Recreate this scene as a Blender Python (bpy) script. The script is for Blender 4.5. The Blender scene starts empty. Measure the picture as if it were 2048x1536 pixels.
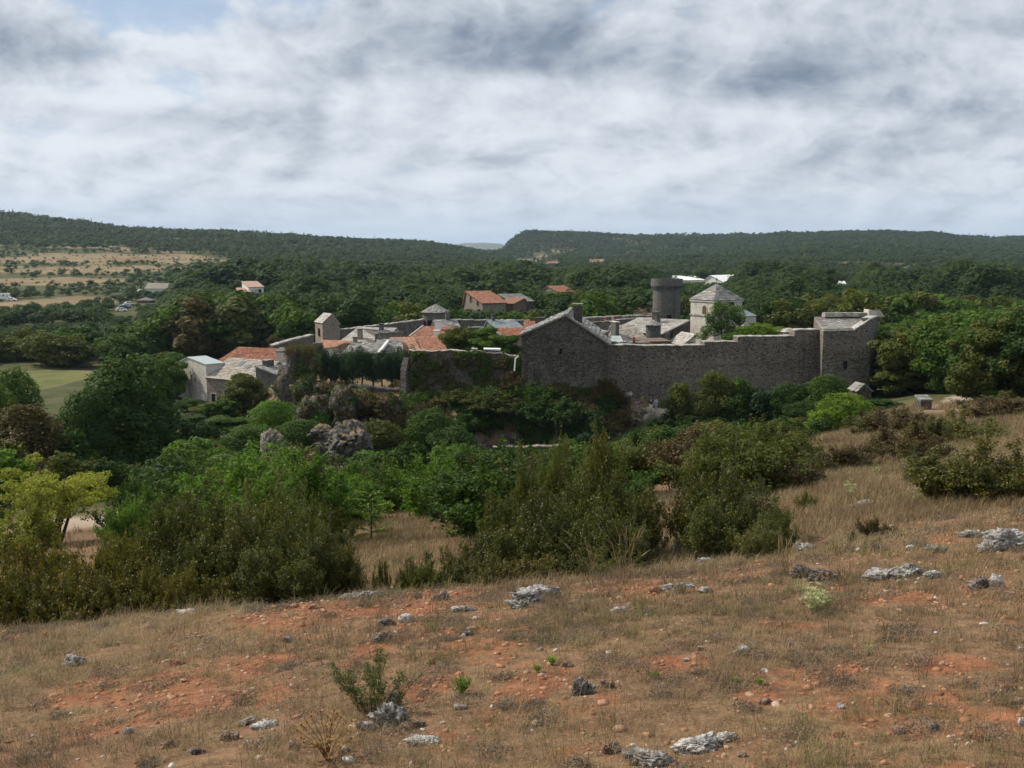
import bpy, math, random
import numpy as np
from mathutils import Vector
from math import radians as R

C = bpy.context.scene
COL = C.collection

# ------------------------------------------------------------------ camera
F = 2100.0
PITCH = R(7.27)
cp, sp = math.cos(PITCH), math.sin(PITCH)
cam_d = bpy.data.cameras.new("camera")
cam_d.sensor_width = 36.0
cam_d.lens = 36.0 * F / 2048.0
cam_d.clip_start = 0.1
cam_d.clip_end = 60000.0
cam = bpy.data.objects.new("camera", cam_d)
COL.objects.link(cam)
cam.location = (0, 0, 0)
cam.rotation_euler = (R(90) - PITCH, 0, 0)
C.camera = cam

# ------------------------------------------------------------------ light
SUN_EL = R(43)
SUN_AZ = R(27)          # degrees behind the left-hand side
sdir = Vector((-math.cos(SUN_AZ) * math.cos(SUN_EL), math.sin(SUN_AZ) * math.cos(SUN_EL), math.sin(SUN_EL)))
sun_d = bpy.data.lights.new("sun", 'SUN')
sun_d.energy = 4.9
sun_d.angle = R(0.5)
sun_d.color = (1.0, 0.925, 0.80)
sun = bpy.data.objects.new("sun", sun_d)
COL.objects.link(sun)
sun.location = sdir * 200
sun.rotation_euler = (-sdir).to_track_quat('-Z', 'Y').to_euler()
C.view_settings.view_transform = 'Standard'
C.view_settings.look = 'None'
C.view_settings.exposure = 0.22
C.view_settings.gamma = 1.0
C.view_settings.use_curve_mapping = False
C.cycles.max_bounces = 6
C.cycles.diffuse_bounces = 3
C.cycles.glossy_bounces = 2
C.cycles.transmission_bounces = 3
C.cycles.volume_bounces = 0
C.cycles.use_adaptive_sampling = True
C.cycles.adaptive_threshold = 0.02


class NT:
    """tiny node-tree writer"""
    def __init__(self, tree):
        self.t = tree
        self.n = tree.nodes
        self.l = tree.links

    def add(self, typ, ins=None, **props):
        nd = self.n.new(typ)
        for k, v in props.items():
            setattr(nd, k, v)
        for k, v in (ins or {}).items():
            self.put(nd, k, v)
        return nd

    def put(self, nd, k, v):
        s = nd.inputs[k]
        if isinstance(v, bpy.types.NodeSocket):
            self.l.new(v, s)
        elif isinstance(v, bpy.types.Node):
            self.l.new(v.outputs[0], s)
        else:
            if s.type == 'RGBA' and len(v) == 3:
                v = (*v, 1)
            s.default_value = v

    def math(self, op, a, b=0.0, c=None, clamp=False):
        ins = {0: a, 1: b}
        if c is not None:
            ins[2] = c
        return self.add('ShaderNodeMath', ins, operation=op, use_clamp=clamp).outputs[0]

    def vmath(self, op, a, b=(0, 0, 0)):
        nd = self.add('ShaderNodeVectorMath', {0: a, 1: b}, operation=op)
        return nd.outputs[0]

    def mix(self, f, a, b, blend='MIX'):
        nd = self.add('ShaderNodeMix', data_type='RGBA', blend_type=blend)
        self.put(nd, 0, f)
        self.put(nd, 6, a)
        self.put(nd, 7, b)
        return nd.outputs[2]

    def noise(self, vec, scale, detail=4.0, rough=0.55, dist=0.0):
        nd = self.add('ShaderNodeTexNoise', {'Scale': scale, 'Detail': detail, 'Roughness': rough, 'Distortion': dist})
        if vec is not None:
            self.put(nd, 'Vector', vec)
        return nd.outputs[0]

    def voro(self, vec, scale, feature='F1', rnd=1.0):
        nd = self.add('ShaderNodeTexVoronoi', {'Scale': scale, 'Randomness': rnd}, feature=feature)
        self.put(nd, 'Vector', vec)
        return nd

    def ramp(self, f, lo, hi):
        nd = self.add('ShaderNodeMapRange', {0: f, 1: lo, 2: hi, 3: 0.0, 4: 1.0}, interpolation_type='SMOOTHSTEP')
        return nd.outputs[0]


# ------------------------------------------------------------------ sky
world = bpy.data.worlds.new("World")
C.world = world
world.use_nodes = True
w = NT(world.node_tree)
w.n.clear()
sky = w.add('ShaderNodeTexSky', sky_type='NISHITA', sun_disc=False)
sky.sun_elevation = SUN_EL
sky.sun_rotation = R(-90) + SUN_AZ
sky.altitude = 750
sky.air_density = 1.0
sky.dust_density = 1.5
bg_sky = w.add('ShaderNodeBackground', {'Color': sky.outputs[0], 'Strength': 0.085})
tc = w.add('ShaderNodeTexCoord')
sep = w.add('ShaderNodeSeparateXYZ', {0: tc.outputs['Generated']})
dx, dy, dz = sep.outputs
el = w.math('MAXIMUM', dz, 0.0)
den = w.math('ADD', el, 0.11)
pv = w.add('ShaderNodeCombineXYZ', {0: w.math('DIVIDE', dx, den), 1: w.math('DIVIDE', dy, den), 2: 0.0}).outputs[0]
az = w.math('DIVIDE', dx, w.math('MAXIMUM', dy, 0.05))     # bearing from +Y


def blob(u, v, ru, rv):
    a0 = (u - 1024) / F
    e0 = math.sin(math.atan((768 - v) / F) - PITCH)
    qa = w.math('DIVIDE', w.math('SUBTRACT', az, a0), ru / F)
    qe = w.math('DIVIDE', w.math('SUBTRACT', dz, e0), rv / F)
    d2 = w.math('ADD', w.math('MULTIPLY', qa, qa), w.math('MULTIPLY', qe, qe))
    return w.math('POWER', 2.718, w.math('MULTIPLY', d2, -1.0))


# clouds: billowing noise on the sky sphere, flattened towards the horizon, with sunward edges bright and thick undersides grey
elw = w.math('POWER', w.math('ADD', el, 0.012), 0.62)
q0 = w.add('ShaderNodeCombineXYZ', {0: w.math('MULTIPLY', az, 1.0), 1: 0.0, 2: w.math('MULTIPLY', elw, 2.1)}).outputs[0]
q0 = w.vmath('ADD', q0, w.vmath('MULTIPLY', tc.outputs['Generated'], (0, 0.35, 0)))


def warped(off):
    q = w.vmath('ADD', q0, off)
    wn = w.add('ShaderNodeTexNoise', {'Vector': q, 'Scale': 5.5, 'Detail': 4.0, 'Roughness': 0.55})
    d = w.vmath('SUBTRACT', wn.outputs[1], (0.5, 0.5, 0.5))
    sc = w.vmath('SCALE', d)
    sc.node.inputs[3].default_value = 0.12
    return w.vmath('ADD', q, sc)


def dens(off):
    q = warped(off)
    a_ = w.noise(q, 3.4, 3.0, 0.5)
    qi = w.vmath('MULTIPLY', q, (1.0, 1.0, 0.62))
    b_ = w.noise(w.vmath('ADD', qi, (3.1, 7.7, 1.9)), 7.5, 2.0, 0.5)
    # billows: folded noise gives cauliflower lobes
    tot = None
    for k_, (s_, g_) in enumerate(((11.0, 0.5), (23.0, 0.28), (47.0, 0.15), (95.0, 0.08))):
        f_ = w.math('ABSOLUTE', w.math('SUBTRACT', w.noise(w.vmath('ADD', qi, (1.7 * k_, 5.1, 2.3 * k_)), s_, 1.0, 0.5), 0.5))
        f_ = w.math('MULTIPLY', f_, g_ * 2.0)
        tot = f_ if tot is None else w.math('ADD', tot, f_)
    return w.math('ADD', w.math('ADD', w.math('MULTIPLY', a_, 0.55), w.math('MULTIPLY', b_, 0.35)), w.math('MULTIPLY', tot, 0.42)), b_


D0, B0 = dens((0.0, 0.0, 0.0))
D1, B1 = dens((-0.022, 0.0, 0.035))
edge = w.math('SUBTRACT', D0, D1)
dark = w.math('MULTIPLY', blob(930, 75, 330, 75), 0.28)
for b in ((1560, 170, 260, 50, .34), (1980, 240, 180, 40, .26), (80, 125, 280, 50, .26), (1780, 60, 330, 70, .20), (1180, 120, 200, 50, .20),
          (560, 250, 170, 32, .20), (1300, 265, 220, 32, .16), (1750, 305, 250, 30, .16), (960, 325, 90, 22, .14), (200, 240, 120, 20, .12), (700, 150, 120, 25, .14)):
    dark = w.math('ADD', dark, w.math('MULTIPLY', blob(*b[:4]), b[4]))
lite = w.math('MULTIPLY', blob(300, 85, 150, 40), 0.20)
for b in ((280, 215, 220, 30, .18), (1000, 250, 260, 40, .16), (1430, 235, 240, 30, .18), (620, 205, 160, 30, .12), (1660, 40, 120, 30, .14), (1000, 165, 330, 20, .14), (2000, 175, 60, 24, .16), (80, 290, 160, 30, .12), (1280, 190, 140, 25, .12)):
    lite = w.math('ADD', lite, w.math('MULTIPLY', blob(*b[:4]), b[4]))
L = w.math('ADD', 0.73, w.math('MULTIPLY', edge, 2.3))
L = w.math('SUBTRACT', L, w.math('MULTIPLY', w.math('SUBTRACT', D0, 0.5), 0.7))
L = w.math('ADD', w.math('SUBTRACT', L, w.math('MULTIPLY', dark, 1.6)), lite)
lum = w.ramp(L, -0.22, 1.08)
ccol = w.mix(lum, (0.19, 0.245, 0.335), (0.79, 0.85, 0.915))
# thin blue gaps
gap = w.math('ADD', w.math('MULTIPLY', blob(330, 10, 170, 60), 0.24), w.math('ADD', w.math('MULTIPLY', blob(385, 185, 80, 50), 0.17), w.math('MULTIPLY', blob(620, 20, 120, 40), 0.10)))
gapn = w.math('SUBTRACT', w.math('ADD', gap, w.math('SUBTRACT', 0.50, D0)), w.math('MULTIPLY', dark, 0.35))
gapm = w.ramp(gapn, 0.03, 0.22)
blue = w.mix(w.ramp(dz, 0.0, 0.25), (0.50, 0.62, 0.78), (0.36, 0.51, 0.76))
ccol = w.mix(w.math('MULTIPLY', gapm, 0.62), ccol, blue)
hor = w.ramp(dz, 0.075, -0.005)
ccol = w.mix(w.math('MULTIPLY', hor, 0.72), ccol, (0.53, 0.63, 0.755))
bg_cl = w.add('ShaderNodeBackground', {'Color': ccol, 'Strength': 0.86})
mixs = w.add('ShaderNodeMixShader', {0: w.math('MULTIPLY', gapm, 0.35), 1: bg_cl.outputs[0], 2: bg_sky.outputs[0]})
w.add('ShaderNodeOutputWorld', {0: mixs.outputs[0]})

# ------------------------------------------------------------------ projection helpers (photo pixel + depth -> point)


def Zv(v, Y):
    return Y * math.tan(math.atan((768 - v) / F) - PITCH)


def X(u, v, Y):
    z = Zv(v, Y)
    return (u - 1024) / F * (Y * cp - z * sp)


def P(u, v, Y):
    return Vector((X(u, v, Y), Y, Zv(v, Y)))


# ------------------------------------------------------------------ numpy noise
def _hash(ix, iy, iz, seed):
    h = (ix.astype(np.int64) * 374761393 + iy.astype(np.int64) * 668265263 + iz.astype(np.int64) * 2147483647 + seed * 974711) & 0xFFFFFFFF
    h = ((h ^ (h >> 13)) * 1274126177) & 0xFFFFFFFF
    h = h ^ (h >> 16)
    return (h & 0xFFFF) / 65535.0


def vnoise(p, seed=0):
    i = np.floor(p)
    f = p - i
    f = f * f * (3 - 2 * f)
    i = i.astype(np.int64)
    r = 0
    for a in (0, 1):
        for b in (0, 1):
            for c in (0, 1):
                wt = (f[:, 0] if a else 1 - f[:, 0]) * (f[:, 1] if b else 1 - f[:, 1]) * (f[:, 2] if c else 1 - f[:, 2])
                r = r + wt * _hash(i[:, 0] + a, i[:, 1] + b, i[:, 2] + c, seed)
    return r


def fbm(p, octv=4, seed=0, gain=0.5):
    r, amp, tot = 0, 1.0, 0
    for k in range(octv):
        r = r + amp * vnoise(p * (2.03 ** k) + 17.1 * k, seed + k)
        tot += amp
        amp *= gain
    return r / tot


def fbm2(x, y, sc, octv=4, seed=0, gain=0.5):
    return fbm(np.stack([x * sc, y * sc, np.zeros_like(x)], 1), octv, seed, gain)


def sstep(a, b, x):
    t = np.clip((x - a) / (b - a), 0, 1)
    return t * t * (3 - 2 * t)


# ------------------------------------------------------------------ terrain
YS = np.array([0, 45, 70, 90, 105, 118, 122, 127, 140, 160, 200, 300, 500, 700, 900, 1100, 1400, 1700, 2000, 2500, 3000, 4500, 9000, 12000, 16000.])


def crest(v, Y, h=5.0):
    return Zv(v, Y) - h


def col(near, far):
    """near: z at 45..300, far: dict Y->z beyond"""
    ys = [0, 45, 70, 90, 105, 118, 122, 127, 140, 160, 200, 300] + sorted(far)
    zs = [-3.0] + near + [far[k] for k in sorted(far)]
    return np.interp(YS, ys, zs)


LEFTN = [-12, -16.5, -20, -21.3, -21.6, -21.7, -21.8, -22, -22.3, -22.8, -23]
CASN = [-10.6, -17, -21.0, -22.3, -22.6, -22.4, -21.8, -20.5, -20.0, -20.0, -21.8]
COLS = [
    (-1200, col(LEFTN, {500: -22, 700: -12, 1100: 20, 1600: 85, 3000: 85, 16000: 60})),
    (-300, col(LEFTN, {500: -23, 700: -18, 1100: 4, 1500: crest(412, 1500), 2200: 52, 3000: 40, 16000: 30})),
    (0, col(LEFTN, {500: -23, 700: -19.7, 900: -12.5, 1100: -3, 1600: crest(421, 1600), 2200: 50, 3000: 40, 16000: 30})),
    (120, col(LEFTN, {500: -23, 700: -19.7, 900: -12.5, 1100: -4, 1600: crest(436, 1600), 2200: 40, 3000: 30, 16000: 30})),
    (280, col(LEFTN, {500: -23, 700: -20, 900: -13, 1100: -6, 1700: crest(456, 1700), 2300: 24, 3000: 20, 16000: 20})),
    (480, col([-11.5, -16.5, -20, -21.3, -21.6, -21.7, -21.8, -21.5, -21, -21, -22.3], {500: -22.5, 700: -20.5, 900: -16, 1100: -9, 1700: crest(462, 1700), 2300: 22, 3000: 18, 16000: 10})),
    (680, col(CASN, {500: -22, 700: -21, 900: -18, 1200: -12, 1800: crest(475, 1800), 2400: 10, 3000: 8, 16000: 10})),
    (850, col(CASN, {500: -22, 700: -22, 900: -20, 1200: -15, 2000: crest(484, 2000), 2600: 6, 3500: 4, 16000: 0})),
    (930, col(CASN, {500: -22, 700: -22, 900: -21, 1200: -18, 2000: crest(498, 2000), 2800: -6, 4500: -10, 9000: 0, 12000: crest(486, 12000, 0), 16000: 20})),
    (968, col(CASN, {500: -22, 900: -22, 1200: -19, 2000: crest(508, 2000), 2500: crest(506, 2500), 4500: -20, 9000: 0, 12000: crest(484.5, 12000, 0), 16000: 20})),
    (1004, col(CASN, {500: -22, 900: -22, 1200: -19, 2000: crest(509, 2000), 2400: crest(504, 2400), 4500: -20, 9000: 0, 12000: crest(487, 12000, 0), 16000: 20})),
    (1022, col(CASN, {500: -22, 900: -22, 1200: -19, 2000: -16, 2350: -6, 2500: crest(481, 2500), 3000: 20, 16000: 0})),
    (1052, col(CASN, {500: -22, 900: -22, 1200: -20, 2000: -17, 2300: -7, 2500: crest(465, 2500), 3000: 38, 16000: 0})),
    (1160, col(CASN, {500: -22, 900: -22, 1500: -19, 2000: -17, 2300: 4, 2550: crest(465, 2550), 3100: 38, 16000: 0})),
    (1300, col([-9.5, -14.3, -18, -20.5, -21.2, -19.5, -19.3, -19.3, -19.5, -20, -21.8], {500: -22, 900: -22, 1500: -19, 1900: -16, 2550: crest(470, 2550), 3100: 32, 16000: 0})),
    (1520, col([-9.0, -13.6, -17, -19.5, -20.2, -19.4, -19.3, -19.3, -19.5, -20, -21.8], {500: -22, 900: -20, 1300: -14, 1900: -6, 2500: crest(468, 2500), 3000: 34, 16000: 0})),
    (1660, col([-8.6, -13.0, -16, -17.5, -18.6, -18.9, -19.1, -19.3, -19.6, -20, -21.5], {500: -22, 900: -20, 1300: -12, 1900: 8, 2500: crest(463, 2500), 3000: 40, 16000: 0})),
    (1760, col([-8.2, -12.4, -15, -16.3, -17.4, -17.8, -18.2, -18.6, -19.4, -20, -21.5], {500: -22, 900: -20, 1300: -12, 1900: 8, 2500: crest(463, 2500), 3000: 40, 16000: 0})),
    (1860, col([-7.9, -11.6, -13.9, -15.3, -16.2, -16.6, -17, -17.8, -19, -20, -21.5], {500: -22, 900: -20, 1300: -14, 1900: 4, 2500: crest(468, 2500), 3000: 36, 16000: 0})),
    (1970, col([-7.9, -11.3, -13.7, -15.1, -16, -16.5, -17, -17.8, -19, -20, -21.5], {500: -22, 900: -20, 1300: -16, 1900: -2, 2500: crest(485, 2500), 3000: 26, 4000: crest(482, 4000), 16000: 0})),
    (2060, col([-7.9, -11.0, -13.4, -14.8, -15.8, -16.3, -17, -17.8, -19, -20, -21.5], {500: -22, 900: -20, 1300: -17, 1900: -4, 2500: 20, 3300: crest(477, 3300), 4000: 40, 16000: 0})),
    (2350, col([-7.6, -10.5, -13, -14.4, -15.5, -16, -17, -17.8, -19, -20, -21.5], {500: -22, 900: -20, 1300: -17, 1900: 4, 2500: 40, 3300: 70, 4000: 70, 16000: 0})),
    (3200, col([-7.6, -10.5, -13, -14.4, -15.5, -16, -17, -17.8, -19, -20, -21.5], {500: -22, 900: -20, 1300: -17, 1900: 4, 2500: 40, 3300: 70, 4000: 70, 16000: 0})),
]
CA = np.array([(c[0] - 1024) / F for c in COLS])
CT = np.array([c[1] for c in COLS])
NOISE_ON = True


def ground(x, y):
    x = np.atleast_1d(np.asarray(x, float))
    y = np.atleast_1d(np.asarray(y, float))
    zn = -1.6 - 0.19 * y + 0.10 * np.clip(x, -25, 40) - 0.35 * sstep(11.5, 14.5, y + 0.02 * x) * sstep(7, 2, x)
    zn = zn + 0.20 * (fbm2(x, y, 0.35, 3, 5) - 0.5) * sstep(1, 5, y) + 0.05 * (fbm2(x, y, 1.7, 3, 6) - 0.5)
    a = np.clip(x / np.maximum(y, 1.0), CA[0], CA[-1])
    j = np.clip(np.searchsorted(CA, a) - 1, 0, len(CA) - 2)
    t = (a - CA[j]) / (CA[j + 1] - CA[j])
    yy = np.clip(y, 0, 16000)
    k = np.clip(np.searchsorted(YS, yy) - 1, 0, len(YS) - 2)
    s = (yy - YS[k]) / (YS[k + 1] - YS[k])
    z0 = CT[j, k] * (1 - s) + CT[j, k + 1] * s
    z1 = CT[j + 1, k] * (1 - s) + CT[j + 1, k + 1] * s
    zf = z0 * (1 - t) + z1 * t
    zf = zf + (fbm2(x, y, 0.06, 3, 8) - 0.5) * 1.2 * sstep(30, 60, y)
    zf = zf + (fbm2(x, y, 0.006, 4, 9) - 0.5) * 13.0 * sstep(1100, 1700, y) + (fbm2(x, y, 0.02, 3, 10) - 0.5) * 4.0 * sstep(600, 1200, y)
    b = sstep(26, 48, y)
    return zn * (1 - b) + zf * b


def G(x, y):
    return float(ground(x, y)[0])


def on_ray(u, v, y0=3.0, y1=400.0):
    """first point of the ground under photo pixel (u, v)"""
    ys = np.geomspace(y0, y1, 700)
    tz = math.tan(math.atan((768 - v) / F) - PITCH)
    zs = ys * tz
    xs = (u - 1024) / F * (ys * cp - zs * sp)
    g = ground(xs, ys)
    hit = np.nonzero(g >= zs)[0]
    i = hit[0] if len(hit) else len(ys) - 1
    return Vector((xs[i], ys[i], g[i]))


# ------------------------------------------------------------------ mesh helpers
def tag(o, label=None, cat=None, group=None, kind=None):
    if label:
        o['label'] = label
    if cat:
        o['category'] = cat
    if group:
        o['group'] = group
    if kind:
        o['kind'] = kind
    return o


def mesh_np(name, V, F4=None, F3=None, mat=None, tint=None, smooth=False, corner_attr=None):
    me = bpy.data.meshes.new(name)
    V = np.asarray(V, np.float32)
    n4 = 0 if F4 is None else len(F4)
    n3 = 0 if F3 is None else len(F3)
    parts = []
    if n4:
        parts.append(np.asarray(F4, np.int32).ravel())
    if n3:
        parts.append(np.asarray(F3, np.int32).ravel())
    li = np.concatenate(parts)
    starts = np.concatenate([np.arange(n4) * 4, n4 * 4 + np.arange(n3) * 3]).astype(np.int32)
    me.vertices.add(len(V))
    me.vertices.foreach_set('co', V.ravel())
    me.loops.add(len(li))
    me.loops.foreach_set('vertex_index', li)
    me.polygons.add(n4 + n3)
    me.polygons.foreach_set('loop_start', starts)
    if smooth:
        me.polygons.foreach_set('use_smooth', np.ones(n4 + n3, bool))
    me.update(calc_edges=True)
    if tint is not None:
        at = me.attributes.new('tint', 'FLOAT', 'POINT')
        at.data.foreach_set('value', np.asarray(tint, np.float32))
    if mat:
        me.materials.append(mat)
    return me


def add_attr(me, name, vals):
    at = me.attributes.new(name, 'FLOAT', 'POINT')
    at.data.foreach_set('value', np.asarray(vals, np.float32))


def obj(name, me, parent=None):
    o = bpy.data.objects.new(name, me)
    COL.objects.link(o)
    if parent is not None:
        o.parent = parent
    return o


def thing(name, label, cat, loc=(0, 0, 0), rz=0.0, group=None, scale=None):
    o = bpy.data.objects.new(name, None)
    COL.objects.link(o)
    o.empty_display_size = 0.3
    o.location = loc
    o.rotation_euler = (0, 0, rz)
    if scale is not None:
        o.scale = scale
    return tag(o, label, cat, group)


class MB:
    """mesh accumulator with a tint per face set"""
    def __init__(self):
        self.v, self.f, self.t = [], [], []

    def poly(self, pts, tint=0.5):
        i = len(self.v)
        self.v += [tuple(p) for p in pts]
        self.t += [tint] * len(pts)
        self.f.append(tuple(range(i, i + len(pts))))

    def hexa(self, b, t, tint=0.5):
        """b, t: 4 bottom and 4 top points, counter-clockwise seen from above"""
        i = len(self.v)
        self.v += [tuple(p) for p in b] + [tuple(p) for p in t]
        self.t += [tint] * 8
        self.f += [(i + 3, i + 2, i + 1, i), (i + 4, i + 5, i + 6, i + 7)]
        for k in range(4):
            n = (k + 1) % 4
            self.f.append((i + k, i + n, i + 4 + n, i + 4 + k))

    def box(self, x0, x1, y0, y1, z0, z1, tint=0.5):
        self.hexa([(x0, y0, z0), (x1, y0, z0), (x1, y1, z0), (x0, y1, z0)], [(x0, y0, z1), (x1, y0, z1), (x1, y1, z1), (x0, y1, z1)], tint)

    def prism(self, poly, axis, a, b, tint=0.5):
        """poly in the plane across axis ('x': (y,z), 'y': (x,z), 'z': (x,y)), extruded a..b"""
        def mk(p, c):
            return {'x': (c, p[0], p[1]), 'y': (p[0], c, p[1]), 'z': (p[0], p[1], c)}[axis]
        n = len(poly)
        i = len(self.v)
        self.v += [mk(p, a) for p in poly] + [mk(p, b) for p in poly]
        self.t += [tint] * (2 * n)
        self.f.append(tuple(range(i, i + n)))
        self.f.append(tuple(range(i + 2 * n - 1, i + n - 1, -1)))
        for k in range(n):
            m = (k + 1) % n
            self.f.append((i + m, i + k, i + n + k, i + n + m))

    def tube(self, p0, p1, r0, r1, n=6, tint=0.5, cap=True):
        p0, p1 = Vector(p0), Vector(p1)
        d = (p1 - p0).normalized()
        a = d.orthogonal().normalized()
        b = d.cross(a)
        i = len(self.v)
        for p, r in ((p0, r0), (p1, r1)):
            for k in range(n):
                an = 2 * math.pi * k / n
                self.v.append(tuple(p + (a * math.cos(an) + b * math.sin(an)) * r))
        self.t += [tint] * (2 * n)
        for k in range(n):
            m = (k + 1) % n
            self.f.append((i + k, i + m, i + n + m, i + n + k))
        if cap:
            self.f.append(tuple(range(i + n - 1, i - 1, -1)))
            self.f.append(tuple(range(i + n, i + 2 * n)))

    def lathe(self, prof, n=24, cx=0.0, cy=0.0, tint=0.5, jit=0.0, rng=None):
        """prof: (radius, z) from bottom to top"""
        i = len(self.v)
        for (r, z) in prof:
            for k in range(n):
                an = 2 * math.pi * k / n
                rr = r + (rng.uniform(-jit, jit) if rng else 0)
                self.v.append((cx + rr * math.cos(an), cy + rr * math.sin(an), z))
                self.t.append(tint)
        for j in range(len(prof) - 1):
            for k in range(n):
                m = (k + 1) % n
                self.f.append((i + j * n + k, i + j * n + m, i + (j + 1) * n + m, i + (j + 1) * n + k))
        self.f.append(tuple(range(i + n - 1, i - 1, -1)))
        e = i + (len(prof) - 1) * n
        self.f.append(tuple(range(e, e + n)))

    def mesh(self, name, mat, smooth=False):
        me = bpy.data.meshes.new(name)
        me.from_pydata(self.v, [], self.f)
        me.update()
        at = me.attributes.new('tint', 'FLOAT', 'POINT')
        at.data.foreach_set('value', np.asarray(self.t, np.float32))
        if smooth:
            me.polygons.foreach_set('use_smooth', np.ones(len(me.polygons), bool))
        me.materials.append(mat)
        return me

    def build(self, name, mat, parent=None, smooth=False):
        return obj(name, self.mesh(name, mat, smooth), parent)


# ------------------------------------------------------------------ materials
def mat_new(name):
    m = bpy.data.materials.new(name)
    m.use_nodes = True
    t = NT(m.node_tree)
    t.n.clear()
    return m, t


def finish(t, color, rough=0.9, spec=0.2, bump=None, strength=0.3, dist=0.05):
    ins = {'Base Color': color, 'Roughness': rough, 'Specular IOR Level': spec}
    b = t.add('ShaderNodeBsdfPrincipled', ins)
    if bump is not None:
        bn = t.add('ShaderNodeBump', {'Height': bump, 'Strength': strength, 'Distance': dist})
        t.l.new(bn.outputs[0], b.inputs['Normal'])
    t.add('ShaderNodeOutputMaterial', {0: b.outputs[0]})


def geo_pos(t, scale=(1, 1, 1)):
    g = t.add('ShaderNodeNewGeometry')
    return t.vmath('MULTIPLY', g.outputs['Position'], scale)


def attr(t, name):
    return t.add('ShaderNodeAttribute', attribute_name=name).outputs['Fac']


def stone_mat(name, base, dark, light, course=(4.2, 4.2, 8.0), stain=(0.10, 0.09, 0.08), stain_amt=0.5, moss=None, holes=0.0, bump=0.6):
    """random rubble masonry laid in rough courses"""
    m, t = mat_new(name)
    p = geo_pos(t, course)
    p = t.vmath('ADD', p, t.vmath('SCALE', t.add('ShaderNodeTexNoise', {'Vector': geo_pos(t), 'Scale': 1.3, 'Detail': 3.0}).outputs[1]))
    p.node.inputs[1].links[0].from_node.inputs[3].default_value = 0.6
    v = t.voro(p, 1.0)
    e = t.voro(p, 1.0, 'DISTANCE_TO_EDGE')
    r = t.add('ShaderNodeSeparateColor', {0: v.outputs['Color']}).outputs
    c = t.mix(t.ramp(r[0], 0.1, 1.0), base, light)
    c = t.mix(t.ramp(r[1], 0.55, 1.0), c, dark)
    joint = t.ramp(e.outputs[0], 0.09, 0.0)
    c = t.mix(t.math('MULTIPLY', joint, 0.30), c, tuple(x * 0.5 for x in dark))
    big = t.noise(geo_pos(t, (1, 1, 0.45)), 0.35, 6.0, 0.62)
    c = t.mix(t.math('MULTIPLY', t.ramp(big, 0.45, 0.75), stain_amt), c, stain)
    band = t.noise(geo_pos(t, (0.05, 0.05, 0.5)), 1.0, 4.0, 0.6)
    c = t.mix(t.math('MULTIPLY', t.ramp(band, 0.48, 0.62), 0.35), c, light)
    drip = t.noise(geo_pos(t, (0.9, 0.9, 0.07)), 1.0, 5.0, 0.65)
    c = t.mix(t.math('MULTIPLY', t.ramp(drip, 0.55, 0.72), 0.45), c, tuple(x * 0.55 for x in dark))
    fine = t.noise(geo_pos(t), 3.5, 4.0, 0.6)
    c = t.mix(t.math('MULTIPLY', t.ramp(fine, 0.60, 0.74), 0.55), c, tuple(min(x * 1.5, 0.7) for x in light))
    if holes:
        hv = t.voro(geo_pos(t, (1.6, 1.6, 2.6)), 1.0)
        hr = t.add('ShaderNodeSeparateColor', {0: hv.outputs['Color']}).outputs[2]
        hm = t.math('MULTIPLY', t.ramp(hv.outputs[0], 0.24, 0.16), t.ramp(hr, 0.50, 0.60))
        c = t.mix(t.math('MULTIPLY', hm, holes), c, (0.012, 0.011, 0.01))
    if moss:
        mo = t.noise(geo_pos(t, (1, 1, 0.7)), 0.22, 5.0, 0.6)
        c = t.mix(t.math('MULTIPLY', t.ramp(mo, 0.52, 0.70), 0.75), c, moss)
    hgt = t.math('ADD', t.ramp(e.outputs[0], 0.0, 0.12), t.math('ADD', t.math('MULTIPLY', r[2], 0.5), t.math('MULTIPLY', fine, 0.6)))
    finish(t, c, 0.95, 0.1, hgt, bump, 0.12)
    return m


def tile_mat(name, cols, rough=0.9, spot=None, spot_amt=0.4):
    m, t = mat_new(name)
    a = attr(t, 'tint')
    c = t.mix(t.ramp(a, 0.0, 0.5), cols[0], cols[1])
    c = t.mix(t.ramp(a, 0.5, 1.0), c, cols[2])
    n = t.noise(geo_pos(t), 0.9, 5.0, 0.65)
    f = t.noise(geo_pos(t), 7.0, 3.0, 0.6)
    c = t.mix(t.math('MULTIPLY', t.ramp(f, 0.5, 0.8), 0.35), c, tuple(x * 0.45 for x in cols[0]))
    if spot:
        c = t.mix(t.math('MULTIPLY', t.ramp(n, 0.50, 0.72), spot_amt), c, spot)
    finish(t, c, rough, 0.15, f, 0.3, 0.03)
    return m


def plain_mat(name, colr, rough=0.7, spec=0.3, var=0.25, metal=0.0):
    m, t = mat_new(name)
    n = t.noise(geo_pos(t), 2.3, 5.0, 0.6)
    c = t.mix(t.math('MULTIPLY', n, var * 2), colr, tuple(x * 0.5 for x in colr))
    b = t.add('ShaderNodeBsdfPrincipled', {'Base Color': c, 'Roughness': rough, 'Specular IOR Level': spec, 'Metallic': metal})
    t.add('ShaderNodeOutputMaterial', {0: b.outputs[0]})
    return m


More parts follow.
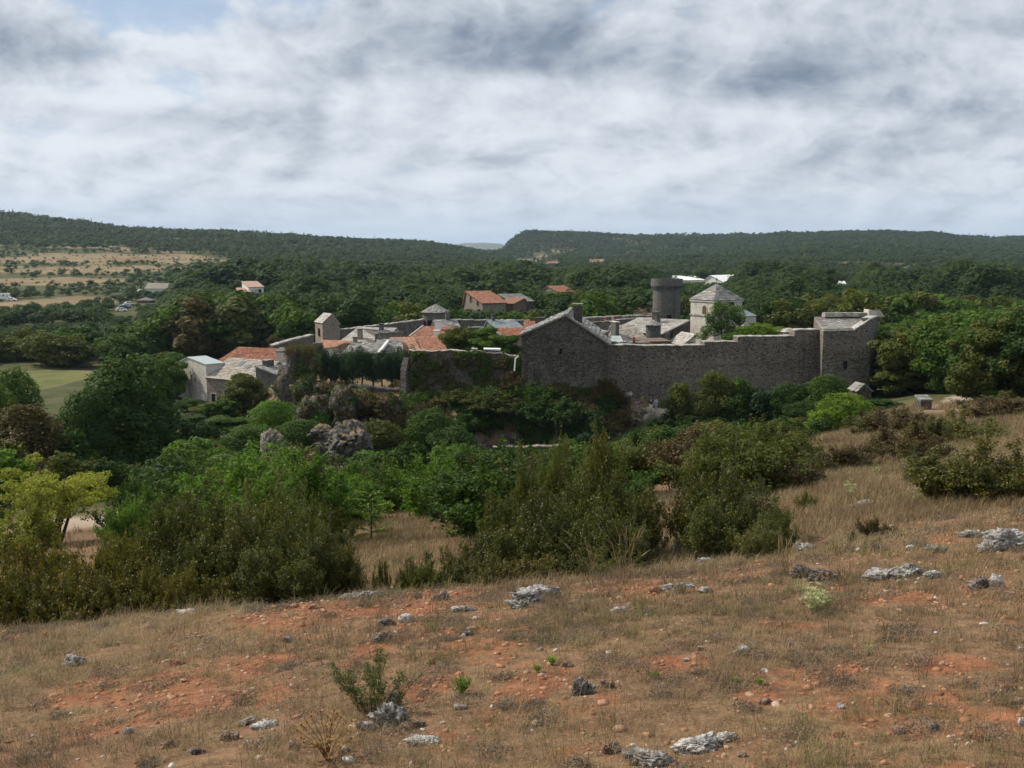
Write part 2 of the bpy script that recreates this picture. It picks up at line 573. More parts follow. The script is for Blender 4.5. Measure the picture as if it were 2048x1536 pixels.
def leaf_mat(name, dark, light, accent=None, acc_lo=0.9, rough=0.7, spec=0.12, trans=0.3, var=0.35):
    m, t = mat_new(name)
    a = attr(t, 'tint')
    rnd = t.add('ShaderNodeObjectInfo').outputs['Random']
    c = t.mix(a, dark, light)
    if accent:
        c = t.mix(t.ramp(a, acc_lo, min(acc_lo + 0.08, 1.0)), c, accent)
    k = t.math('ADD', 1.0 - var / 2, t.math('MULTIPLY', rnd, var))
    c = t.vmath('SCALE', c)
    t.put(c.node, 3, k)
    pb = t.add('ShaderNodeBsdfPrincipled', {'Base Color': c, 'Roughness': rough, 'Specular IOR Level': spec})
    tr = t.add('ShaderNodeBsdfTranslucent', {'Color': t.mix(1.0, c, (1.25, 1.35, 0.55), 'MULTIPLY')})
    mx = t.add('ShaderNodeMixShader', {0: trans, 1: pb.outputs[0], 2: tr.outputs[0]})
    t.add('ShaderNodeOutputMaterial', {0: mx.outputs[0]})
    return m


MT = {}
MT['castle'] = stone_mat('castle_stone', (0.182, 0.16, 0.134), (0.08, 0.07, 0.058), (0.31, 0.28, 0.24), stain_amt=0.55, holes=0.95, bump=0.9, course=(4.2, 4.2, 8.6))
MT['gable'] = stone_mat('dark_rubble', (0.086, 0.074, 0.061), (0.046, 0.040, 0.034), (0.16, 0.145, 0.124), stain_amt=0.6, holes=0.35, stain=(0.05, 0.045, 0.04))
MT['pale'] = stone_mat('pale_stone', (0.48, 0.445, 0.385), (0.33, 0.305, 0.265), (0.58, 0.545, 0.485), stain=(0.30, 0.28, 0.25), stain_amt=0.35, bump=0.35)
MT['grey'] = stone_mat('grey_stone', (0.115, 0.11, 0.105), (0.07, 0.067, 0.063), (0.165, 0.16, 0.15), stain_amt=0.4)
MT['tan'] = stone_mat('tan_stone', (0.25, 0.21, 0.17), (0.15, 0.125, 0.10), (0.34, 0.29, 0.24), stain_amt=0.35)
MT['ruin'] = stone_mat('ruin_stone', (0.09, 0.08, 0.066), (0.045, 0.04, 0.034), (0.17, 0.155, 0.135), stain_amt=0.5, holes=0.4, moss=(0.06, 0.055, 0.02))
MT['coping'] = stone_mat('coping_stone', (0.33, 0.31, 0.275), (0.19, 0.178, 0.158), (0.45, 0.43, 0.39), stain=(0.22, 0.20, 0.17), stain_amt=0.5, course=(1.6, 1.6, 3))
MT['lauze'] = tile_mat('limestone_slabs', ((0.12, 0.116, 0.11), (0.22, 0.212, 0.20), (0.35, 0.338, 0.318)), spot=(0.12, 0.11, 0.09))
MT['lauze_pale'] = tile_mat('pale_limestone_slabs', ((0.20, 0.19, 0.172), (0.33, 0.313, 0.285), (0.45, 0.43, 0.395)), spot=(0.24, 0.22, 0.19))
MT['lauze_tan'] = tile_mat('tan_slabs', ((0.20, 0.175, 0.145), (0.31, 0.28, 0.235), (0.40, 0.37, 0.32)), spot=(0.18, 0.15, 0.12))
MT['slate'] = tile_mat('blue_slate', ((0.13, 0.15, 0.165), (0.20, 0.225, 0.24), (0.28, 0.305, 0.32)), spot=(0.16, 0.17, 0.17), rough=0.6)
MT['red'] = tile_mat('red_clay_tiles', ((0.18, 0.08, 0.055), (0.30, 0.14, 0.09), (0.40, 0.22, 0.15)), spot=(0.25, 0.14, 0.10))
MT['orange'] = tile_mat('orange_clay_tiles', ((0.26, 0.13, 0.085), (0.38, 0.205, 0.135), (0.46, 0.285, 0.20)), spot=(0.26, 0.16, 0.12), spot_amt=0.45)
MT['oldred'] = tile_mat('weathered_clay_tiles', ((0.14, 0.065, 0.045), (0.28, 0.12, 0.075), (0.42, 0.20, 0.12)), spot=(0.16, 0.12, 0.09), spot_amt=0.55)
MT['pinktile'] = tile_mat('pink_clay_tiles', ((0.36, 0.23, 0.18), (0.46, 0.31, 0.25), (0.54, 0.39, 0.32)), spot=(0.40, 0.33, 0.28), spot_amt=0.3)
MT['concrete'] = plain_mat('old_concrete', (0.33, 0.31, 0.275), 0.9, 0.1, 0.25)
MT['white'] = plain_mat('white_render', (0.68, 0.66, 0.61), 0.85, 0.2, 0.12)
MT['whitemetal'] = plain_mat('white_sheet', (0.74, 0.74, 0.72), 0.5, 0.4, 0.08)
MT['zinc'] = plain_mat('zinc_sheet', (0.33, 0.38, 0.38), 0.45, 0.5, 0.15)
MT['brown'] = plain_mat('brown_render', (0.17, 0.125, 0.095), 0.9, 0.1, 0.25)
MT['greyrender'] = plain_mat('greige_render', (0.24, 0.20, 0.165), 0.9, 0.1, 0.25)
MT['dark'] = plain_mat('dark_opening', (0.012, 0.011, 0.010), 0.8, 0.2, 0.1)
MT['glass'] = plain_mat('window_glass', (0.10, 0.13, 0.16), 0.08, 0.8, 0.05)
MT['wood'] = plain_mat('weathered_wood', (0.12, 0.075, 0.045), 0.85, 0.15, 0.3)
MT['bark'] = plain_mat('bark', (0.075, 0.062, 0.05), 0.95, 0.1, 0.35)
MT['palebark'] = plain_mat('pale_bark', (0.22, 0.205, 0.18), 0.9, 0.1, 0.3)

# ------------------------------------------------------------------ ground material and sheet
def ground_mat():
    m, t = mat_new('ground')
    p = geo_pos(t)
    soil = attr(t, 'soil')
    field = attr(t, 'field')
    wood = attr(t, 'wood')
    # near slope: red soil, dry litter, grey crumbs
    nb = t.noise(p, 1.1, 6.0, 0.62)
    ns = t.noise(p, 6.0, 5.0, 0.65)
    nf = t.noise(p, 34.0, 4.0, 0.7)
    red = t.mix(t.ramp(ns, 0.35, 0.7), (0.135, 0.056, 0.030), (0.262, 0.116, 0.060))
    red = t.mix(t.math('MULTIPLY', t.ramp(nf, 0.5, 0.75), 0.6), red, (0.31, 0.18, 0.11))
    lit = t.mix(t.ramp(ns, 0.3, 0.7), (0.092, 0.054, 0.032), (0.205, 0.125, 0.070))
    lit = t.mix(t.math('MULTIPLY', t.ramp(nf, 0.5, 0.72), 0.7), lit, (0.30, 0.205, 0.125))
    lit = t.mix(t.math('MULTIPLY', t.ramp(nb, 0.5, 0.7), 0.5), lit, (0.19, 0.095, 0.058))
    k = t.math('ADD', soil, t.math('MULTIPLY', t.math('SUBTRACT', ns, 0.5), 1.1))
    near = t.mix(t.ramp(k, 0.22, 0.78), lit, red)
    # far: scrub floor, dry fields, meadow
    fb = t.noise(p, 0.035, 6.0, 0.62)
    fm = t.noise(p, 0.25, 5.0, 0.6)
    scrub = t.mix(t.ramp(fm, 0.35, 0.65), (0.040, 0.052, 0.018), (0.080, 0.078, 0.034))
    dry = t.mix(t.ramp(fb, 0.35, 0.65), (0.145, 0.108, 0.058), (0.21, 0.158, 0.090))
    dry = t.mix(t.math('MULTIPLY', t.ramp(fm, 0.5, 0.72), 0.45), dry, (0.16, 0.12, 0.065))
    grn = t.mix(t.ramp(fm, 0.3, 0.7), (0.066, 0.084, 0.024), (0.110, 0.118, 0.038))
    grn = t.mix(t.math('MULTIPLY', t.ramp(fb, 0.45, 0.62), 0.5), grn, (0.155, 0.145, 0.06))
    far = t.mix(t.ramp(field, 0.05, 0.35), scrub, dry)
    far = t.mix(attr(t, 'meadow'), far, grn)
    far = t.mix(attr(t, 'path'), far, t.mix(fm, (0.36, 0.31, 0.24), (0.50, 0.45, 0.37)))
    c = t.mix(wood, near, far)
    h = t.math('ADD', ns, t.math('MULTIPLY', nf, 0.5))
    finish(t, c, 0.97, 0.08, h, 0.6, 0.04)
    return m


# dry fields, meadow and path given by (photo pixel, depth) of the place they lie at: u, v, half-width px, half-depth m, value
def wpt(u, y):
    return ((u - 1024) / F * y * 1.006, y)


FIELDS = []   # (x, y, rx, ry, value)


def fld(u0, u1, v0, v1, val, y0=150, y1=2600):
    """a field seen between photo rows v0 (far) and v1 (near)"""
    u = (u0 + u1) / 2
    a, b = on_ray(u, v0, y0, y1), on_ray(u, v1, y0, y1)
    yc = (a.y + b.y) / 2
    FIELDS.append(((u - 1024) / F * yc * 1.005, yc, (u1 - u0) / 2 / F * yc, max((a.y - b.y) / 2, 14.0), val))


fld(30, 480, 506, 530, 0.5)
fld(-20, 330, 534, 548, 0.45)
fld(-60, 240, 556, 572, 0.45)
fld(-80, 200, 596, 632, 0.5)
fld(-70, 195, 732, 786, 1.0, 120, 400)
fld(1010, 1120, 518, 532, 0.5)
fld(1150, 1300, 519, 527, 0.5)
fld(1040, 1110, 538, 545, 0.4)
fld(1225, 1290, 551, 557, 0.5)
fld(1230, 1270, 566, 570, 0.7)
fld(1290, 1350, 580, 590, 0.5)
fld(1460, 1600, 566, 578, 0.5)
fld(1360, 1440, 585, 596, 0.4)
fld(1820, 1900, 545, 553, 0.5)
fld(1990, 2060, 545, 552, 0.4)
fld(1600, 1700, 545, 550, 0.3)
fld(880, 1000, 552, 560, 0.3)


def field_at(x, y, meadow=False):
    r = np.zeros_like(x)
    wob = (fbm2(x, y, 0.02, 3, 31) - 0.5) * 0.9
    for (fx, fy, rx, ry, val) in FIELDS:
        if meadow and val < .9:
            continue
        d = np.sqrt(((x - fx) / rx) ** 2 + ((y - fy) / ry) ** 2) + wob
        r = np.maximum(r, val * sstep(1.05, 0.92, d))
    if meadow:
        return r
    sp_ = sstep(0.61, 0.68, fbm2(x, y, 0.016, 4, 33)) * sstep(600, 900, y) * 0.35      # stony openings on the hills
    return np.maximum(r, sp_)


# red-soil openings in the turf, (u, v, ru, rv) in the photograph, laid on the slope
SOIL = []
for (u, v, ru, rv) in ((470, 1335, 190, 40), (560, 1310, 130, 45), (760, 1290, 130, 40), (960, 1270, 140, 45), (620, 1230, 150, 28), (330, 1215, 120, 18),
                       (250, 1440, 190, 30), (1260, 1180, 70, 16), (1800, 1190, 110, 22), (1700, 1180, 60, 16), (1940, 1460, 140, 26), (1560, 1410, 90, 20),
                       (860, 1370, 90, 30), (1080, 1360, 130, 40), (700, 1330, 70, 22), (1560, 1250, 90, 20), (1140, 1500, 110, 20), (680, 1195, 120, 20),
                       (860, 1185, 130, 18), (1900, 1330, 120, 18), (1700, 1470, 130, 22), (180, 1380, 130, 30), (380, 1400, 160, 30), (880, 1480, 80, 16), (1330, 1330, 120, 20)):
    a, b, c_ = on_ray(u, v, 2.5, 40), on_ray(u, v - rv, 2.5, 40), on_ray(u + ru, v, 2.5, 40)
    SOIL.append((a.x, a.y, abs(c_.x - a.x), max(abs(b.y - a.y), 0.25)))


def soil_at(x, y):
    r = np.zeros_like(x)
    wob = (fbm2(x, y, 1.3, 6, 41, .62) - 0.5) * 2.6
    for (fx, fy, rx, ry) in SOIL:
        d = np.sqrt(((x - fx) / rx) ** 2 + ((y - fy) / ry) ** 2) + wob
        r = np.maximum(r, sstep(1.3, 0.1, d))
    r = np.maximum(r, 0.75 * sstep(0.56, 0.72, fbm2(x, y, 1.0, 5, 43, .6)) * sstep(16, 12, y))
    return np.clip(r * 1.15, 0, 1) * (0.6 + 0.4 * sstep(.38, .55, fbm2(x, y, 3.0, 4, 44, .6)))


PATHS = [(1310, 822, 1420, 838), (1400, 815, 1500, 818), (1500, 815, 1600, 820), (1840, 822, 1905, 806), (1880, 838, 1850, 818), (1905, 806, 1930, 790)]
PSEG = []
for (u0, v0, u1, v1) in PATHS:
    a, b = on_ray(u0, v0, 60, 200), on_ray(u1, v1, 60, 200)
    PSEG.append((a.x, a.y, b.x, b.y, 1.5))
for (u0, y0, u1, y1, wd) in ((40, 44, 230, 48, 3.0), (230, 48, 330, 60, 2.0), (1270, 124.5, 1420, 126, 2.6), (1420, 126, 1640, 124, 2.2)):
    a, b = wpt(u0, y0), wpt(u1, y1)
    PSEG.append((*a, *b, wd))


def path_at(x, y):
    r = np.zeros_like(x)
    wob = (fbm2(x, y, 0.5, 3, 51) - 0.5) * 1.6
    for (x0, y0, x1, y1, wd) in PSEG:
        L2 = (x1 - x0) ** 2 + (y1 - y0) ** 2
        t = np.clip(((x - x0) * (x1 - x0) + (y - y0) * (y1 - y0)) / L2, 0, 1)
        d = np.hypot(x - x0 - t * (x1 - x0), y - y0 - t * (y1 - y0)) + wob
        r = np.maximum(r, sstep(wd, wd * 0.5, d))
    return r


def build_ground():
    ca = np.concatenate([np.linspace(-1.3, -0.44, 60)[:-1], np.linspace(-0.44, 0.46, 640), np.linspace(0.46, 1.3, 60)[1:]])
    ry = np.concatenate([np.linspace(-25, 3, 20)[:-1], np.linspace(3, 17, 230)[:-1], np.geomspace(17, 300, 220)[:-1], np.geomspace(300, 2700, 200)[:-1], np.geomspace(2700, 16500, 60)])
    A, Y_ = np.meshgrid(ca, ry)
    # the fan's apex lies behind the camera and moves back with distance so that its columns stay bearings
    ap = 30 * (1 - 0 * Y_)
    Xg = A * (Y_ + ap * np.clip(1 - Y_ / 60, 0.0, 1) + 0.0)
    x, y = Xg.ravel(), Y_.ravel()
    z = ground(x, y)
    V = np.stack([x, y, z], 1)
    nc, nr = len(ca), len(ry)
    idx = np.arange(nr * nc).reshape(nr, nc)
    Fq = np.stack([idx[:-1, :-1], idx[:-1, 1:], idx[1:, 1:], idx[1:, :-1]], -1).reshape(-1, 4)
    me = mesh_np('ground', V, Fq, None, ground_mat(), smooth=True)
    add_attr(me, 'soil', soil_at(x, y))
    add_attr(me, 'field', np.where(y > 110, field_at(x, y), 0))
    add_attr(me, 'meadow', np.where(y > 110, field_at(x, y, True), 0))
    a = x / np.maximum(y, 1)
    wood = sstep(34, 60, y) * (1 - 0.9 * sstep(0.24, 0.31, a) * sstep(118, 100, y))
    add_attr(me, 'wood', wood)
    add_attr(me, 'path', path_at(x, y) * (y > 30))
    tag(obj('ground', me), kind='structure')


build_ground()

# ------------------------------------------------------------------ leaves
def leaf_quads(Pt, Nm, size, rng, aspect=0.62, fold=0.0):
    """rhombic leaves / leaf sprays centred on Pt facing Nm"""
    n = len(Pt)
    Nm = Nm / np.maximum(np.linalg.norm(Nm, axis=1, keepdims=True), 1e-6)
    r = rng.normal(size=(n, 3))
    T = np.cross(Nm, r)
    T /= np.maximum(np.linalg.norm(T, axis=1, keepdims=True), 1e-6)
    B = np.cross(Nm, T)
    s = (size * rng.uniform(0.65, 1.35, n))[:, None]
    up = Nm * s * fold
    V = np.stack([Pt - T * s, Pt - B * s * aspect + up, Pt + T * s, Pt + B * s * aspect + up], 1).reshape(-1, 3)
    Fq = np.arange(n * 4).reshape(-1, 4)
    return V, Fq


def unit(rng, n):
    d = rng.normal(size=(n, 3))
    return d / np.linalg.norm(d, axis=1, keepdims=True)


def crown_points(rng, blobs, total, shell=0.8):
    """blobs: list of (cx, cy, cz, rx, ry, rz); returns points, outward normals and blob index"""
    B = np.array(blobs)
    area = (B[:, 3] * B[:, 4] * B[:, 5]) ** (2 / 3)
    cnt = np.maximum((total * area / area.sum()).astype(int), 3)
    k = np.repeat(np.arange(len(B)), cnt)
    d = unit(rng, len(k))
    rad = np.where(rng.random(len(k)) < shell, rng.uniform(0.82, 1.08, len(k)), rng.uniform(0.3, 0.9, len(k)))
    Pt = B[k, :3] + d * B[k, 3:6] * rad[:, None]
    # thin out what lies deep inside the other blobs
    inside = np.zeros(len(k), bool)
    for j in range(len(B)):
        q = ((Pt - B[j, :3]) / B[j, 3:6])
        inside |= ((q ** 2).sum(1) < 0.42) & (k != j)
    keep = ~inside | (rng.random(len(k)) < 0.12)
    return Pt[keep], d[keep], k[keep]


def broad_blobs(rng, n, R=4.0, zc=5.0, rz=4.8, zmin=-.2, br=(0.26, 0.44)):
    out = []
    while len(out) < n:
        d = unit(rng, 1)[0]
        r = rng.uniform(0.35, 0.92)
        c = d * r * np.array([R, R, rz]) + np.array([0, 0, zc])
        if c[2] < zmin + 0.6:
            continue
        s = rng.uniform(*br) * R
        out.append((c[0], c[1], c[2], s * rng.uniform(0.85, 1.2), s * rng.uniform(0.85, 1.2), s * rng.uniform(0.7, 0.95)))
    return out


def crown_mesh(name, seed, blobs, leaves, size, mat, jitter=0.85, aspect=0.62, tint_noise=0.55, lift=0.3):
    rng = np.random.default_rng(seed)
    Pt, d, k = crown_points(rng, blobs, leaves)
    Nm = d + rng.normal(size=d.shape) * jitter * 0.55 + np.array([-.08, 0, lift])
    V, Fq = leaf_quads(Pt, Nm, size, rng, aspect)
    bt = rng.uniform(0.2, 0.8, len(blobs))
    tn = np.clip(bt[k] * 0.5 + rng.uniform(0, 1, len(k)) * tint_noise + 0.08, 0, 1)
    return mesh_np(name, V, Fq, None, mat, np.repeat(tn, 4))


def trunk_mesh(name, seed, h, r, limbs=6, spread=2.2, zstart=0.25, mat=None):
    rng = random.Random(seed)
    m = MB()
    p = Vector((0, 0, -0.6))
    rr = r * 1.25
    for i in range(4):
        q = Vector((rng.uniform(-.12, .12) * h * .3, rng.uniform(-.12, .12) * h * .3, h * (i + 1) / 4 * 0.8))
        m.tube(p, q, rr, rr * 0.74, 7)
        p, rr = q, rr * 0.74
    for i in range(limbs):
        an = 2 * math.pi * i / limbs + rng.uniform(-.4, .4)
        z0 = h * rng.uniform(zstart, 0.6)
        a = Vector((0, 0, z0))
        b = a + Vector((math.cos(an) * spread * .5, math.sin(an) * spread * .5, h * rng.uniform(.10, .2)))
        c_ = b + Vector((math.cos(an + rng.uniform(-.5, .5)) * spread * .6, math.sin(an + rng.uniform(-.5, .5)) * spread * .6, h * rng.uniform(.08, .22)))
        m.tube(a, b, r * 0.45, r * 0.3, 5)
        m.tube(b, c_, r * 0.3, r * 0.12, 5)
    return m.mesh(name, mat or MT['bark'])


LM = {
    'dark': leaf_mat('dark_leaves', (0.014, 0.030, 0.007), (0.046, 0.086, 0.018)),
    'mid': leaf_mat('green_leaves', (0.024, 0.050, 0.009), (0.075, 0.128, 0.022)),
    'olive': leaf_mat('olive_leaves', (0.036, 0.048, 0.011), (0.105, 0.118, 0.026)),
    'brown': leaf_mat('browning_leaves', (0.044, 0.036, 0.014), (0.105, 0.082, 0.030)),
    'blue': leaf_mat('blue_green_leaves', (0.016, 0.034, 0.018), (0.045, 0.082, 0.038)),
    'bright': leaf_mat('bright_leaves', (0.060, 0.110, 0.012), (0.175, 0.255, 0.030), trans=0.4),
    'yellow': leaf_mat('yellowing_leaves', (0.105, 0.125, 0.020), (0.28, 0.285, 0.060), trans=0.4),
    'fresh': leaf_mat('fresh_green_leaves', (0.034, 0.074, 0.010), (0.100, 0.178, 0.026), trans=0.38),
    'box': leaf_mat('boxwood_leaves', (0.022, 0.030, 0.006), (0.115, 0.125, 0.026), (0.19, 0.15, 0.042), 0.88, rough=0.5, spec=0.2, trans=0.3, var=0.6),
    'boxy': leaf_mat('yellowed_boxwood_leaves', (0.042, 0.044, 0.008), (0.145, 0.130, 0.025), (0.22, 0.125, 0.030), 0.80, rough=0.5, spec=0.2, trans=0.3, var=0.5),
    'boxb': leaf_mat('browned_boxwood_leaves', (0.034, 0.028, 0.010), (0.105, 0.076, 0.026), (0.15, 0.085, 0.030), 0.78, rough=0.55, spec=0.18, trans=0.2),
    'boxo': leaf_mat('olive_boxwood_leaves', (0.036, 0.040, 0.008), (0.140, 0.138, 0.030), (0.19, 0.115, 0.032), 0.84, rough=0.5, spec=0.2, trans=0.3, var=0.5),
    'juniper': leaf_mat('juniper_needles', (0.020, 0.028, 0.010), (0.060, 0.066, 0.022), None, rough=0.6, trans=0.1),
    'far': leaf_mat('far_wood_leaves', (0.020, 0.040, 0.011), (0.054, 0.088, 0.022), (0.085, 0.078, 0.030), 0.93, var=0.0, trans=0.42),
}

# prototype meshes; 8 m wide, 10 m tall crowns
TR_FAR = [crown_mesh('crown', 100 + i, broad_blobs(np.random.default_rng(200 + i), 26 + 3 * i), 3400, 0.36, LM['mid']) for i in range(6)]
TR_MID = [crown_mesh('crown', 120 + i, broad_blobs(np.random.default_rng(220 + i), 46 + 6 * i, br=(0.15, 0.34)), 15000, 0.185, LM['mid']) for i in range(5)]
def bush_blobs(rng, n):
    """ragged bush: lobes of uneven size, some standing out of the outline"""
    out = []
    for i in range(n):
        an, q, z = rng.uniform(0, 6.28), 3.5 * math.sqrt(rng.random()), rng.random()
        q *= math.sqrt(max(1 - (z * .95) ** 2, .05)) * rng.uniform(.7, 1.15)
        s = rng.uniform(.45, 1.35)
        zz = .7 + 7.6 * z
        if rng.random() < .15:
            zz += rng.uniform(.6, 1.6)
            s *= .6
        out.append((math.cos(an) * q, math.sin(an) * q, zz, s, s, s * rng.uniform(.9, 1.5)))
    return out


BUSH = [crown_mesh('crown', 160 + i, bush_blobs(np.random.default_rng(260 + i), 80 + 10 * i), 7500, 0.27, LM['mid'], lift=.2) for i in range(5)]
BUSHBIG = [crown_mesh('crown', 170 + i, bush_blobs(np.random.default_rng(270 + i), 110 + 10 * i), 24000, 0.14, LM['mid'], lift=.25) for i in range(3)]
TRUNKS = [trunk_mesh('trunk', 140 + i, 7.5, 0.26) for i in range(3)]
_cache = {}


def with_mat(me, mat):
    key = (me.name, mat.name)
    if key not in _cache:
        c = me.copy()
        c.materials.clear()
        c.materials.append(mat)
        _cache[key] = c
    return _cache[key]


def tree_at(x, y, h, wd, kind, lod, label, group, rng, name='broadleaf_tree', cat='tree', z=None, protos=None, sink=0.0):
    z = G(x, y) if z is None else z
    pr = protos or (TR_MID if lod == 'mid' else TR_FAR)
    me = with_mat(pr[rng.randrange(len(pr))], LM[kind])
    r = thing(name, label, cat, (x, y, z - sink), rng.uniform(0, 6.28), group, (wd / 8.0, wd / 8.0, h / 10.0))
    obj('crown', me, r)
    obj('trunk', TRUNKS[rng.randrange(3)], r)
    return r


def tree_px(u, vtop, Y, wpx, kind, label, lod='mid', group=None, name='broadleaf_tree', cat='tree', z=None, vbase=None, rng=None, protos=None):
    rng = rng or random.Random(int(u * 7 + vtop))
    x = X(u, vtop, Y)
    zt = Zv(vtop, Y)
    if vbase is not None:
        z = Zv(vbase, Y)
    z = G(x, Y) if z is None else z
    h = max(zt - z, 1.0)
    return tree_at(x, Y, h * 1.02, wpx / F * Y * 1.04, kind, lod, label, group, rng, name, cat, z, protos)


# ------------------------------------------------------------------ shrubs
def shoots_mesh(name, seed, mat, h=2.0, wd=2.0, n=260, per=46, leaf=0.02, flare=0.55, base_r=0.35, cone=0.0, aspect=0.55, low=0.15, leaders=30):
    """leafy plumes: a stool of leaders, each carrying side shoots set with leaves"""
    rng = np.random.default_rng(seed)
    la = rng.uniform(0, 2 * np.pi, leaders)
    lr = np.sqrt(rng.random(leaders))
    lb = np.stack([np.cos(la) * lr * wd * base_r * .7, np.sin(la) * lr * wd * base_r * .7, np.zeros(leaders)], 1)
    lh = h * (1 - (.50 + .25 * cone) * lr ** 2) * rng.uniform(.55, 1.05, leaders)
    lo = lr * wd * .5 * flare * rng.uniform(.6, 1.5, leaders)
    lt = lb + np.stack([np.cos(la) * lo + rng.normal(size=leaders) * .05 * wd, np.sin(la) * lo + rng.normal(size=leaders) * .05 * wd, lh], 1)
    k = rng.integers(0, leaders, n)
    s0 = np.where(rng.random(n) < .4, rng.uniform(low, .6, n), rng.uniform(.45, 1.0, n))
    a = lb[k] + (lt[k] - lb[k]) * s0[:, None]
    an = rng.uniform(0, 2 * np.pi, n)
    L = h * rng.uniform(.13, .30, n) * (1.15 - .45 * s0)
    up = rng.uniform(.05, 1.15, n)
    d0 = np.stack([np.cos(an), np.sin(an), up], 1)
    d0 /= np.linalg.norm(d0, axis=1, keepdims=True)
    e = a + d0 * L[:, None]
    # leaders end in a free spike
    sp = rng.random(n) < .12
    e[sp] = lt[k[sp]] + np.stack([rng.normal(size=sp.sum()) * .04 * wd, rng.normal(size=sp.sum()) * .04 * wd, h * rng.uniform(.02, .16, sp.sum())], 1)
    a[sp] = lb[k[sp]] + (lt[k[sp]] - lb[k[sp]]) * .75
    t = rng.random((n, per)) ** .85
    Pt = a[:, None, :] + (e - a)[:, None, :] * t[..., None]
    d = unit(rng, n * per).reshape(n, per, 3)
    spr = (leaf * 1.1 + .034 * h * (1 - .6 * t) * rng.uniform(.2, 1.7, (n, 1)))
    Pt = Pt + d * spr[..., None]
    Pt = Pt.reshape(-1, 3)
    Pt[:, 2] = np.maximum(Pt[:, 2], 0.02)
    Nm = d.reshape(-1, 3) * 0.8 + np.array([0, 0, 0.7]) + rng.normal(size=(n * per, 3)) * 0.5
    V, Fq = leaf_quads(Pt, Nm, leaf, rng, aspect, 0.12)
    lt_t = rng.uniform(0, 1, leaders)
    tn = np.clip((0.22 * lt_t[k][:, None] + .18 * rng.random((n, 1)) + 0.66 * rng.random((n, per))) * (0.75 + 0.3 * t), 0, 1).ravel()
    me = mesh_np(name, V, Fq, None, mat, np.repeat(tn, 4))
    st = MB()
    for i in range(leaders):
        p0, p2 = Vector(lb[i]), Vector(lt[i])
        p1 = p0.lerp(p2, .5) + Vector((rng.normal() * .02 * wd, rng.normal() * .02 * wd, 0))
        p0.z = -.1
        st.tube(p0, p1, .008 * h, .006 * h, 4, cap=False)
        st.tube(p1, p2, .006 * h, .002 * h, 4, cap=False)
    for i in range(0, n, 3):
        st.tube(a[i], e[i], .003 * h, .0012 * h, 3, cap=False)
    return me, st.mesh('stems', MT['palebark' if seed % 2 else 'bark'])


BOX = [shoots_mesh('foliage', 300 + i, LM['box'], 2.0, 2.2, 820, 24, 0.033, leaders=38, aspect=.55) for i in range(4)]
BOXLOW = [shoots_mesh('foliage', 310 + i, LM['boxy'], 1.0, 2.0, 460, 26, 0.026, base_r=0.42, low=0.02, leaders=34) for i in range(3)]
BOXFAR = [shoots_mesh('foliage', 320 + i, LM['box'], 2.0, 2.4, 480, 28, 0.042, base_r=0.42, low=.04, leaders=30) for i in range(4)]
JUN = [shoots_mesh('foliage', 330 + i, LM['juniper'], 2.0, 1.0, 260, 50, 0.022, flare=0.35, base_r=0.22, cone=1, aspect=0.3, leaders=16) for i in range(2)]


def shrub(x, y, h, wd, kind, label, protos, group=None, name='boxwood_shrub', cat='shrub', z=None, rng=None, base=(2.0, 2.2)):
    rng = rng or random.Random(int(x * 131 + y * 17))
    me, st = protos[rng.randrange(len(protos))]
    z = G(x, y) if z is None else z
    r = thing(name, label, cat, (x, y, z - 0.03), rng.uniform(0, 6.28), group, (wd / base[1], wd / base[1], h / base[0]))
    obj('foliage', with_mat(me, LM[kind]), r)
    obj('stems', st, r)
    return r


def shrub_px(u, vtop, Y, wpx, kind, label, protos=None, group=None, name='boxwood_shrub', cat='shrub', base=(2.0, 2.3), z=None):
    x = X(u, vtop, Y)
    z0 = G(x, Y) if z is None else z
    h = max(Zv(vtop, Y) - z0, 0.3)
    return shrub(x, Y, h, wpx / F * Y, kind, label, protos or BOXFAR, group, name, cat, z0, random.Random(int(u * 3 + vtop)), base)


def shrub_base(u, vtop, vbase, wpx, kind, label, protos=None, group=None, name='boxwood_shrub', cat='shrub', base=(2.0, 2.3)):
    q = on_ray(u, vbase, 3, 160)
    return shrub_px(u, vtop, q.y + wpx / F * q.y * .3, wpx, kind, label, protos, group, name, cat, base)

# ------------------------------------------------------------------ building helpers
RNG = random.Random(5)


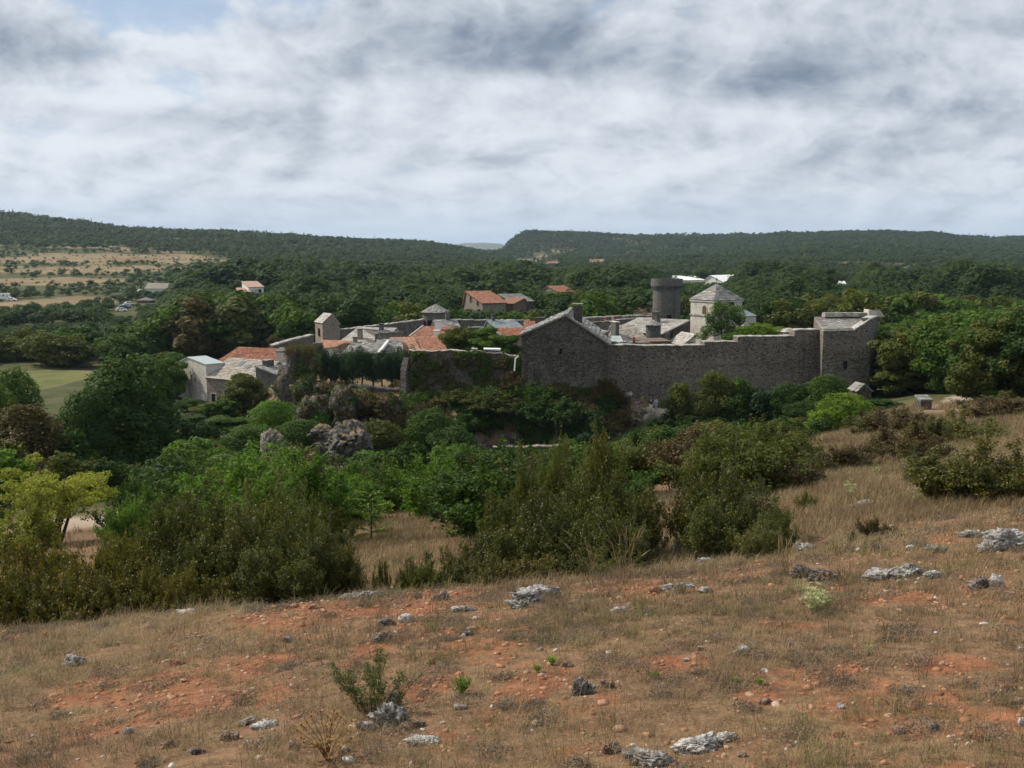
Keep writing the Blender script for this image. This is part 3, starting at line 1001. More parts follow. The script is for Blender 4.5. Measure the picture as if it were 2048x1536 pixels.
def slope(m, e0, e1, r1, r0, tw=0.5, th=0.5, thick=0.06, jit=0.35, slab=0.14, rng=None, arch=False):
    """courses of separate tiles on a roof plane: e0-e1 the eave, r0-r1 the ridge above it"""
    rng = rng or RNG
    e0, e1, r1, r0 = map(Vector, (e0, e1, r1, r0))
    nrm = (e1 - e0).cross(r0 - e0).normalized()
    if nrm.z < 0:
        nrm = -nrm
    m.hexa([p - nrm * slab for p in (e0, e1, r1, r0)], [p - nrm * 0.003 for p in (e0, e1, r1, r0)], 0.3)
    L = (r0 - e0).length
    rows = max(2, int(L / th))

    def at(s, t):
        return e0.lerp(e1, s).lerp(r0.lerp(r1, s), t)
    for j in range(rows):
        t0, t1 = j / rows, min((j + 1.12) / rows, 1.0)
        W = (at(1, t0) - at(0, t0)).length
        cols = max(1, int(W / tw))
        off = rng.uniform(0, 1) if not arch else 0
        cuts = [0.0] + sorted(min(max((i + off * .8 + (rng.uniform(-jit, jit) * .5 if not arch else 0)) / cols, 0.002), .998) for i in range(1, cols)) + [1.0]
        for i in range(cols):
            s0, s1 = cuts[i], cuts[i + 1]
            if s1 - s0 < 1e-3:
                continue
            lo = thick * rng.uniform(0.7, 1.5)
            hi = thick * rng.uniform(0.1, 0.4)
            if arch and i % 2:
                lo, hi = lo * 0.35, hi * 0.3
            dj = rng.uniform(-.5, .5) * jit * 0.25 / rows if j else rng.uniform(-0.12, 0.0) / rows * (1 + jit)
            tl = t0 + dj
            tint = min(max(rng.gauss(0.5, 0.24), 0), 1)
            a, b, c_, d = at(s0, tl), at(s1, tl), at(s1, t1), at(s0, t1)
            k = len(m.v)
            m.v += [tuple(p) for p in (a, b, c_, d, a + nrm * lo, b + nrm * lo, c_ + nrm * hi, d + nrm * hi)]
            m.t += [tint] * 8
            m.f += [(k + 4, k + 5, k + 6, k + 7), (k, k + 1, k + 5, k + 4), (k + 1, k + 2, k + 6, k + 5), (k + 3, k, k + 4, k + 7)]


MT['lauze_big'] = MT['lauze']
ROOFS = {'lauze_big': (0.75, 0.55, 0.12, 0.7, False),  # tile width, course height, thickness, jitter, half-round
    'lauze': (0.55, 0.42, 0.07, 0.5, False), 'lauze_pale': (0.5, 0.4, 0.05, 0.5, False), 'lauze_tan': (0.42, 0.34, 0.06, 0.5, False), 'slate': (0.35, 0.32, 0.03, 0.15, False),
    'red': (0.16, 0.40, 0.06, 0.1, True), 'orange': (0.16, 0.40, 0.06, 0.1, True), 'oldred': (0.18, 0.40, 0.07, 0.25, True), 'pinktile': (0.18, 0.40, 0.05, 0.1, True),
    'concrete': (3.0, 2.0, 0.02, 0.1, False), 'whitemetal': (1.0, 8.0, 0.03, 0.0, False), 'zinc': (0.6, 4.0, 0.03, 0.0, False), 'white': (2.0, 3.0, 0.02, 0.1, False), 'coping': (0.6, 0.5, 0.05, 0.5, False), 'brown': (2.0, 2.0, 0.02, 0.1, False), 'greyrender': (2.0, 2.0, 0.02, 0.1, False)}


def roof_slope(m, mat, *pts):
    tw, th, tk, jt, ar = ROOFS[mat]
    slope(m, *pts, tw=tw, th=th, thick=tk, jit=jt, arch=ar)


def opening(root, x, y, z, wd, h, face='front', kind='window', depth=0.0, frame='concrete', pane='dark', glass=False, arch=False):
    """a framed opening on a wall face given in the house's own axes; x runs along that face"""
    def pt(a, d, c_):
        return {'front': (a, -d, c_), 'left': (-d, -a if False else a, c_), 'right': (d, a, c_)}[face]
    f = MB()
    fw = 0.13
    hw = wd / 2

    def slab(m, a0, a1, z0, z1, d0, d1):
        if face == 'front':
            m.box(a0, a1, y - d1, y - d0, z0, z1)
        elif face == 'left':
            m.box(y - d1, y - d0, a0, a1, z0, z1)
        else:
            m.box(y + d0, y + d1, a0, a1, z0, z1)
    slab(f, x - hw - fw, x - hw, z, z + h, -0.05, 0.05)
    slab(f, x + hw, x + hw + fw, z, z + h, -0.05, 0.05)
    slab(f, x - hw - fw, x + hw + fw, z + h, z + h + fw, -0.05, 0.06)
    if kind == 'window':
        slab(f, x - hw - fw, x + hw + fw, z - 0.1, z, -0.05, 0.09)
    o = f.build(kind, MT[frame], root)
    g = MB()
    slab(g, x - hw, x + hw, z, z + h, -0.06, 0.012)
    g.build('pane' if kind == 'window' else 'leaf', MT[pane], o)
    return o


def chimney(root, x, y, z0, z1, wx, wy, mat='grey', cap='coping', name='chimney', slabs=True):
    m = MB()
    m.box(x - wx / 2, x + wx / 2, y - wy / 2, y + wy / 2, z0, z1)
    o = m.build(name, MT[mat], root)
    c_ = MB()
    ov = 0.1
    if slabs:
        for sx in (-1, 1):
            for sy in (-1, 1):
                cx, cy = x + sx * (wx / 2 - .1), y + sy * (wy / 2 - .1)
                c_.box(cx - .09, cx + .09, cy - .09, cy + .09, z1 + 0.002, z1 + .22)
        c_.box(x - wx / 2 - ov, x + wx / 2 + ov, y - wy / 2 - ov, y + wy / 2 + ov, z1 + .22, z1 + .30)
    else:
        c_.box(x - wx / 2 - ov, x + wx / 2 + ov, y - wy / 2 - ov, y + wy / 2 + ov, z1 + .002, z1 + .10)
    c_.build('chimney_cap', MT[cap], o)
    return o


def house(name, label, cat, pL, pR, depth, zb, ze, zr, ridge='x', wall='grey', roof='lauze', ov=0.25, ridge_at=0.5, eaves=None, group=None, yaw=None, hip=False):
    """pL, pR: front corners (x, y). ridge 'x': roof slopes face front and back; 'y': gable to the front; 'shedy'/'shedx': single slope rising to the back / to the right (negative: left)"""
    pL, pR = Vector(pL[:2]), Vector(pR[:2])
    d = pR - pL
    wd = d.length
    yw = math.atan2(d.y, d.x)
    r = thing(name, label, cat, (pL.x, pL.y, zb), yw, group)
    E, T = ze - zb, zr - zb
    D = depth
    m = MB()
    ro = MB()
    rp = ridge_at
    if ridge == 'x':
        ry = D * rp
        m.prism([(0, 0), (0, E), (ry, T), (D, E), (D, 0)], 'x', 0, wd)
        k0, k1 = (T - E) / ry, (T - E) / (D - ry)
        g = 0.02
        roof_slope(ro, roof, (-ov, -ov, E - ov * k0 + g), (wd + ov, -ov, E - ov * k0 + g), (wd + ov, ry, T + g), (-ov, ry, T + g))
        roof_slope(ro, roof, (wd + ov, D + ov, E - ov * k1 + g), (-ov, D + ov, E - ov * k1 + g), (-ov, ry, T + g), (wd + ov, ry, T + g))
    elif ridge == 'y':
        rx = wd * rp
        EL, ER = (E, E) if eaves is None else (eaves[0] - zb, eaves[1] - zb)
        m.prism([(0, 0), (wd, 0), (wd, ER), (rx, T), (0, EL)], 'y', 0, D)
        k0, k1 = (T - EL) / rx, (T - ER) / (wd - rx)
        g = 0.02
        roof_slope(ro, roof, (-ov, D + ov, EL - ov * k0 + g), (-ov, -ov, EL - ov * k0 + g), (rx, -ov, T + g), (rx, D + ov, T + g))
        roof_slope(ro, roof, (wd + ov, -ov, ER - ov * k1 + g), (wd + ov, D + ov, ER - ov * k1 + g), (rx, D + ov, T + g), (rx, -ov, T + g))
    elif ridge == 'shedy':
        m.prism([(0, 0), (0, E), (D, T), (D, 0)], 'x', 0, wd)
        k0 = (T - E) / D
        roof_slope(ro, roof, (-ov, -ov, E - ov * k0 + .02), (wd + ov, -ov, E - ov * k0 + .02), (wd + ov, D + ov, T + ov * k0 + .02), (-ov, D + ov, T + ov * k0 + .02))
    elif ridge == 'shedx':
        m.prism([(0, 0), (wd, 0), (wd, T), (0, E)], 'y', 0, D)
        k0 = (T - E) / wd
        roof_slope(ro, roof, (-ov, D + ov, E - ov * k0 + .02), (-ov, -ov, E - ov * k0 + .02), (wd + ov, -ov, T + ov * k0 + .02), (wd + ov, D + ov, T + ov * k0 + .02))
    elif ridge == 'pyr':
        m.box(0, wd, 0, D, 0, E)
        c_ = [(-ov, -ov, E), (wd + ov, -ov, E), (wd + ov, D + ov, E), (-ov, D + ov, E)]
        ap = (wd / 2, D / 2, T)
        for i in range(4):
            a, b = Vector(c_[i]), Vector(c_[(i + 1) % 4])
            q = Vector(ap)
            roof_slope(ro, roof, a, b, q + (b - a) * 0.004, q - (b - a) * 0.004)
    m.build('wall', MT[wall], r)
    ro.build('roof', MT[roof], r)
    return r, wd


def fc(u, v, Y):
    return (X(u, v, Y), Y)


# ------------------------------------------------------------------ rock ledge under the castle
def rock_mat(name, base, dark, light, grass=None, orange=0.0, scale=1.0, gthr=0.62):
    m, t = mat_new(name)
    p = geo_pos(t, (scale, scale, scale))
    n = t.noise(p, 0.9, 8.0, 0.66)
    f = t.noise(p, 4.5, 6.0, 0.7)
    streak = t.noise(t.vmath('MULTIPLY', p, (1.0, 1.0, 0.12)), 1.6, 5.0, 0.6)
    c = t.mix(t.ramp(n, 0.38, 0.66), dark, base)
    c = t.mix(t.math('MULTIPLY', t.ramp(f, 0.52, 0.70), 0.8), c, light)
    c = t.mix(t.math('MULTIPLY', t.ramp(f, 0.46, 0.30), 0.7), c, tuple(x * 0.4 for x in dark))
    c = t.mix(t.math('MULTIPLY', t.ramp(streak, 0.55, 0.72), 0.35), c, tuple(x * 0.6 for x in dark))
    if orange:
        o = t.noise(p, 0.55, 5.0, 0.62)
        c = t.mix(t.math('MULTIPLY', t.ramp(o, 0.56, 0.70), orange), c, (0.19, 0.095, 0.045))
    if grass:
        g = t.add('ShaderNodeNewGeometry')
        nz = t.add('ShaderNodeSeparateXYZ', {0: g.outputs['Normal']}).outputs[2]
        k = t.math('ADD', nz, t.math('MULTIPLY', t.math('SUBTRACT', n, 0.5), 0.9))
        gc = t.mix(t.ramp(f, 0.35, 0.65), grass, tuple(min(x * 2.0, .4) for x in grass))
        c = t.mix(t.ramp(k, gthr, gthr + 0.14), c, gc)
    h = t.math('ADD', n, t.math('MULTIPLY', f, 0.6))
    finish(t, c, 0.95, 0.1, h, 0.8, 0.15)
    return m


MT['cliff'] = rock_mat('cliff_rock', (0.165, 0.143, 0.115), (0.068, 0.057, 0.045), (0.32, 0.295, 0.26), (0.10, 0.075, 0.04), 0.55)
MT['dome'] = rock_mat('domed_boulder', (0.15, 0.142, 0.13), (0.07, 0.064, 0.056), (0.28, 0.268, 0.25), (0.10, 0.075, 0.04), 0.12, 1.3, 0.8)
MT['boulder'] = rock_mat('grey_boulder', (0.215, 0.195, 0.165), (0.088, 0.077, 0.062), (0.39, 0.365, 0.325), (0.11, 0.075, 0.04), 0.2, 1.5, 0.85)

# rock edge seen in the photograph: u, photo row of its top, depth of its lip, depth of its foot
CL = [(500, 838, 131, 126), (545, 800, 130, 124), (575, 778, 128, 122), (620, 776, 127, 121), (690, 788, 126, 120), (745, 800, 125.5, 120), (800, 799, 126, 120.5), (815, 786, 127, 120),
      (870, 782, 127, 119), (960, 772, 127, 118), (1030, 764, 126.5, 117.5), (1100, 762, 125.5, 117), (1180, 765, 125.5, 117.5), (1222, 790, 125.8, 118), (1262, 812, 124.5, 119.5), (1320, 830, 123.5, 121), (1380, 842, 124, 122)]
CLP = []
for (u, v, yl, yf) in CL:
    CLP.append((X(u, v, yl), yl, Zv(v, yl), X(u, v, yl), yf))
CLP = np.array(CLP)


def cliff_point(s, t):
    """s in 0..len-1 along the edge, t: 0 foot .. 1 lip .. 2 back of the ledge"""
    i = np.clip(np.floor(s).astype(int), 0, len(CLP) - 2)
    f = (s - i)[:, None]
    f = f * f * (3 - 2 * f) * 0.5 + f * 0.5
    q = CLP[i] * (1 - f) + CLP[i + 1] * f
    lip = q[:, :3]
    foot = np.stack([q[:, 3], q[:, 4], np.full(len(s), -25.0)], 1)
    t1 = np.clip(t, 0, 1)[:, None]
    prof = t1 ** 0.55
    h = foot + (lip - foot) * np.concatenate([t1, t1, t1], 1)
    h[:, 1] = foot[:, 1] + (lip[:, 1] - foot[:, 1]) * (t1[:, 0] ** 1.6)
    h[:, 2] = foot[:, 2] + (lip[:, 2] - foot[:, 2]) * prof[:, 0]
    b = np.clip(t - 1, 0, 1)
    h[:, 1] += b * 16
    h[:, 0] += b * 16 * h[:, 0] / h[:, 1]
    h[:, 2] += b * 0.5
    return h


def build_cliff():
    ns, nt = 420, 90
    S, T = np.meshgrid(np.linspace(0, len(CLP) - 1, ns), np.concatenate([np.linspace(0, 1.08, nt - 14), np.linspace(1.12, 2, 14)]))
    V = cliff_point(S.ravel(), T.ravel())
    n1_ = fbm(V * np.array([0.42, 0.42, 0.30]), 5, 61) - 0.5
    n2_ = np.abs(fbm(V * np.array([0.9, 0.9, 0.5]), 4, 62) - 0.5)
    n3_ = fbm(V * 2.4, 3, 63) - 0.5
    fac = np.clip(1.3 - np.abs(T.ravel() - 0.6), 0.15, 1)
    # vertical ribs and undercuts
    V[:, 1] -= (n1_ * 5.2 - n2_ * 3.0 + n3_ * 0.7) * fac
    V[:, 0] += (fbm(V * 0.5, 3, 64) - 0.5) * 2.0 * fac
    V[:, 2] += (n1_ * 1.4 + n3_ * 0.5) * np.where(T.ravel() > 1.3, 0.2, 1)
    idx = np.arange(ns * nt).reshape(nt, ns)
    Fq = np.stack([idx[:-1, :-1], idx[:-1, 1:], idx[1:, 1:], idx[1:, :-1]], -1).reshape(-1, 4)
    tag(obj('cliff', mesh_np('cliff', V, Fq, None, MT['cliff'], smooth=True)), kind='structure')
    return V.reshape(nt, ns, 3)


CLIFF = build_cliff()


def cliff_at(u, v):
    """world point of the built cliff that is nearest photo pixel (u, v)"""
    V = CLIFF.reshape(-1, 3)
    dep = V[:, 1] * cp - V[:, 2] * sp
    uu = 1024 + F * V[:, 0] / dep
    vv = 768 - F * (V[:, 1] * sp + V[:, 2] * cp) / dep
    d = (uu - u) ** 2 + (vv - v) ** 2
    near = np.nonzero(d < max(d.min() * 1.5, 30))[0]
    return Vector(V[near[np.argmin(V[near, 1])]])


def lump(name, seed, rx, ry, rz, mat, sub=4, amp=0.28, sc=1.2, ridge=0.5, flat=0.0):
    """an eroded rock: subdivided sphere cut by random planes and pitted by ridged noise, centred on its base"""
    import bmesh
    bm = bmesh.new()
    bmesh.ops.create_icosphere(bm, subdivisions=sub, radius=1.0)
    V = np.array([v.co[:] for v in bm.verts])
    Fc = np.array([[v.index for v in f.verts] for f in bm.faces])
    bm.free()
    rng = np.random.default_rng(seed)
    U = V.copy()
    # planar facets
    nrm = unit(rng, 11)
    off = rng.uniform(.62, .95, 11)
    for q_, o_ in zip(nrm, off):
        dd = U @ q_ - o_
        U = U - np.where(dd > 0, dd, 0)[:, None] * q_ * .85
    dim = np.array([rx, ry, rz]) / max(rx, ry, rz)
    q = U * (sc * np.maximum(dim, .45) * 1.25) + seed * 3.7
    s_ = seed % 50
    n = fbm(q, 4, s_) - 0.5
    rg = np.abs(fbm(q * 2.3 + 5, 4, s_ + 3, 0.55) - 0.5) * 2
    crack = np.abs(fbm(q * 3.3 + 9, 3, s_ + 5, .5) - .5) * 2
    fi = fbm(q * 7.0, 3, s_ + 7, .6) - 0.5
    k = 1 + amp * (2.4 * n + ridge * 1.1 * (rg - .35) + .8 * fi) - amp * .9 * np.clip(.12 - crack, 0, .12) / .12
    U = U * k[:, None]
    if flat:
        U[:, 2] = np.where(U[:, 2] > flat, flat + (U[:, 2] - flat) * 0.35, U[:, 2])
    U = U * np.array([rx, ry, rz])
    return mesh_np(name, U, None, Fc, mat, smooth=False)


# ------------------------------------------------------------------ ramparts
def wall_run(name, label, pts, zb, thick, mat='castle', cap='coping', rag=0.10, seg=0.55, cap_h=0.16, cat='wall', group=None, capw=1.0, ends=None):
    """a wall standing along pts [(x, y, ztop)] with a ragged top and coping stones"""
    r = thing(name, label, cat, (pts[0][0], pts[0][1], zb), 0, group)
    ox, oy = pts[0][0], pts[0][1]
    rng = random.Random(int(abs(ox * 10)) + 3)
    m, c_ = MB(), MB()
    for k in range(len(pts) - 1):
        a, b = Vector(pts[k]), Vector(pts[k + 1])
        d = Vector((b.x - a.x, b.y - a.y, 0))
        if d.length < 0.4:
            continue
        nrm = Vector((-d.y, d.x, 0)).normalized() * thick
        n = max(1, int(d.length / seg))
        tops = [rng.uniform(-rag, rag) * 0.6 for _ in range(n + 1)]
        for i in range(n):
            p, q = a.lerp(b, i / n), a.lerp(b, (i + 1) / n)
            zt0, zt1 = p.z + tops[i], q.z + tops[i + 1]
            B = [Vector((p.x - ox, p.y - oy, 0)), Vector((q.x - ox, q.y - oy, 0))]
            bot = [B[0], B[1], B[1] + nrm, B[0] + nrm]
            zz = [zt0 - zb, zt1 - zb, zt1 - zb, zt0 - zb]
            m.hexa(bot, [Vector((x.x, x.y, z)) for x, z in zip(bot, zz)])
            if cap:
                o = nrm.normalized() * 0.10
                e = d.normalized() * 0.012
                h = cap_h * rng.uniform(0.6, 1.3)
                cb = [B[0] - o + e, B[1] - o - e, B[1] + nrm + o - e, B[0] + nrm + o + e]
                c_.hexa([Vector((x.x, x.y, z + .004)) for x, z in zip(cb, zz)], [Vector((x.x, x.y, z + h)) for x, z in zip(cb, zz)])
    m.build('masonry', MT[mat], r)
    if cap:
        c_.build('coping', MT[cap], r)
    return r


def pt(u, v, Y):
    p = P(u, v, Y)
    return (p.x, p.y, p.z)


# the long curtain wall between the gabled house and the bastion
cw = wall_run('rampart_wall', 'long tall grey curtain wall stepping up towards the square bastion, small doorway at its foot', [
    pt(1208, 690, 128.2), pt(1288, 693, 129), pt(1410, 692, 130.6), pt(1410, 685, 130.6), pt(1476, 684, 131.4), pt(1476, 675, 131.4), pt(1590, 673, 132.8), pt(1590, 661, 132.8), pt(1640, 660, 133.4)],
    -22.0, 1.6, rag=0.05, cap_h=0.12)
ox, oy = cw.location.x, cw.location.y
# doorway at the foot of the wall, in the wall's own axes
pa, pb = P(1208, 690, 128.2), P(1640, 660, 133.4)
dr = (Vector((pb.x, pb.y)) - Vector((pa.x, pa.y))).normalized()
for (u, vb, vt, wd, nm) in ((1272, 813, 781, 1.5, 'doorway'),):
    x = X(u, vb, 129.0)
    s = (x - pa.x) / dr.x
    y = pa.y + dr.y * s
    z0, z1 = Zv(vb, 128.8), Zv(vt, 128.8)
    m = MB()
    f = Vector((dr.y, -dr.x, 0))

    def q(a, d, z):
        return Vector((x - ox + dr.x * a + f.x * d, y - oy + dr.y * a + f.y * d, z + 22.0))
    # recess: jambs and lintel proud of the wall around a dark leaf
    for (a0, a1, za, zb_) in ((-wd / 2 - .3, -wd / 2, z0, z1), (wd / 2, wd / 2 + .3, z0, z1), (-wd / 2 - .3, wd / 2 + .3, z1, z1 + .35)):
        m.hexa([q(a0, .12, za), q(a1, .12, za), q(a1, -.1, za), q(a0, -.1, za)], [q(a0, .12, zb_), q(a1, .12, zb_), q(a1, -.1, zb_), q(a0, -.1, zb_)])
    o = m.build('doorway', MT['castle'], cw)
    m = MB()
    m.hexa([q(-wd / 2, .02, z0), q(wd / 2, .02, z0), q(wd / 2, -.1, z0), q(-wd / 2, -.1, z0)], [q(-wd / 2, .02, z1), q(wd / 2, .02, z1), q(wd / 2, -.1, z1), q(-wd / 2, -.1, z1)])
    m.build('door_leaf', MT['dark'], o)
# straight joint in the masonry and the projecting course
m = MB()
x = X(1288, 740, 129)
s = (x - pa.x) / dr.x
f = Vector((dr.y, -dr.x, 0))


def wq(u, v, d):
    x_ = X(u, v, 129.8)
    s_ = (x_ - pa.x) / dr.x
    y_ = pa.y + dr.y * s_
    return Vector((x_ - ox + f.x * d, y_ - oy + f.y * d, Zv(v, y_) + 22.0))


def wstrip(u0, v0, u1, v1, h, d):
    a, b = wq(u0, v0, d), wq(u1, v1, d)
    a2, b2 = wq(u0, v0, -.05), wq(u1, v1, -.05)
    up = Vector((0, 0, h))
    m.hexa([a, b, b2, a2], [a + up, b + up, b2 + up, a2 + up])


wstrip(1312, 730, 1470, 730, 0.10, 0.06)
wstrip(1470, 729, 1600, 727, 0.10, 0.06)
m.build('string_course', MT['castle'], cw)
m = MB()
for k in range(12):
    v = 697 + k * 8
    a = wq(1287.5 + (k % 3) * .5, v + 8, 0.012)
    b = wq(1288.6 + (k % 3) * .5, v + 8, 0.012)
    up = Vector((0, 0, 0.5))
    bk = Vector((0, .1, 0))
    m.hexa([a, b, b + bk, a + bk], [a + up, b + up, b + up + bk, a + up + bk])
m.build('wall_joint', MT['dark'], cw)

# ------------------------------------------------------------------ square bastion at the right-hand end
def bastion():
    zb = -23.0
    A = Vector(fc(1647, 663, 129.8))
    B = Vector(fc(1741, 663, 131.2))
    Cc = Vector(fc(1758, 634, 140.5))
    D = Vector(fc(1628, 640, 139.5))
    J = Vector(fc(1636, 661, 133.6))
    zA = Zv(663, 129.8)
    r = thing('bastion', 'square stone bastion with a grey slab roof at the right end of the ramparts', 'bastion', (A.x, A.y, zb))

    def L(p, z):
        return Vector((p.x - A.x, p.y - A.y, z - zb))
    zB = zA + 0.05
    zBk = Zv(634, 139)
    m = MB()
    # battered body
    out = 0.35
    c0 = (A + B + Cc + D) / 4

    def bat(p):
        return p + (p - c0).normalized() * out
    i = 0
    S1 = A.lerp(B, 0.66)
    ring_b = [bat(A), bat(S1), bat(B), bat(Cc), bat(D)]
    ring_t = [(A, zA), (S1, zA), (B, Zv(640, 131.2)), (Cc, zBk), (D, zBk)]
    bot = [L(p, zb) for p in ring_b]
    top = [L(p, z) for p, z in ring_t]
    n = 5
    m.v += [tuple(p) for p in bot + top]
    m.t += [.5] * 10
    for k in range(n):
        k2 = (k + 1) % n
        m.f.append((k, k2, n + k2, n + k))
    m.f.append(tuple(range(n, 2 * n)))
    m.build('wall', MT['castle'], r)
    # left parapet face catches the sun; pale coping round the roof
    c_ = MB()

    def cope(p, zp, q_, zq, wdt=0.55, h=0.2):
        d = (q_ - p).normalized()
        nn = Vector((-d.y, d.x)) * wdt
        o = Vector((d.y, -d.x)) * 0.08
        b = [L(p + o, zp + .01), L(q_ + o, zq + .01), L(q_ + nn, zq + .01), L(p + nn, zp + .01)]
        c_.hexa(b, [v + Vector((0, 0, h)) for v in b])
    cope(A, zA, S1, zA, 0.6, 0.14)
    cope(S1, zA, B, Zv(640, 131.2), 1.3, 0.22)
    cope(B, Zv(640, 131.2), Cc, zBk, 1.2, 0.22)
    cope(Cc, zBk, D.lerp(Cc, .12), zBk, 1.0, 0.55)
    c_.build('parapet_coping', MT['coping'], r)
    ro = MB()
    e0, e1 = A.lerp(D, .06), S1.lerp(Cc, .06)
    r0, r1 = D.lerp(A, .05), D.lerp(Cc, 0.80)
    roof_slope(ro, 'lauze_pale', L(e0, zA + .26), L(e1, zA + .26), L(r1, Zv(641, 138.8) + .3), L(r0, Zv(641, 138.8) + .3))
    ro.build('roof', MT['lauze_pale'], r)
    # raised block at the back corner
    t = MB()
    a, b = Cc + Vector((-2.0, -1.8)), Cc + Vector((0.2, 0.2))
    t.hexa([L(Vector((a.x, a.y)), zBk), L(Vector((b.x, a.y)), zBk), L(Vector((b.x, b.y)), zBk), L(Vector((a.x, b.y)), zBk)],
           [L(Vector((a.x, a.y)), zBk + 1.0), L(Vector((b.x - .7, a.y)), zBk + .85), L(Vector((b.x, b.y)), zBk + .55), L(Vector((a.x, b.y)), zBk + 1.0)])
    t.build('turret_stub', MT['pale'], r)
    # arrow slit
    s_ = MB()
    p = A.lerp(B, 0.47)
    d = (B - A).normalized()
    o = Vector((d.y, -d.x)) * 0.26
    z0 = Zv(737, 130.5)
    q0, q1 = p + o - d * .2, p + o + d * .25
    bk = Vector((0, .5))
    s_.hexa([L(q0, z0), L(q1, z0), L(q1 + bk, z0), L(q0 + bk, z0)], [L(q0, z0 + .95), L(q1, z0 + .95), L(q1 + bk, z0 + .95), L(q0 + bk, z0 + .95)])
    s_.build('arrow_slit', MT['dark'], r)


bastion()
# small stone gateway below the bastion
g0, gw = house('stone_gateway', 'small stone gateway with slab roof half hidden below the bastion', 'gateway', fc(1714, 800, 122), fc(1742, 797, 122.3), 2.0, -21.5, Zv(781, 122), Zv(766, 123), 'y', 'ruin', 'lauze', 0.15)
opening(g0, 0.9, 0.0, 0.6, 0.8, 2.0, 'front', 'door', frame='ruin')
# merlon on the wall walk beside the bastion, sunlight put into its pale stone
house('lit_merlon', 'little slab-capped merlon with painted-in sunlight on the wall walk left of the bastion', 'merlon', fc(1570, 672, 137), fc(1600, 672, 137.5), 2.0, -14.5, Zv(664, 137), Zv(656, 138), 'pyr', 'pale', 'lauze_pale', 0.2)

# ------------------------------------------------------------------ the big gabled house on the rock
def gabled_house():
    Y = 125.0
    a, b = fc(1043, 760, 125.2), fc(1214, 765, 124.2)
    zb = -20.0
    r, wd = house('gabled_house', 'large dark stone gabled house with slab roof standing on the rock', 'house', a, b, 12.0, zb, Zv(676, Y), Zv(630, Y), 'y', 'gable', 'lauze_big', 0.28, ridge_at=0.515, eaves=(Zv(669, Y), Zv(684, Y)))
    H = lambda v, y=Y: Zv(v, y) - zb
    chimney(r, wd * 0.65, 1.6, H(652), H(613), 1.05, 1.2, 'gable', 'lauze')
    chimney(r, 1.4, 11.0, H(672), H(636, 136), 1.15, 0.9, 'gable', 'grey', slabs=False)
    # ridge stones
    m = MB()
    rng = random.Random(4)
    y = -.3
    while y < 14.2:
        l = rng.uniform(.4, .7)
        m.box(wd * .515 - .22, wd * .515 + .22, y, y + l - .03, H(630) + .03, H(630) + .16 + rng.uniform(0, .05))
        y += l
    m.build('ridge_stones', MT['lauze'], r)
    # masonry toe spreading on to the rock
    m = MB()
    n = 14
    for i in range(n):
        x0, x1 = wd * i / n, wd * (i + 1) / n
        o = 0.25 + 0.5 * math.sin(i * 1.7) ** 2
        t_ = H(735) + 1.1 * math.sin(i * 2.3)
        m.hexa([(x0, -o - .6, -2), (x1, -o - .6, -2), (x1, .1, -2), (x0, .1, -2)], [(x0, -.03, t_), (x1, -.03, t_), (x1, .1, t_), (x0, .1, t_)])
    m.build('footing', MT['ruin'], r)
    # small slit window
    opening(r, wd * .46, 0, H(708), .35, .7, 'front', frame='gable')
    return r


gabled_house()
house('stone_annex', 'low annex with slab roof tucked behind the right eave of the gabled house', 'annex', fc(1196, 690, 131), fc(1216, 690, 131.5), 8.0, -18, Zv(675, 131), Zv(664, 131), 'shedx', 'gable', 'lauze', 0.15)
# garden wall left of it
wall_run('garden_wall', 'crumbling overgrown garden wall with pale coping left of the gabled house', [pt(818, 703, 127.5), pt(880, 702, 127), pt(960, 705, 126.6), pt(1010, 709, 126.2), pt(1043, 716, 125.8)], -19.5, 0.8, 'ruin', rag=0.22, cap_h=0.14)
wall_run('ruined_wall', 'broken edge of ruined wall descending to the terrace beside the cypress row', [pt(806, 786, 126.4), pt(808, 764, 126.5), pt(812, 742, 126.8), pt(818, 716, 127.2), pt(822, 704, 127.4)], -21, 1.0, 'ruin', None, rag=0.3, seg=.3)
wall_run('terrace_wall', 'low dry stone wall under the cypress row at the back of the terrace', [pt(697, 771, 131), pt(745, 775, 130.6), pt(795, 781, 130)], -19.5, 0.6, 'ruin', rag=0.12)
wall_run('terrace_edge', 'curved low wall with white coping at the terrace edge on the cliff', [pt(748, 802, 125), pt(762, 804, 124.4), pt(780, 804, 124.2), pt(802, 800, 124.6)], -22.5, 0.8, 'ruin', 'white', rag=0.03, cap_h=0.1)
pip = MB()
p0, p1 = P(1029, 742, 124.4), P(1031, 717, 124.7)
pip.tube(p0, p1, .09, .09, 8)
pip.tube(p1, p1 + Vector((.35, .4, .25)), .09, .09, 8)
tag(pip.build('drain_pipe', MT['white']), 'white drain pipe on the rock beside the left corner of the gabled house', 'pipe')
for (u0, u1, v, lb) in ((967, 1001, 700, 'long pale metal sheet lying on the garden wall coping'), (943, 955, 700, 'short pale stone slab lying on the garden wall coping')):
    a, b = P(u0, v, 126.8), P(u1, v + 1, 126.6)
    m = MB()
    m.hexa([a, b, b + Vector((0, .8, 0.05)), a + Vector((0, .8, 0.05))], [q_ + Vector((0, 0, .16)) for q_ in (a, b, b + Vector((0, .8, 0.05)), a + Vector((0, .8, .05)))])
    tag(m.build('cover_sheet' if u1 > 990 else 'stone_slab', MT['whitemetal'] if u1 > 990 else MT['coping']), lb, 'sheet' if u1 > 990 else 'slab')

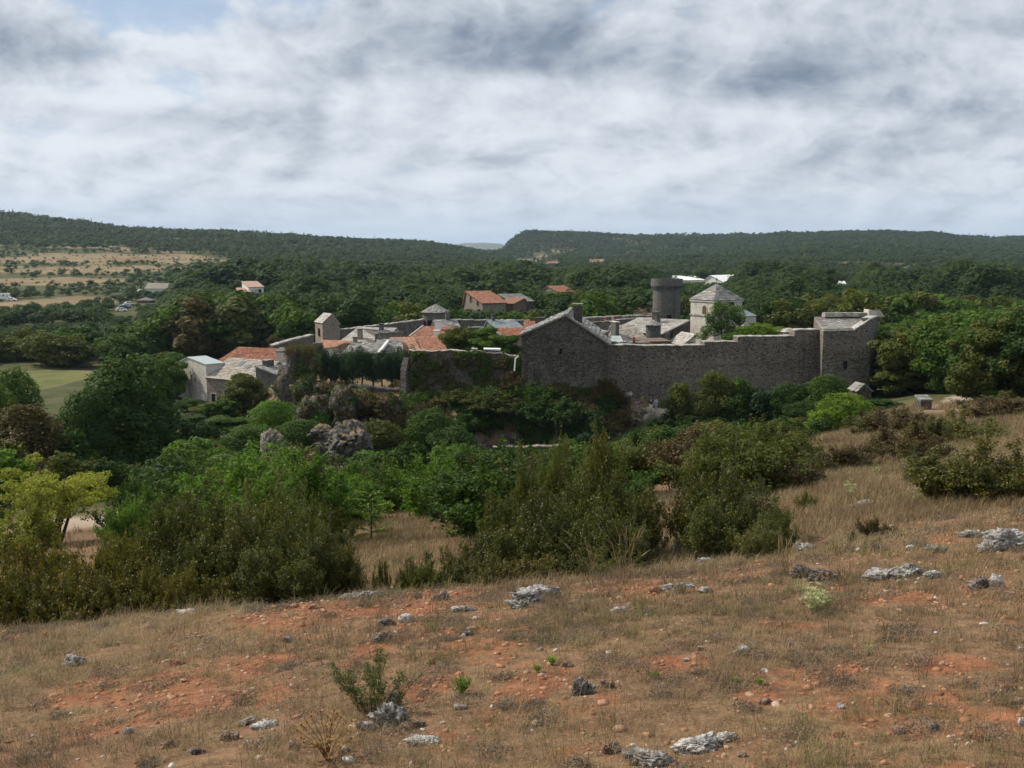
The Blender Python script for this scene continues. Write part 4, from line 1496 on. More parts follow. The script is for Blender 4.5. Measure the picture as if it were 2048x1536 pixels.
# ------------------------------------------------------------------ church tower
def church():
    Y = 158.0
    f = Vector(fc(1429, 600, Y))
    zb = -21.0
    ze, zr = Zv(601, Y), Zv(568, Y + 3.5)
    yaw = R(30)
    s = 5.5
    e = Vector((math.cos(yaw), math.sin(yaw)))
    r, wd = house('church_tower', 'pale square church tower with a pyramid slab roof behind the curtain wall', 'church tower', f, f + e * s, s, zb, ze, zr, 'pyr', 'pale', 'lauze', 0.17)
    H = lambda v: Zv(v, Y) - zb
    m = MB()
    for (x0, x1, y0, y1) in ((-.12, wd + .12, -.12, 0.0), (-.12, 0, 0.0, s + .12), (wd, wd + .12, 0, s + .12)):
        m.box(x0, x1, y0, y1, H(634), H(634) + .22)
    m.build('string_course', MT['coping'], r)
    m = MB()
    for (x0, x1, y0, y1) in ((-.14, wd + .14, -.14, 0.0), (-.14, 0, 0.0, s + .14), (wd, wd + .14, 0, s + .14)):
        m.box(x0, x1, y0, y1, H(605), H(602.2))
    m.build('cornice', MT['pale'], r)
    for face, x, v0, v1, wv in (('left', 2.2, 630, 612, .95), ('front', wd * .62, 614, 603.5, .9)):
        h = H(v1) - H(v0)
        hw = wv / 2
        poly = [(x - hw, H(v0)), (x + hw, H(v0))] + [(x + hw * math.cos(an), H(v1) - hw + hw * math.sin(an)) for an in [math.pi * k / 8 for k in range(9)]]
        fr = [(x + (p - x) * 1.32, H(v0) - .1 + (z - H(v0)) * 1.06) for p, z in poly]
        m = MB()
        if face == 'left':
            m.prism([(p, z) for p, z in fr], 'x', -.05, .02)
        else:
            m.prism(fr, 'y', -.05, .02)
        o = m.build('belfry_window', MT['pale'], r)
        m = MB()
        if face == 'left':
            m.prism([(p, z) for p, z in poly], 'x', -.062, -.04)
        else:
            m.prism(poly, 'y', -.062, -.04)
        m.build('louvre', MT['wood'] if face == 'left' else MT['dark'], o)
    # iron cross
    m = MB()
    cx, cz = wd / 2, zr - zb
    m.box(cx - .04, cx + .04, s / 2 - .04, s / 2 + .04, cz - .2, cz + 1.0)
    m.box(cx - .28, cx + .28, s / 2 - .035, s / 2 + .035, cz + .62, cz + .69)
    m.build('cross', MT['grey'], r)
    return r


church()

# ------------------------------------------------------------------ round towers
def round_tower():
    Y = 203.0
    zb = -21.5
    c_ = P(1333, 600, Y)
    H = lambda v: Zv(v, Y) - zb
    r = thing('round_tower', 'tall round grey stone tower with projecting battlement gallery', 'tower', (c_.x, Y, zb))
    rad = 27.2 / F * Y
    m = MB()
    m.lathe([(rad * 1.08, 0), (rad * 1.03, H(640)), (rad, H(600)), (rad * .985, H(571))], 40)
    m.build('shaft', MT['grey'], r)
    m = MB()
    ro, ri = 31.5 / F * Y, 27.5 / F * Y
    # hollow ring of parapet
    n = 40
    z0, z1 = H(571.5), H(557.5)
    rng = random.Random(3)
    for k in range(n):
        a0, a1 = 2 * math.pi * k / n, 2 * math.pi * (k + 1) / n
        zt = z1 + rng.uniform(-.06, .06)
        b = [(ro * math.cos(a0), ro * math.sin(a0)), (ro * math.cos(a1), ro * math.sin(a1)), (ri * math.cos(a1), ri * math.sin(a1)), (ri * math.cos(a0), ri * math.sin(a0))]
        m.hexa([(*p, z0) for p in b], [(*p, zt) for p in b])
    m.build('parapet', MT['grey'], r)
    m = MB()
    m.lathe([(rad * .97, H(571)), (rad * .97, H(566))], 40)
    m.build('platform', MT['coping'], r)
    m = MB()
    for k in range(28):
        an = 2 * math.pi * k / 28
        cx, cy = math.cos(an), math.sin(an)
        tx, ty = -cy * .16, cx * .16
        for (r0, r1, za, zb_) in ((rad * .96, ro - .06, H(574.2), H(571.6)), (rad * .96, rad + .25, H(577), H(574.2))):
            b = [(cx * r1 - tx, cy * r1 - ty), (cx * r1 + tx, cy * r1 + ty), (cx * r0 + tx, cy * r0 + ty), (cx * r0 - tx, cy * r0 - ty)]
            m.hexa([(*p, za) for p in b], [(*p, zb_) for p in b])
    m.build('corbels', MT['grey'], r)
    m = MB()
    an = R(-86)
    px, py = rad * 1.0 * math.cos(an), rad * 1.0 * math.sin(an)
    m.box(px - .45, px + .45, py - .12, py + .5, H(640), H(628))
    m.build('doorway', MT['dark'], r)


round_tower()


def cone_tower():
    Y = 196.0
    zb = -21.0
    c_ = P(871.5, 640, Y)
    H = lambda v: Zv(v, Y) - zb
    r = thing('cone_tower', 'short round tower with a conical grey slab roof at the back rampart', 'tower', (c_.x, Y, zb))
    rad = 26 / F * Y
    m = MB()
    m.lathe([(rad * 1.05, 0), (rad, H(623.5))], 36)
    m.build('shaft', MT['grey'], r)
    m = MB()
    n, rows = 30, 7
    rng = random.Random(8)
    ze, zp = H(624.5), H(608)
    for j in range(rows):
        f0, f1 = j / rows, (j + 1.1) / rows
        f1 = min(f1, 1)
        for k in range(n):
            a0, a1 = 2 * math.pi * (k + (j % 2) * .5) / n, 2 * math.pi * (k + 1 + (j % 2) * .5) / n
            R0, R1 = (rad + .35) * (1 - f0) + .02, (rad + .35) * (1 - f1) + .02
            za, zb_ = ze + (zp - ze) * f0, ze + (zp - ze) * f1
            tk = .07 * rng.uniform(.6, 1.4)
            tn = min(max(rng.gauss(.45, .2), 0), 1)
            b = [(R0 * math.cos(a0), R0 * math.sin(a0), za), (R0 * math.cos(a1), R0 * math.sin(a1), za), (R1 * math.cos(a1), R1 * math.sin(a1), zb_), (R1 * math.cos(a0), R1 * math.sin(a0), zb_)]
            m.hexa(b, [Vector(p) + Vector((0, 0, tk * (1.3 if i < 2 else .4))) for i, p in enumerate(b)], tn)
    m.build('roof', MT['lauze'], r)
    m = MB()
    an = R(-112)
    px, py = rad * math.cos(an), rad * math.sin(an)
    m.box(px - .45, px + .45, py - .14, py + .5, H(655), H(639))
    m.build('doorway', MT['dark'], r)


cone_tower()


def gate_tower():
    Y = 186.0
    yaw = R(28)
    e = Vector((math.cos(yaw), math.sin(yaw)))
    f = Vector(fc(645, 650, Y))
    zb = -21.5
    wd = 3.15
    r, wd = house('rampart_tower', 'small square rampart tower with a gabled slab roof at the left corner of the walls', 'tower', f, f + e * wd, 4.3, zb, Zv(645, Y), Zv(628, Y + .5), 'y', 'tan', 'lauze_pale', 0.12, ridge_at=.55, eaves=(Zv(645.5, Y), Zv(648, Y)))
    H = lambda v: Zv(v, Y) - zb
    m = MB()
    m.box(-.18, .02, 1.6, 2.3, H(673), H(658))
    m.build('doorway', MT['dark'], r)
    return r


gate_tower()
WG = 'stretches of the back rampart wall'
wall_run('rampart_wall', 'rampart stretch with pale coping left of the gabled rampart tower', [pt(548, 692, 176), pt(590, 680, 180), pt(628, 671, 184)], -21.5, 1.0, 'castle', rag=.05, cap_h=.2, group=WG)
wall_run('rampart_wall', 'back rampart stretch between the gabled rampart tower and the cone tower', [pt(676, 661, 188), pt(760, 651, 191), pt(848, 640.5, 194)], -21.5, 1.0, 'castle', rag=.05, cap_h=.2, group=WG)
wall_run('rampart_wall', 'back rampart stretch right of the cone tower behind the garden trees', [pt(896, 640, 197), pt(960, 641.5, 198), pt(1060, 642, 199)], -21.5, 1.0, 'castle', rag=.05, cap_h=.2, group=WG)
wall_run('rampart_wall', 'back rampart stretch where visitors walk, left of the tall round tower', [pt(1160, 638, 200), pt(1240, 633.5, 200), pt(1308, 632, 201)], -21.5, 1.0, 'castle', rag=.05, cap_h=.2, group=WG)
wall_run('parapet_wall', 'lower inner edge of the wall walk in front of the visitors', [pt(1150, 648, 196.5), pt(1215, 643, 196.5), pt(1312, 639, 197)], -21.5, 0.35, 'castle', rag=.04, cap_h=.12)
wall_run('courtyard_wall', 'thin wall with pale top running down left of the round tower', [pt(1236, 640.5, 180), pt(1275, 638, 186), pt(1315, 636.5, 192)], -21, 0.7, 'grey', rag=.04)

# ------------------------------------------------------------------ houses of the village
def Hf(zb, Y):
    return lambda v: Zv(v, Y) - zb


# tall pale house at the left
zb = -23.5
r, wd = house('tall_house', 'tall narrow pale stone house with zinc roof at the left end of the village', 'house', fc(380, 800, 153), fc(414.5, 800, 149.0), 2.8, zb, Zv(715, 153), Zv(728.5, 149), 'shedx', 'pale', 'zinc', 0.08)
for (x, v) in ((0.8, 762), (1.9, 767)):
    opening(r, x, 0, Zv(v, 150) - zb, .42, .62, 'front', frame='pale', pane='wood')
r2, wd2 = house('stone_wing', 'narrow pale stone wing left of the tall zinc-roofed house', 'house', fc(350, 800, 156.2), fc(379.5, 800, 153.3), 3.0, zb, Zv(731, 154), Zv(716.5, 152), 'shedx', 'pale', 'lauze_pale', 0.08)
opening(r2, 1.5, 0, Zv(798, 151) - zb, .55, .85, 'front', frame='pale')
# roof-lit house
a, b = fc(414.8, 790, 148.8), fc(512, 790, 143.5)
r, wd = house('skylight_house', 'pale house with sloping beige roof and white skylights', 'house', a, b, 7.2, zb, Zv(757, 147), Zv(716, 152), 'x', 'tan', 'lauze_tan', 0.2, ridge_at=.62)
E, T = Zv(757, 147) - zb, Zv(716, 152) - zb
for (fx, fy) in ((.36, .72), (.56, .60), (.78, .52)):
    m = MB()
    yy = 7.2 * .62 * fy
    k = (T - E) / (7.2 * .62)
    z = E + yy * k
    x0 = wd * fx
    hx, hy = .40, .52

    def sk(ax, ay, up):
        return (x0 + ax, yy + ay, z + ay * k + up)
    m.hexa([sk(-hx, -hy, .03), sk(hx, -hy, .03), sk(hx, hy, .03), sk(-hx, hy, .03)], [sk(-hx, -hy, .17), sk(hx, -hy, .17), sk(hx, hy, .17), sk(-hx, hy, .17)])
    o = m.build('skylight', MT['concrete'], r)
    m = MB()
    hx, hy = .31, .43
    m.hexa([sk(-hx, -hy, .1), sk(hx, -hy, .1), sk(hx, hy, .1), sk(-hx, hy, .1)], [sk(-hx, -hy, .18), sk(hx, -hy, .18), sk(hx, hy, .18), sk(-hx, hy, .18)])
    m.build('pane', MT['glass'], o)
chimney(r, wd + .15, 2.3, 4, Zv(722.5, 144) - zb, .95, 1.3, 'grey', 'coping', slabs=False)
opening(r, 1.3, 0, 1.0, .9, 2.2, 'front', 'door', frame='pale')
opening(r, 3.9, 0, 3.0, .7, .9, 'front', frame='pale')
# right gable of the skylight house, its shade put into darker grey stone
house('shaded_gable', 'right gable of the skylight house with painted-in shade, beside the ruined tower', 'house', fc(513, 790, 143.8), fc(553, 790, 142), 7.0, zb, Zv(733, 144), Zv(748, 142.5), 'shedx', 'grey', 'lauze', 0.1)
# long weathered red roof
r, wd = house('long_house', 'long house under a weathered red tiled roof left of the ruined tower', 'house', fc(428, 722, 161), fc(560, 735, 156), 8.5, -21.5, Zv(734, 157), Zv(695, 166), 'x', 'grey', 'oldred', 0.25, ridge_at=.75)
chimney(r, 1.2, 6.2, 4, Zv(699, 165) + 21.5, .9, .6, 'pale', 'concrete', slabs=False)
chimney(r, wd - .4, 6.5, 4, Zv(689, 165) + 21.5, .7, .9, 'white', 'grey', slabs=False)
house('stone_house', 'small stone house with pale gable squeezed behind the ruined tower top', 'house', fc(553, 720, 158), fc(580, 720, 158), 5, -21, Zv(703, 158), Zv(697, 160), 'x', 'pale', 'lauze', .1)

# village houses between the ramparts: (name, label, uL, uR, Y, depth, v eave, v ridge, ridge dir, wall, roof)
r, wd = house('stone_house', 'stone house with bright orange tiled roof just right of the ruined tower', 'house', fc(613, 705, 158), fc(672, 705, 156), 8, -21, Zv(706, 157), Zv(681, 161), 'x', 'tan', 'orange', .2, ridge_at=.55)
r, wd = house('stone_house', 'narrow grey slab-roofed house in front of the orange roof with tall end chimney', 'house', fc(627, 730, 150), fc(652, 735, 148), 5, -21, Zv(714, 149), Zv(694, 150), 'shedx', 'pale', 'lauze', .1)
chimney(r, -.2, 1.0, 3, Zv(688, 150) + 21, .6, 1.3, 'grey', 'grey', slabs=False)
r, wd = house('stone_house', 'orange tiled house whose pale gable faces the cypress row', 'house', fc(650, 712, 152), fc(688, 716, 149), 7.5, -21, Zv(704, 150), Zv(682, 153), 'shedx', 'tan', 'orange', .15)
r, wd = house('stone_house', 'stone house under grey slab roof with pale left gable, behind the cypress row', 'house', fc(688, 740, 145), fc(753, 740, 144), 6.5, -21, Zv(706.5, 145), Zv(683, 149), 'x', 'pale', 'lauze', .18, ridge_at=.6)
chimney(r, .3, 3.8, 4, Zv(675, 149) + 21, .5, .5, 'tan', 'grey', slabs=False)
m = MB()
m.box(wd + .02, wd + .42, -.25, 3.9, 0, .1)
vv = m
E, T = Zv(706.5, 145) + 21, Zv(683, 149) + 21
m = MB()
k = (T - E) / 3.9
m.hexa([(wd + .19, -.2, E - .2 * k - .1), (wd + .55, -.2, E - .2 * k - .1), (wd + .55, 3.9, T - .1), (wd + .19, 3.9, T - .1)], [(wd + .19, -.2, E - .2 * k + .3), (wd + .55, -.2, E - .2 * k + .3), (wd + .55, 3.9, T + .3), (wd + .19, 3.9, T + .3)])
m.build('white_verge', MT['white'], r)
r, wd = house('stone_house', 'stone house under rough grey slab roof right of the white roof verge', 'house', fc(757, 740, 145.5), fc(806, 740, 146), 6.5, -21, Zv(706, 146), Zv(677, 151), 'x', 'grey', 'lauze', .12, ridge_at=.65)
chimney(r, -.1, 4.6, 4, Zv(669, 150) + 21, .45, .5, 'grey', 'grey', slabs=False)
r, wd = house('stone_house', 'broad house with pale grey slab roof and two chimneys near the back rampart', 'house', fc(684, 690, 164), fc(758, 690, 162), 9, -21, Zv(683, 163), Zv(655, 169), 'x', 'grey', 'lauze_pale', .25, ridge_at=.7)
chimney(r, wd * .42, 1.0, 4, Zv(659.5, 163) + 21, .6, .7, 'tan', 'grey', slabs=False)
chimney(r, wd * .70, 5.0, 4, Zv(650, 168) + 21, .6, .6, 'grey', 'grey')
r, wd = house('stone_house', 'brown shadowed house joined to the pale slab roof below the back rampart', 'house', fc(757, 690, 163), fc(806, 690, 165), 7, -21, Zv(667, 163), Zv(661, 166), 'shedy', 'tan', 'lauze', .1)
r, wd = house('stone_house', 'house with lower pair of orange tiled roofs behind the garden wall', 'house', fc(798, 720, 147), fc(842, 720, 148), 7, -21, Zv(705, 148), Zv(674, 153), 'x', 'tan', 'orange', .15, ridge_at=.75)
r, wd = house('stone_house', 'house with broad red-orange tiled roof beside the garden trees', 'house', fc(836, 720, 149), fc(893, 720, 150), 7, -21, Zv(702, 149.5), Zv(673, 155), 'x', 'tan', 'red', .15, ridge_at=.75)
r, wd = house('stone_house', 'upper red tiled house with a white chimney and pale verges', 'house', fc(822, 690, 160), fc(893, 690, 158), 7, -21, Zv(674, 159), Zv(653, 164), 'x', 'grey', 'red', .2, ridge_at=.7)
chimney(r, wd * .55, 3.2, 4, Zv(643, 161) + 21, .8, .8, 'white', 'zinc', slabs=False)
chimney(r, wd * .66, .9, 4, Zv(661, 160) + 21, .8, .7, 'white', 'white', slabs=False)
E, T = Zv(674, 159) + 21, Zv(653, 164) + 21
for xx in (-.2, wd + .2):
    m = MB()
    m.hexa([(xx - .13, -.2, E - .2), (xx + .13, -.2, E - .2), (xx + .13, 4.9, T - .05), (xx - .13, 4.9, T - .05)], [(xx - .13, -.2, E + .12), (xx + .13, -.2, E + .12), (xx + .13, 4.9, T + .16), (xx - .13, 4.9, T + .16)])
    m.build('verge', MT['concrete'], r)
r, wd = house('stone_house', 'grey slab-roofed house with one chimney right of the cone tower', 'house', fc(878, 670, 185), fc(924, 670, 186), 8, -21, Zv(662, 185), Zv(640, 190), 'x', 'grey', 'lauze', .1, ridge_at=.7)
chimney(r, wd * .62, 5.4, 4, Zv(626.5, 190) + 21, .75, .6, 'grey', 'grey')
r, wd = house('stone_house', 'house with a blue-grey slate roof left of the gabled house', 'house', fc(1001, 670, 170), fc(1054, 668, 172), 7, -21, Zv(662, 171), Zv(640, 176), 'x', 'grey', 'slate', .15, ridge_at=.75)
chimney(r, 1.0, 5.2, 4, Zv(631, 176) + 21, .5, .5, 'grey', 'grey')
r, wd = house('stone_house', 'low house with brownish red roof in front of the blue-grey slate roof', 'house', fc(1012, 690, 150), fc(1060, 690, 151), 6, -21, Zv(672, 150), Zv(657, 154), 'x', 'tan', 'oldred', .1, ridge_at=.8)
r, wd = house('stone_house', 'sliver of reddish roof between the slate roof and a square chimney', 'house', fc(1048, 670, 164), fc(1075, 668, 164), 6, -21, Zv(658, 164), Zv(643, 168), 'x', 'tan', 'oldred', .1, ridge_at=.8)
wall_run('parapet_wall', 'dark stepped terrace walls between the garden trees and the slate roof', [pt(935, 656, 178), pt(1000, 655, 178)], -21, .6, 'slate' if False else 'grey', rag=.05)

# castle range behind the curtain wall
zb = -21.0
r, wd = house('castle_range', 'dark castle range with a sunlit white slab roof below the round tower', 'castle building', fc(1322, 690, 152), fc(1378, 690, 158), 9.0, zb, Zv(668, 152), Zv(640.5, 158), 'shedx', 'gable', 'lauze_pale', .12)
chimney(r, wd * .72, 4.5, 5, Zv(624, 160) - zb, .95, .9, 'grey', 'grey', slabs=False)
for (x, v, g) in ((1.9, 678, True), (3.0, 676, False), (.4, 679, False)):
    opening(r, x - 0.1, 0, Zv(v, 152.3) - zb, .45, .75, 'front', frame='coping' if g else 'gable')
def stair_turret():
    Y = 149.5
    c_ = P(1306.5, 660, Y)
    r = thing('stair_turret', 'small round stair turret with a shallow cone roof beside the castle range', 'turret', (c_.x, Y, zb))
    rad = 15.0 / F * Y
    H = lambda v: Zv(v, Y) - zb
    m = MB()
    m.lathe([(rad, 0), (rad, H(649))], 28)
    m.build('shaft', MT['grey'], r)
    m = MB()
    rng = random.Random(2)
    n, rows = 22, 5
    for j in range(rows):
        f0, f1 = j / rows, min((j + 1.1) / rows, 1)
        for k in range(n):
            a0, a1 = 2 * math.pi * (k + j % 2 * .5) / n, 2 * math.pi * (k + 1 + j % 2 * .5) / n
            R0, R1 = (rad + .25) * (1 - f0) + .02, (rad + .25) * (1 - f1) + .02
            za, z2 = H(650) + (H(639.5) - H(650)) * f0, H(650) + (H(639.5) - H(650)) * f1
            b = [(R0 * math.cos(a0), R0 * math.sin(a0), za), (R0 * math.cos(a1), R0 * math.sin(a1), za), (R1 * math.cos(a1), R1 * math.sin(a1), z2), (R1 * math.cos(a0), R1 * math.sin(a0), z2)]
            m.hexa(b, [Vector(p) + Vector((0, 0, .06 if i < 2 else .02)) for i, p in enumerate(b)], min(max(rng.gauss(.5, .2), 0), 1))
    m.build('roof', MT['lauze'], r)


stair_turret()
r, wd = house('castle_range', 'tan slab-roofed range left of the small stair turret', 'castle building', fc(1250, 690, 146), fc(1297, 690, 147), 6.5, zb, Zv(683, 146), Zv(650, 152), 'x', 'pale', 'lauze_tan', .12, ridge_at=.85)
chimney(r, -.75, 2.0, 4, Zv(642, 150) - zb, .55, 1.9, 'grey', 'pale', slabs=False)
for i in range(3):
    opening(r, 1.2 + i * .9, 0, Zv(690.5, 146) - zb, .6, .45, 'front', frame='brown')
r, wd = house('garden_shed', 'low shed with flat brown roof behind the curtain wall top', 'shed', fc(1287, 695, 136), fc(1341, 695, 137), 3.0, -17.5, Zv(683.5, 136), Zv(677, 139), 'shedy', 'brown', 'brown', .06)
r, wd = house('garden_shed', 'small greenish flat-roofed shed right of the gabled house', 'shed', fc(1206, 690, 142), fc(1246, 690, 142), 4, -18, Zv(684, 142), Zv(672, 146), 'shedy', 'grey', 'zinc', .06)
r, wd = house('pale_cottage', 'tiny pale cottage with white slab roof at the foot of the church tower', 'cottage', fc(1365, 695, 148), fc(1391, 695, 148.5), 5, -18, Zv(690, 148), Zv(669, 149), 'shedx', 'white', 'lauze_pale', .1)
opening(r, 1.2, 0, Zv(694, 148) + 18, .8, .6, 'front', frame='pale', pane='wood')
r.scale = (1, 1, 1)
wall_run('low_wall', 'pale low wall along the wall walk right of the gabled house', [pt(1216, 685.5, 134), pt(1260, 686, 134.5), pt(1300, 686.5, 135)], -15, .4, 'coping', rag=.03)
r, wd = house('church_annex', 'blue-grey roofed annex peeping out right of the church tower', 'annex', fc(1488, 640, 172), fc(1512, 640, 174), 6, -21, Zv(633, 172), Zv(608, 176), 'x', 'pale', 'slate', .1, ridge_at=.85)

# ------------------------------------------------------------------ houses outside the walls
def far_house(name, label, uL, uR, Y, dep, ve, vr, ridge, wall, roof, cat='house', dY=0.0, wins=(), group=None, ov=.3, ra=.5, base=None):
    zb = min(G(X(uL, ve, Y), Y), G(X(uR, ve, Y), Y)) - 0.5 if base is None else base
    r, wd = house(name, label, cat, fc(uL, ve, Y), fc(uR, ve, Y + dY), dep, zb, Zv(ve, Y), Zv(vr, Y + dep * (ra if ridge == 'x' else 0)), ridge, wall, roof, ov, ridge_at=ra, group=group)
    for (fx, h0, ww, hh) in wins:
        opening(r, wd * fx, 0, (Zv(ve, Y) - zb) - h0, ww, hh, 'front', frame='concrete')
    return r, wd


def red_farm():
    # gable end to the left-front, roof plane falling to the right
    Y = 236.0
    yaw = R(-38)
    zb = -21.5
    f = Vector(fc(965, 620, Y))
    e = Vector((math.cos(R(30)), math.sin(R(30))))
    r, wd = house('farm_house', 'brown farmhouse with red tiled roof and dark gable windows beyond the ramparts', 'house', f, f + e * 6.0, 9.0, zb, Zv(606, Y), Zv(583, Y + 5), 'x', 'tan', 'red', .3, ridge_at=.9)
    for (y, v) in ((2.2, 612), (5.6, 606)):
        opening(r, y, 0, Zv(v, Y) - zb, .9, 1.2, 'left', frame='tan')
    return r


red_farm()
far_house('farm_house', 'smaller red roofed house joined to the right of the brown farmhouse', 968, 999, 243, 7, 595, 582, 'x', 'tan', 'red', dY=2, wins=((.3, 2.2, .8, 1.1),), ra=.8)
far_house('farm_house', 'low orange tiled outbuilding between farmhouse and grey barn', 999, 1026, 246, 6, 606, 595, 'x', 'brown', 'orange', dY=-2, ra=.8)
far_house('stone_barn', 'stone barn with grey slab roof right of the farmhouse', 1024, 1066, 255, 8, 603, 588, 'x', 'gable', 'lauze', cat='barn', dY=3, ra=.8)
far_house('village_house', 'lone red roofed house among trees above the wall walk', 1117, 1149, 330, 8, 584, 571.5, 'x', 'tan', 'red', dY=4, ra=.7)
far_house('village_house', 'pale house with orange and pink roofs left of the round tower', 1266, 1284, 232, 6, 622, 614, 'shedy', 'white', 'orange', dY=-2, wins=((.5, 2.2, .8, 1.4),))
r, wd = far_house('village_house', 'pink tiled house wing touching the left side of the round tower', 1284, 1312, 230, 7, 628, 612, 'shedy', 'white', 'pinktile', dY=0)
chimney(r, .6, 4.0, 3, Zv(608, 234) + 22.5, .6, .6, 'brown', 'white')
far_house('village_house', 'pale house with two-level pinkish roofs beyond the wood', 497, 527, 395, 8, 574, 564, 'shedy', 'white', 'pinktile', dY=3, wins=((.75, 2.2, 1.0, 1.2),))
far_house('village_house', 'low pink roofed wing at left of the pale two-level house', 478, 507, 392, 6, 584, 577, 'shedy', 'white', 'pinktile', dY=2)
far_house('village_house', 'low wide house with brown hipped roof beyond the car park', 290, 333, 520, 12, 577, 566, 'x', 'white', 'lauze_tan', dY=0, ra=.5)
far_house('kiosk', 'small kiosk with grey pointed roof beside the car park', 274, 302, 455, 5, 601, 595, 'pyr', 'brown', 'lauze', cat='kiosk')
# pale modern hangar beyond the round tower
r, wd = far_house('farm_hangar', 'big white roofed farm hangar beyond the round tower', 1405, 1448, 640, 26, 563, 550, 'y', 'white', 'whitemetal', cat='hangar', dY=-12, ra=.38, ov=.5)
far_house('farm_hangar', 'long low white roof left of the big farm hangar', 1352, 1408, 660, 14, 560, 553, 'shedy', 'white', 'whitemetal', cat='hangar', dY=6, ov=.5)
far_house('village_house', 'tiny pale house on the slope high above the right wood', 1682, 1692, 620, 8, 568, 562, 'x', 'white', 'whitemetal')
far_house('village_house', 'tiny brown farm in the dry field below the right hill', 1186, 1200, 1500, 14, 523, 519.5, 'x', 'white', 'red')
far_house('village_house', 'tiny red building in the dry field beyond the wood', 1096, 1112, 1450, 12, 526, 522, 'x', 'tan', 'red')
far_house('stone_hut', 'small flat pale stone hut beside the path at the right edge', 1842, 1864, 97, 1.4, 800, 795, 'shedy', 'ruin', 'lauze', cat='hut', dY=0, ov=.06)

# ================================================================== vegetation
VR = random.Random(77)
HOUSEBOX = [(928, 1068, 578, 622, 264), (1112, 1152, 570, 584, 330), (1258, 1314, 604, 632, 230), (474, 532, 561, 586, 393), (284, 336, 564, 579, 520), (268, 308, 592, 610, 455),
            (1346, 1452, 546, 567, 640), (-20, 42, 576, 602, 490), (1486, 1514, 604, 640, 172), (1676, 1698, 560, 570, 620), (1180, 1206, 517, 525, 1500), (1090, 1116, 520, 528, 1450), (232, 266, 612, 634, 425)]


def pix(x, y, z):
    d = y * cp - z * sp
    return 1024 + F * x / d, 768 - F * (y * sp + z * cp) / d


def limit_mid(u, y):
    """highest photo row a tree standing beyond the village may reach"""
    if y < 205:
        return float(np.interp(u, [1740, 1765, 1800, 1900, 2060], [700, 655, 628, 612, 604]))
    if y > 330:
        return 500.0
    if y < 300 and u < 300:
        return float(np.interp(u, [-100, 0, 120, 250, 300], [655, 650, 642, 632, 620]))
    return float(np.interp(u, [-100, 0, 250, 330, 430, 530, 620, 700, 830, 900, 955, 1040, 1120, 1200, 1300, 1400, 1480, 1540, 1600, 1680, 1800, 1950, 2060],
                           [606, 604, 592, 583, 572, 552, 549, 556, 562, 566, 549, 545, 560, 566, 578, 592, 575, 556, 556, 566, 578, 590, 592]))


def clear_of_houses(u, v, wpx, y, vt):
    for (a, b, c_, d, Y) in HOUSEBOX:
        if y < Y + 4 and u + wpx * .5 > a and u - wpx * .5 < b:
            vt = max(vt, d - 3)
    return vt


REG = {'left': 'around the meadow and car park left of the village', 'mid': 'in the wood behind the village ramparts', 'right': 'in the wood right of and behind the bastion'}
LOOK = {'dark': 'dark green rounded broadleaf tree', 'mid': 'green bushy broadleaf tree', 'olive': 'olive green broadleaf tree', 'brown': 'brownish green browning tree', 'fresh': 'fresh bright green broadleaf tree',
        'blue': 'bluish green broadleaf tree'}
WOOD = []
y = 98.0
while y < 560:
    step = 5.2 if y < 205 else (7.2 if y < 330 else 8.6)
    x0, x1 = -0.56 * y, 0.56 * y
    x = x0 + VR.uniform(0, step)
    while x < x1:
        px_, py_ = x + VR.uniform(-.4, .4) * step, y + VR.uniform(-.4, .4) * step
        x += step
        u, v = pix(px_, py_, -20)
        if py_ < 207 and u < 1752:
            # the meadow hedge and the slope left of the village
            if not (u < 350 and py_ > 150 and py_ < 207):
                continue
            if py_ < 300 and -80 < u < 330 and py_ > 150:
                continue
        if py_ < 125 and u < 1880:
            continue
        if py_ < 112 and u < 1960:
            continue
        f = float(field_at(np.array([px_]), np.array([py_]))[0])
        if f > .3:
            continue
        if path_at(np.array([px_]), np.array([py_]))[0] > .1:
            continue
        WOOD.append((px_, py_))
    y += step
# closer-set trees round the meadow and the car park
y = 207.0
while y < 520:
    x = -0.56 * y
    while x < -0.26 * y:
        px_, py_ = x + VR.uniform(-.45, .45) * 7, y + VR.uniform(-.45, .45) * 7
        x += 7
        if float(field_at(np.array([px_]), np.array([py_]))[0]) < .3 and path_at(np.array([px_]), np.array([py_]))[0] < .1:
            WOOD.append((px_, py_))
    y += 7
cand = []
for (x, y) in WOOD:
    z = G(x, y)
    u, v = pix(x, y, z + 4)
    big = fbm2(np.array([x]), np.array([y]), 0.03, 2, 71)[0]
    h = VR.uniform(6.0, 9.0) + 5.5 * max(big - .45, 0) * 4 if y < 205 else VR.uniform(7.5, 11.5) + 5.5 * max(big - .45, 0) * 4
    if u < 330:
        h = VR.uniform(4.2, 7.0) if y < 330 else VR.uniform(2.4, 4.2)
    wd = h * (VR.uniform(.8, 1.1) if u > 480 else VR.uniform(1.05, 1.5))
    vt = pix(x, y, z + h)[1]
    lim = limit_mid(u, y) + abs(VR.gauss(0, 7))
    lim = clear_of_houses(u, v, wd / y * F, y, lim)
    if vt < lim:
        h = Zv(lim, y) - z
        if h < 1.2:
            continue
        wd = min(max(h, 2.5) * VR.uniform(.8, 1.15), wd)
    cand.append((y, x, z, h, wd, u))
cand.sort()
NIND = 300
ind, rest = cand[:NIND], cand[NIND:]
print('wood', len(cand))


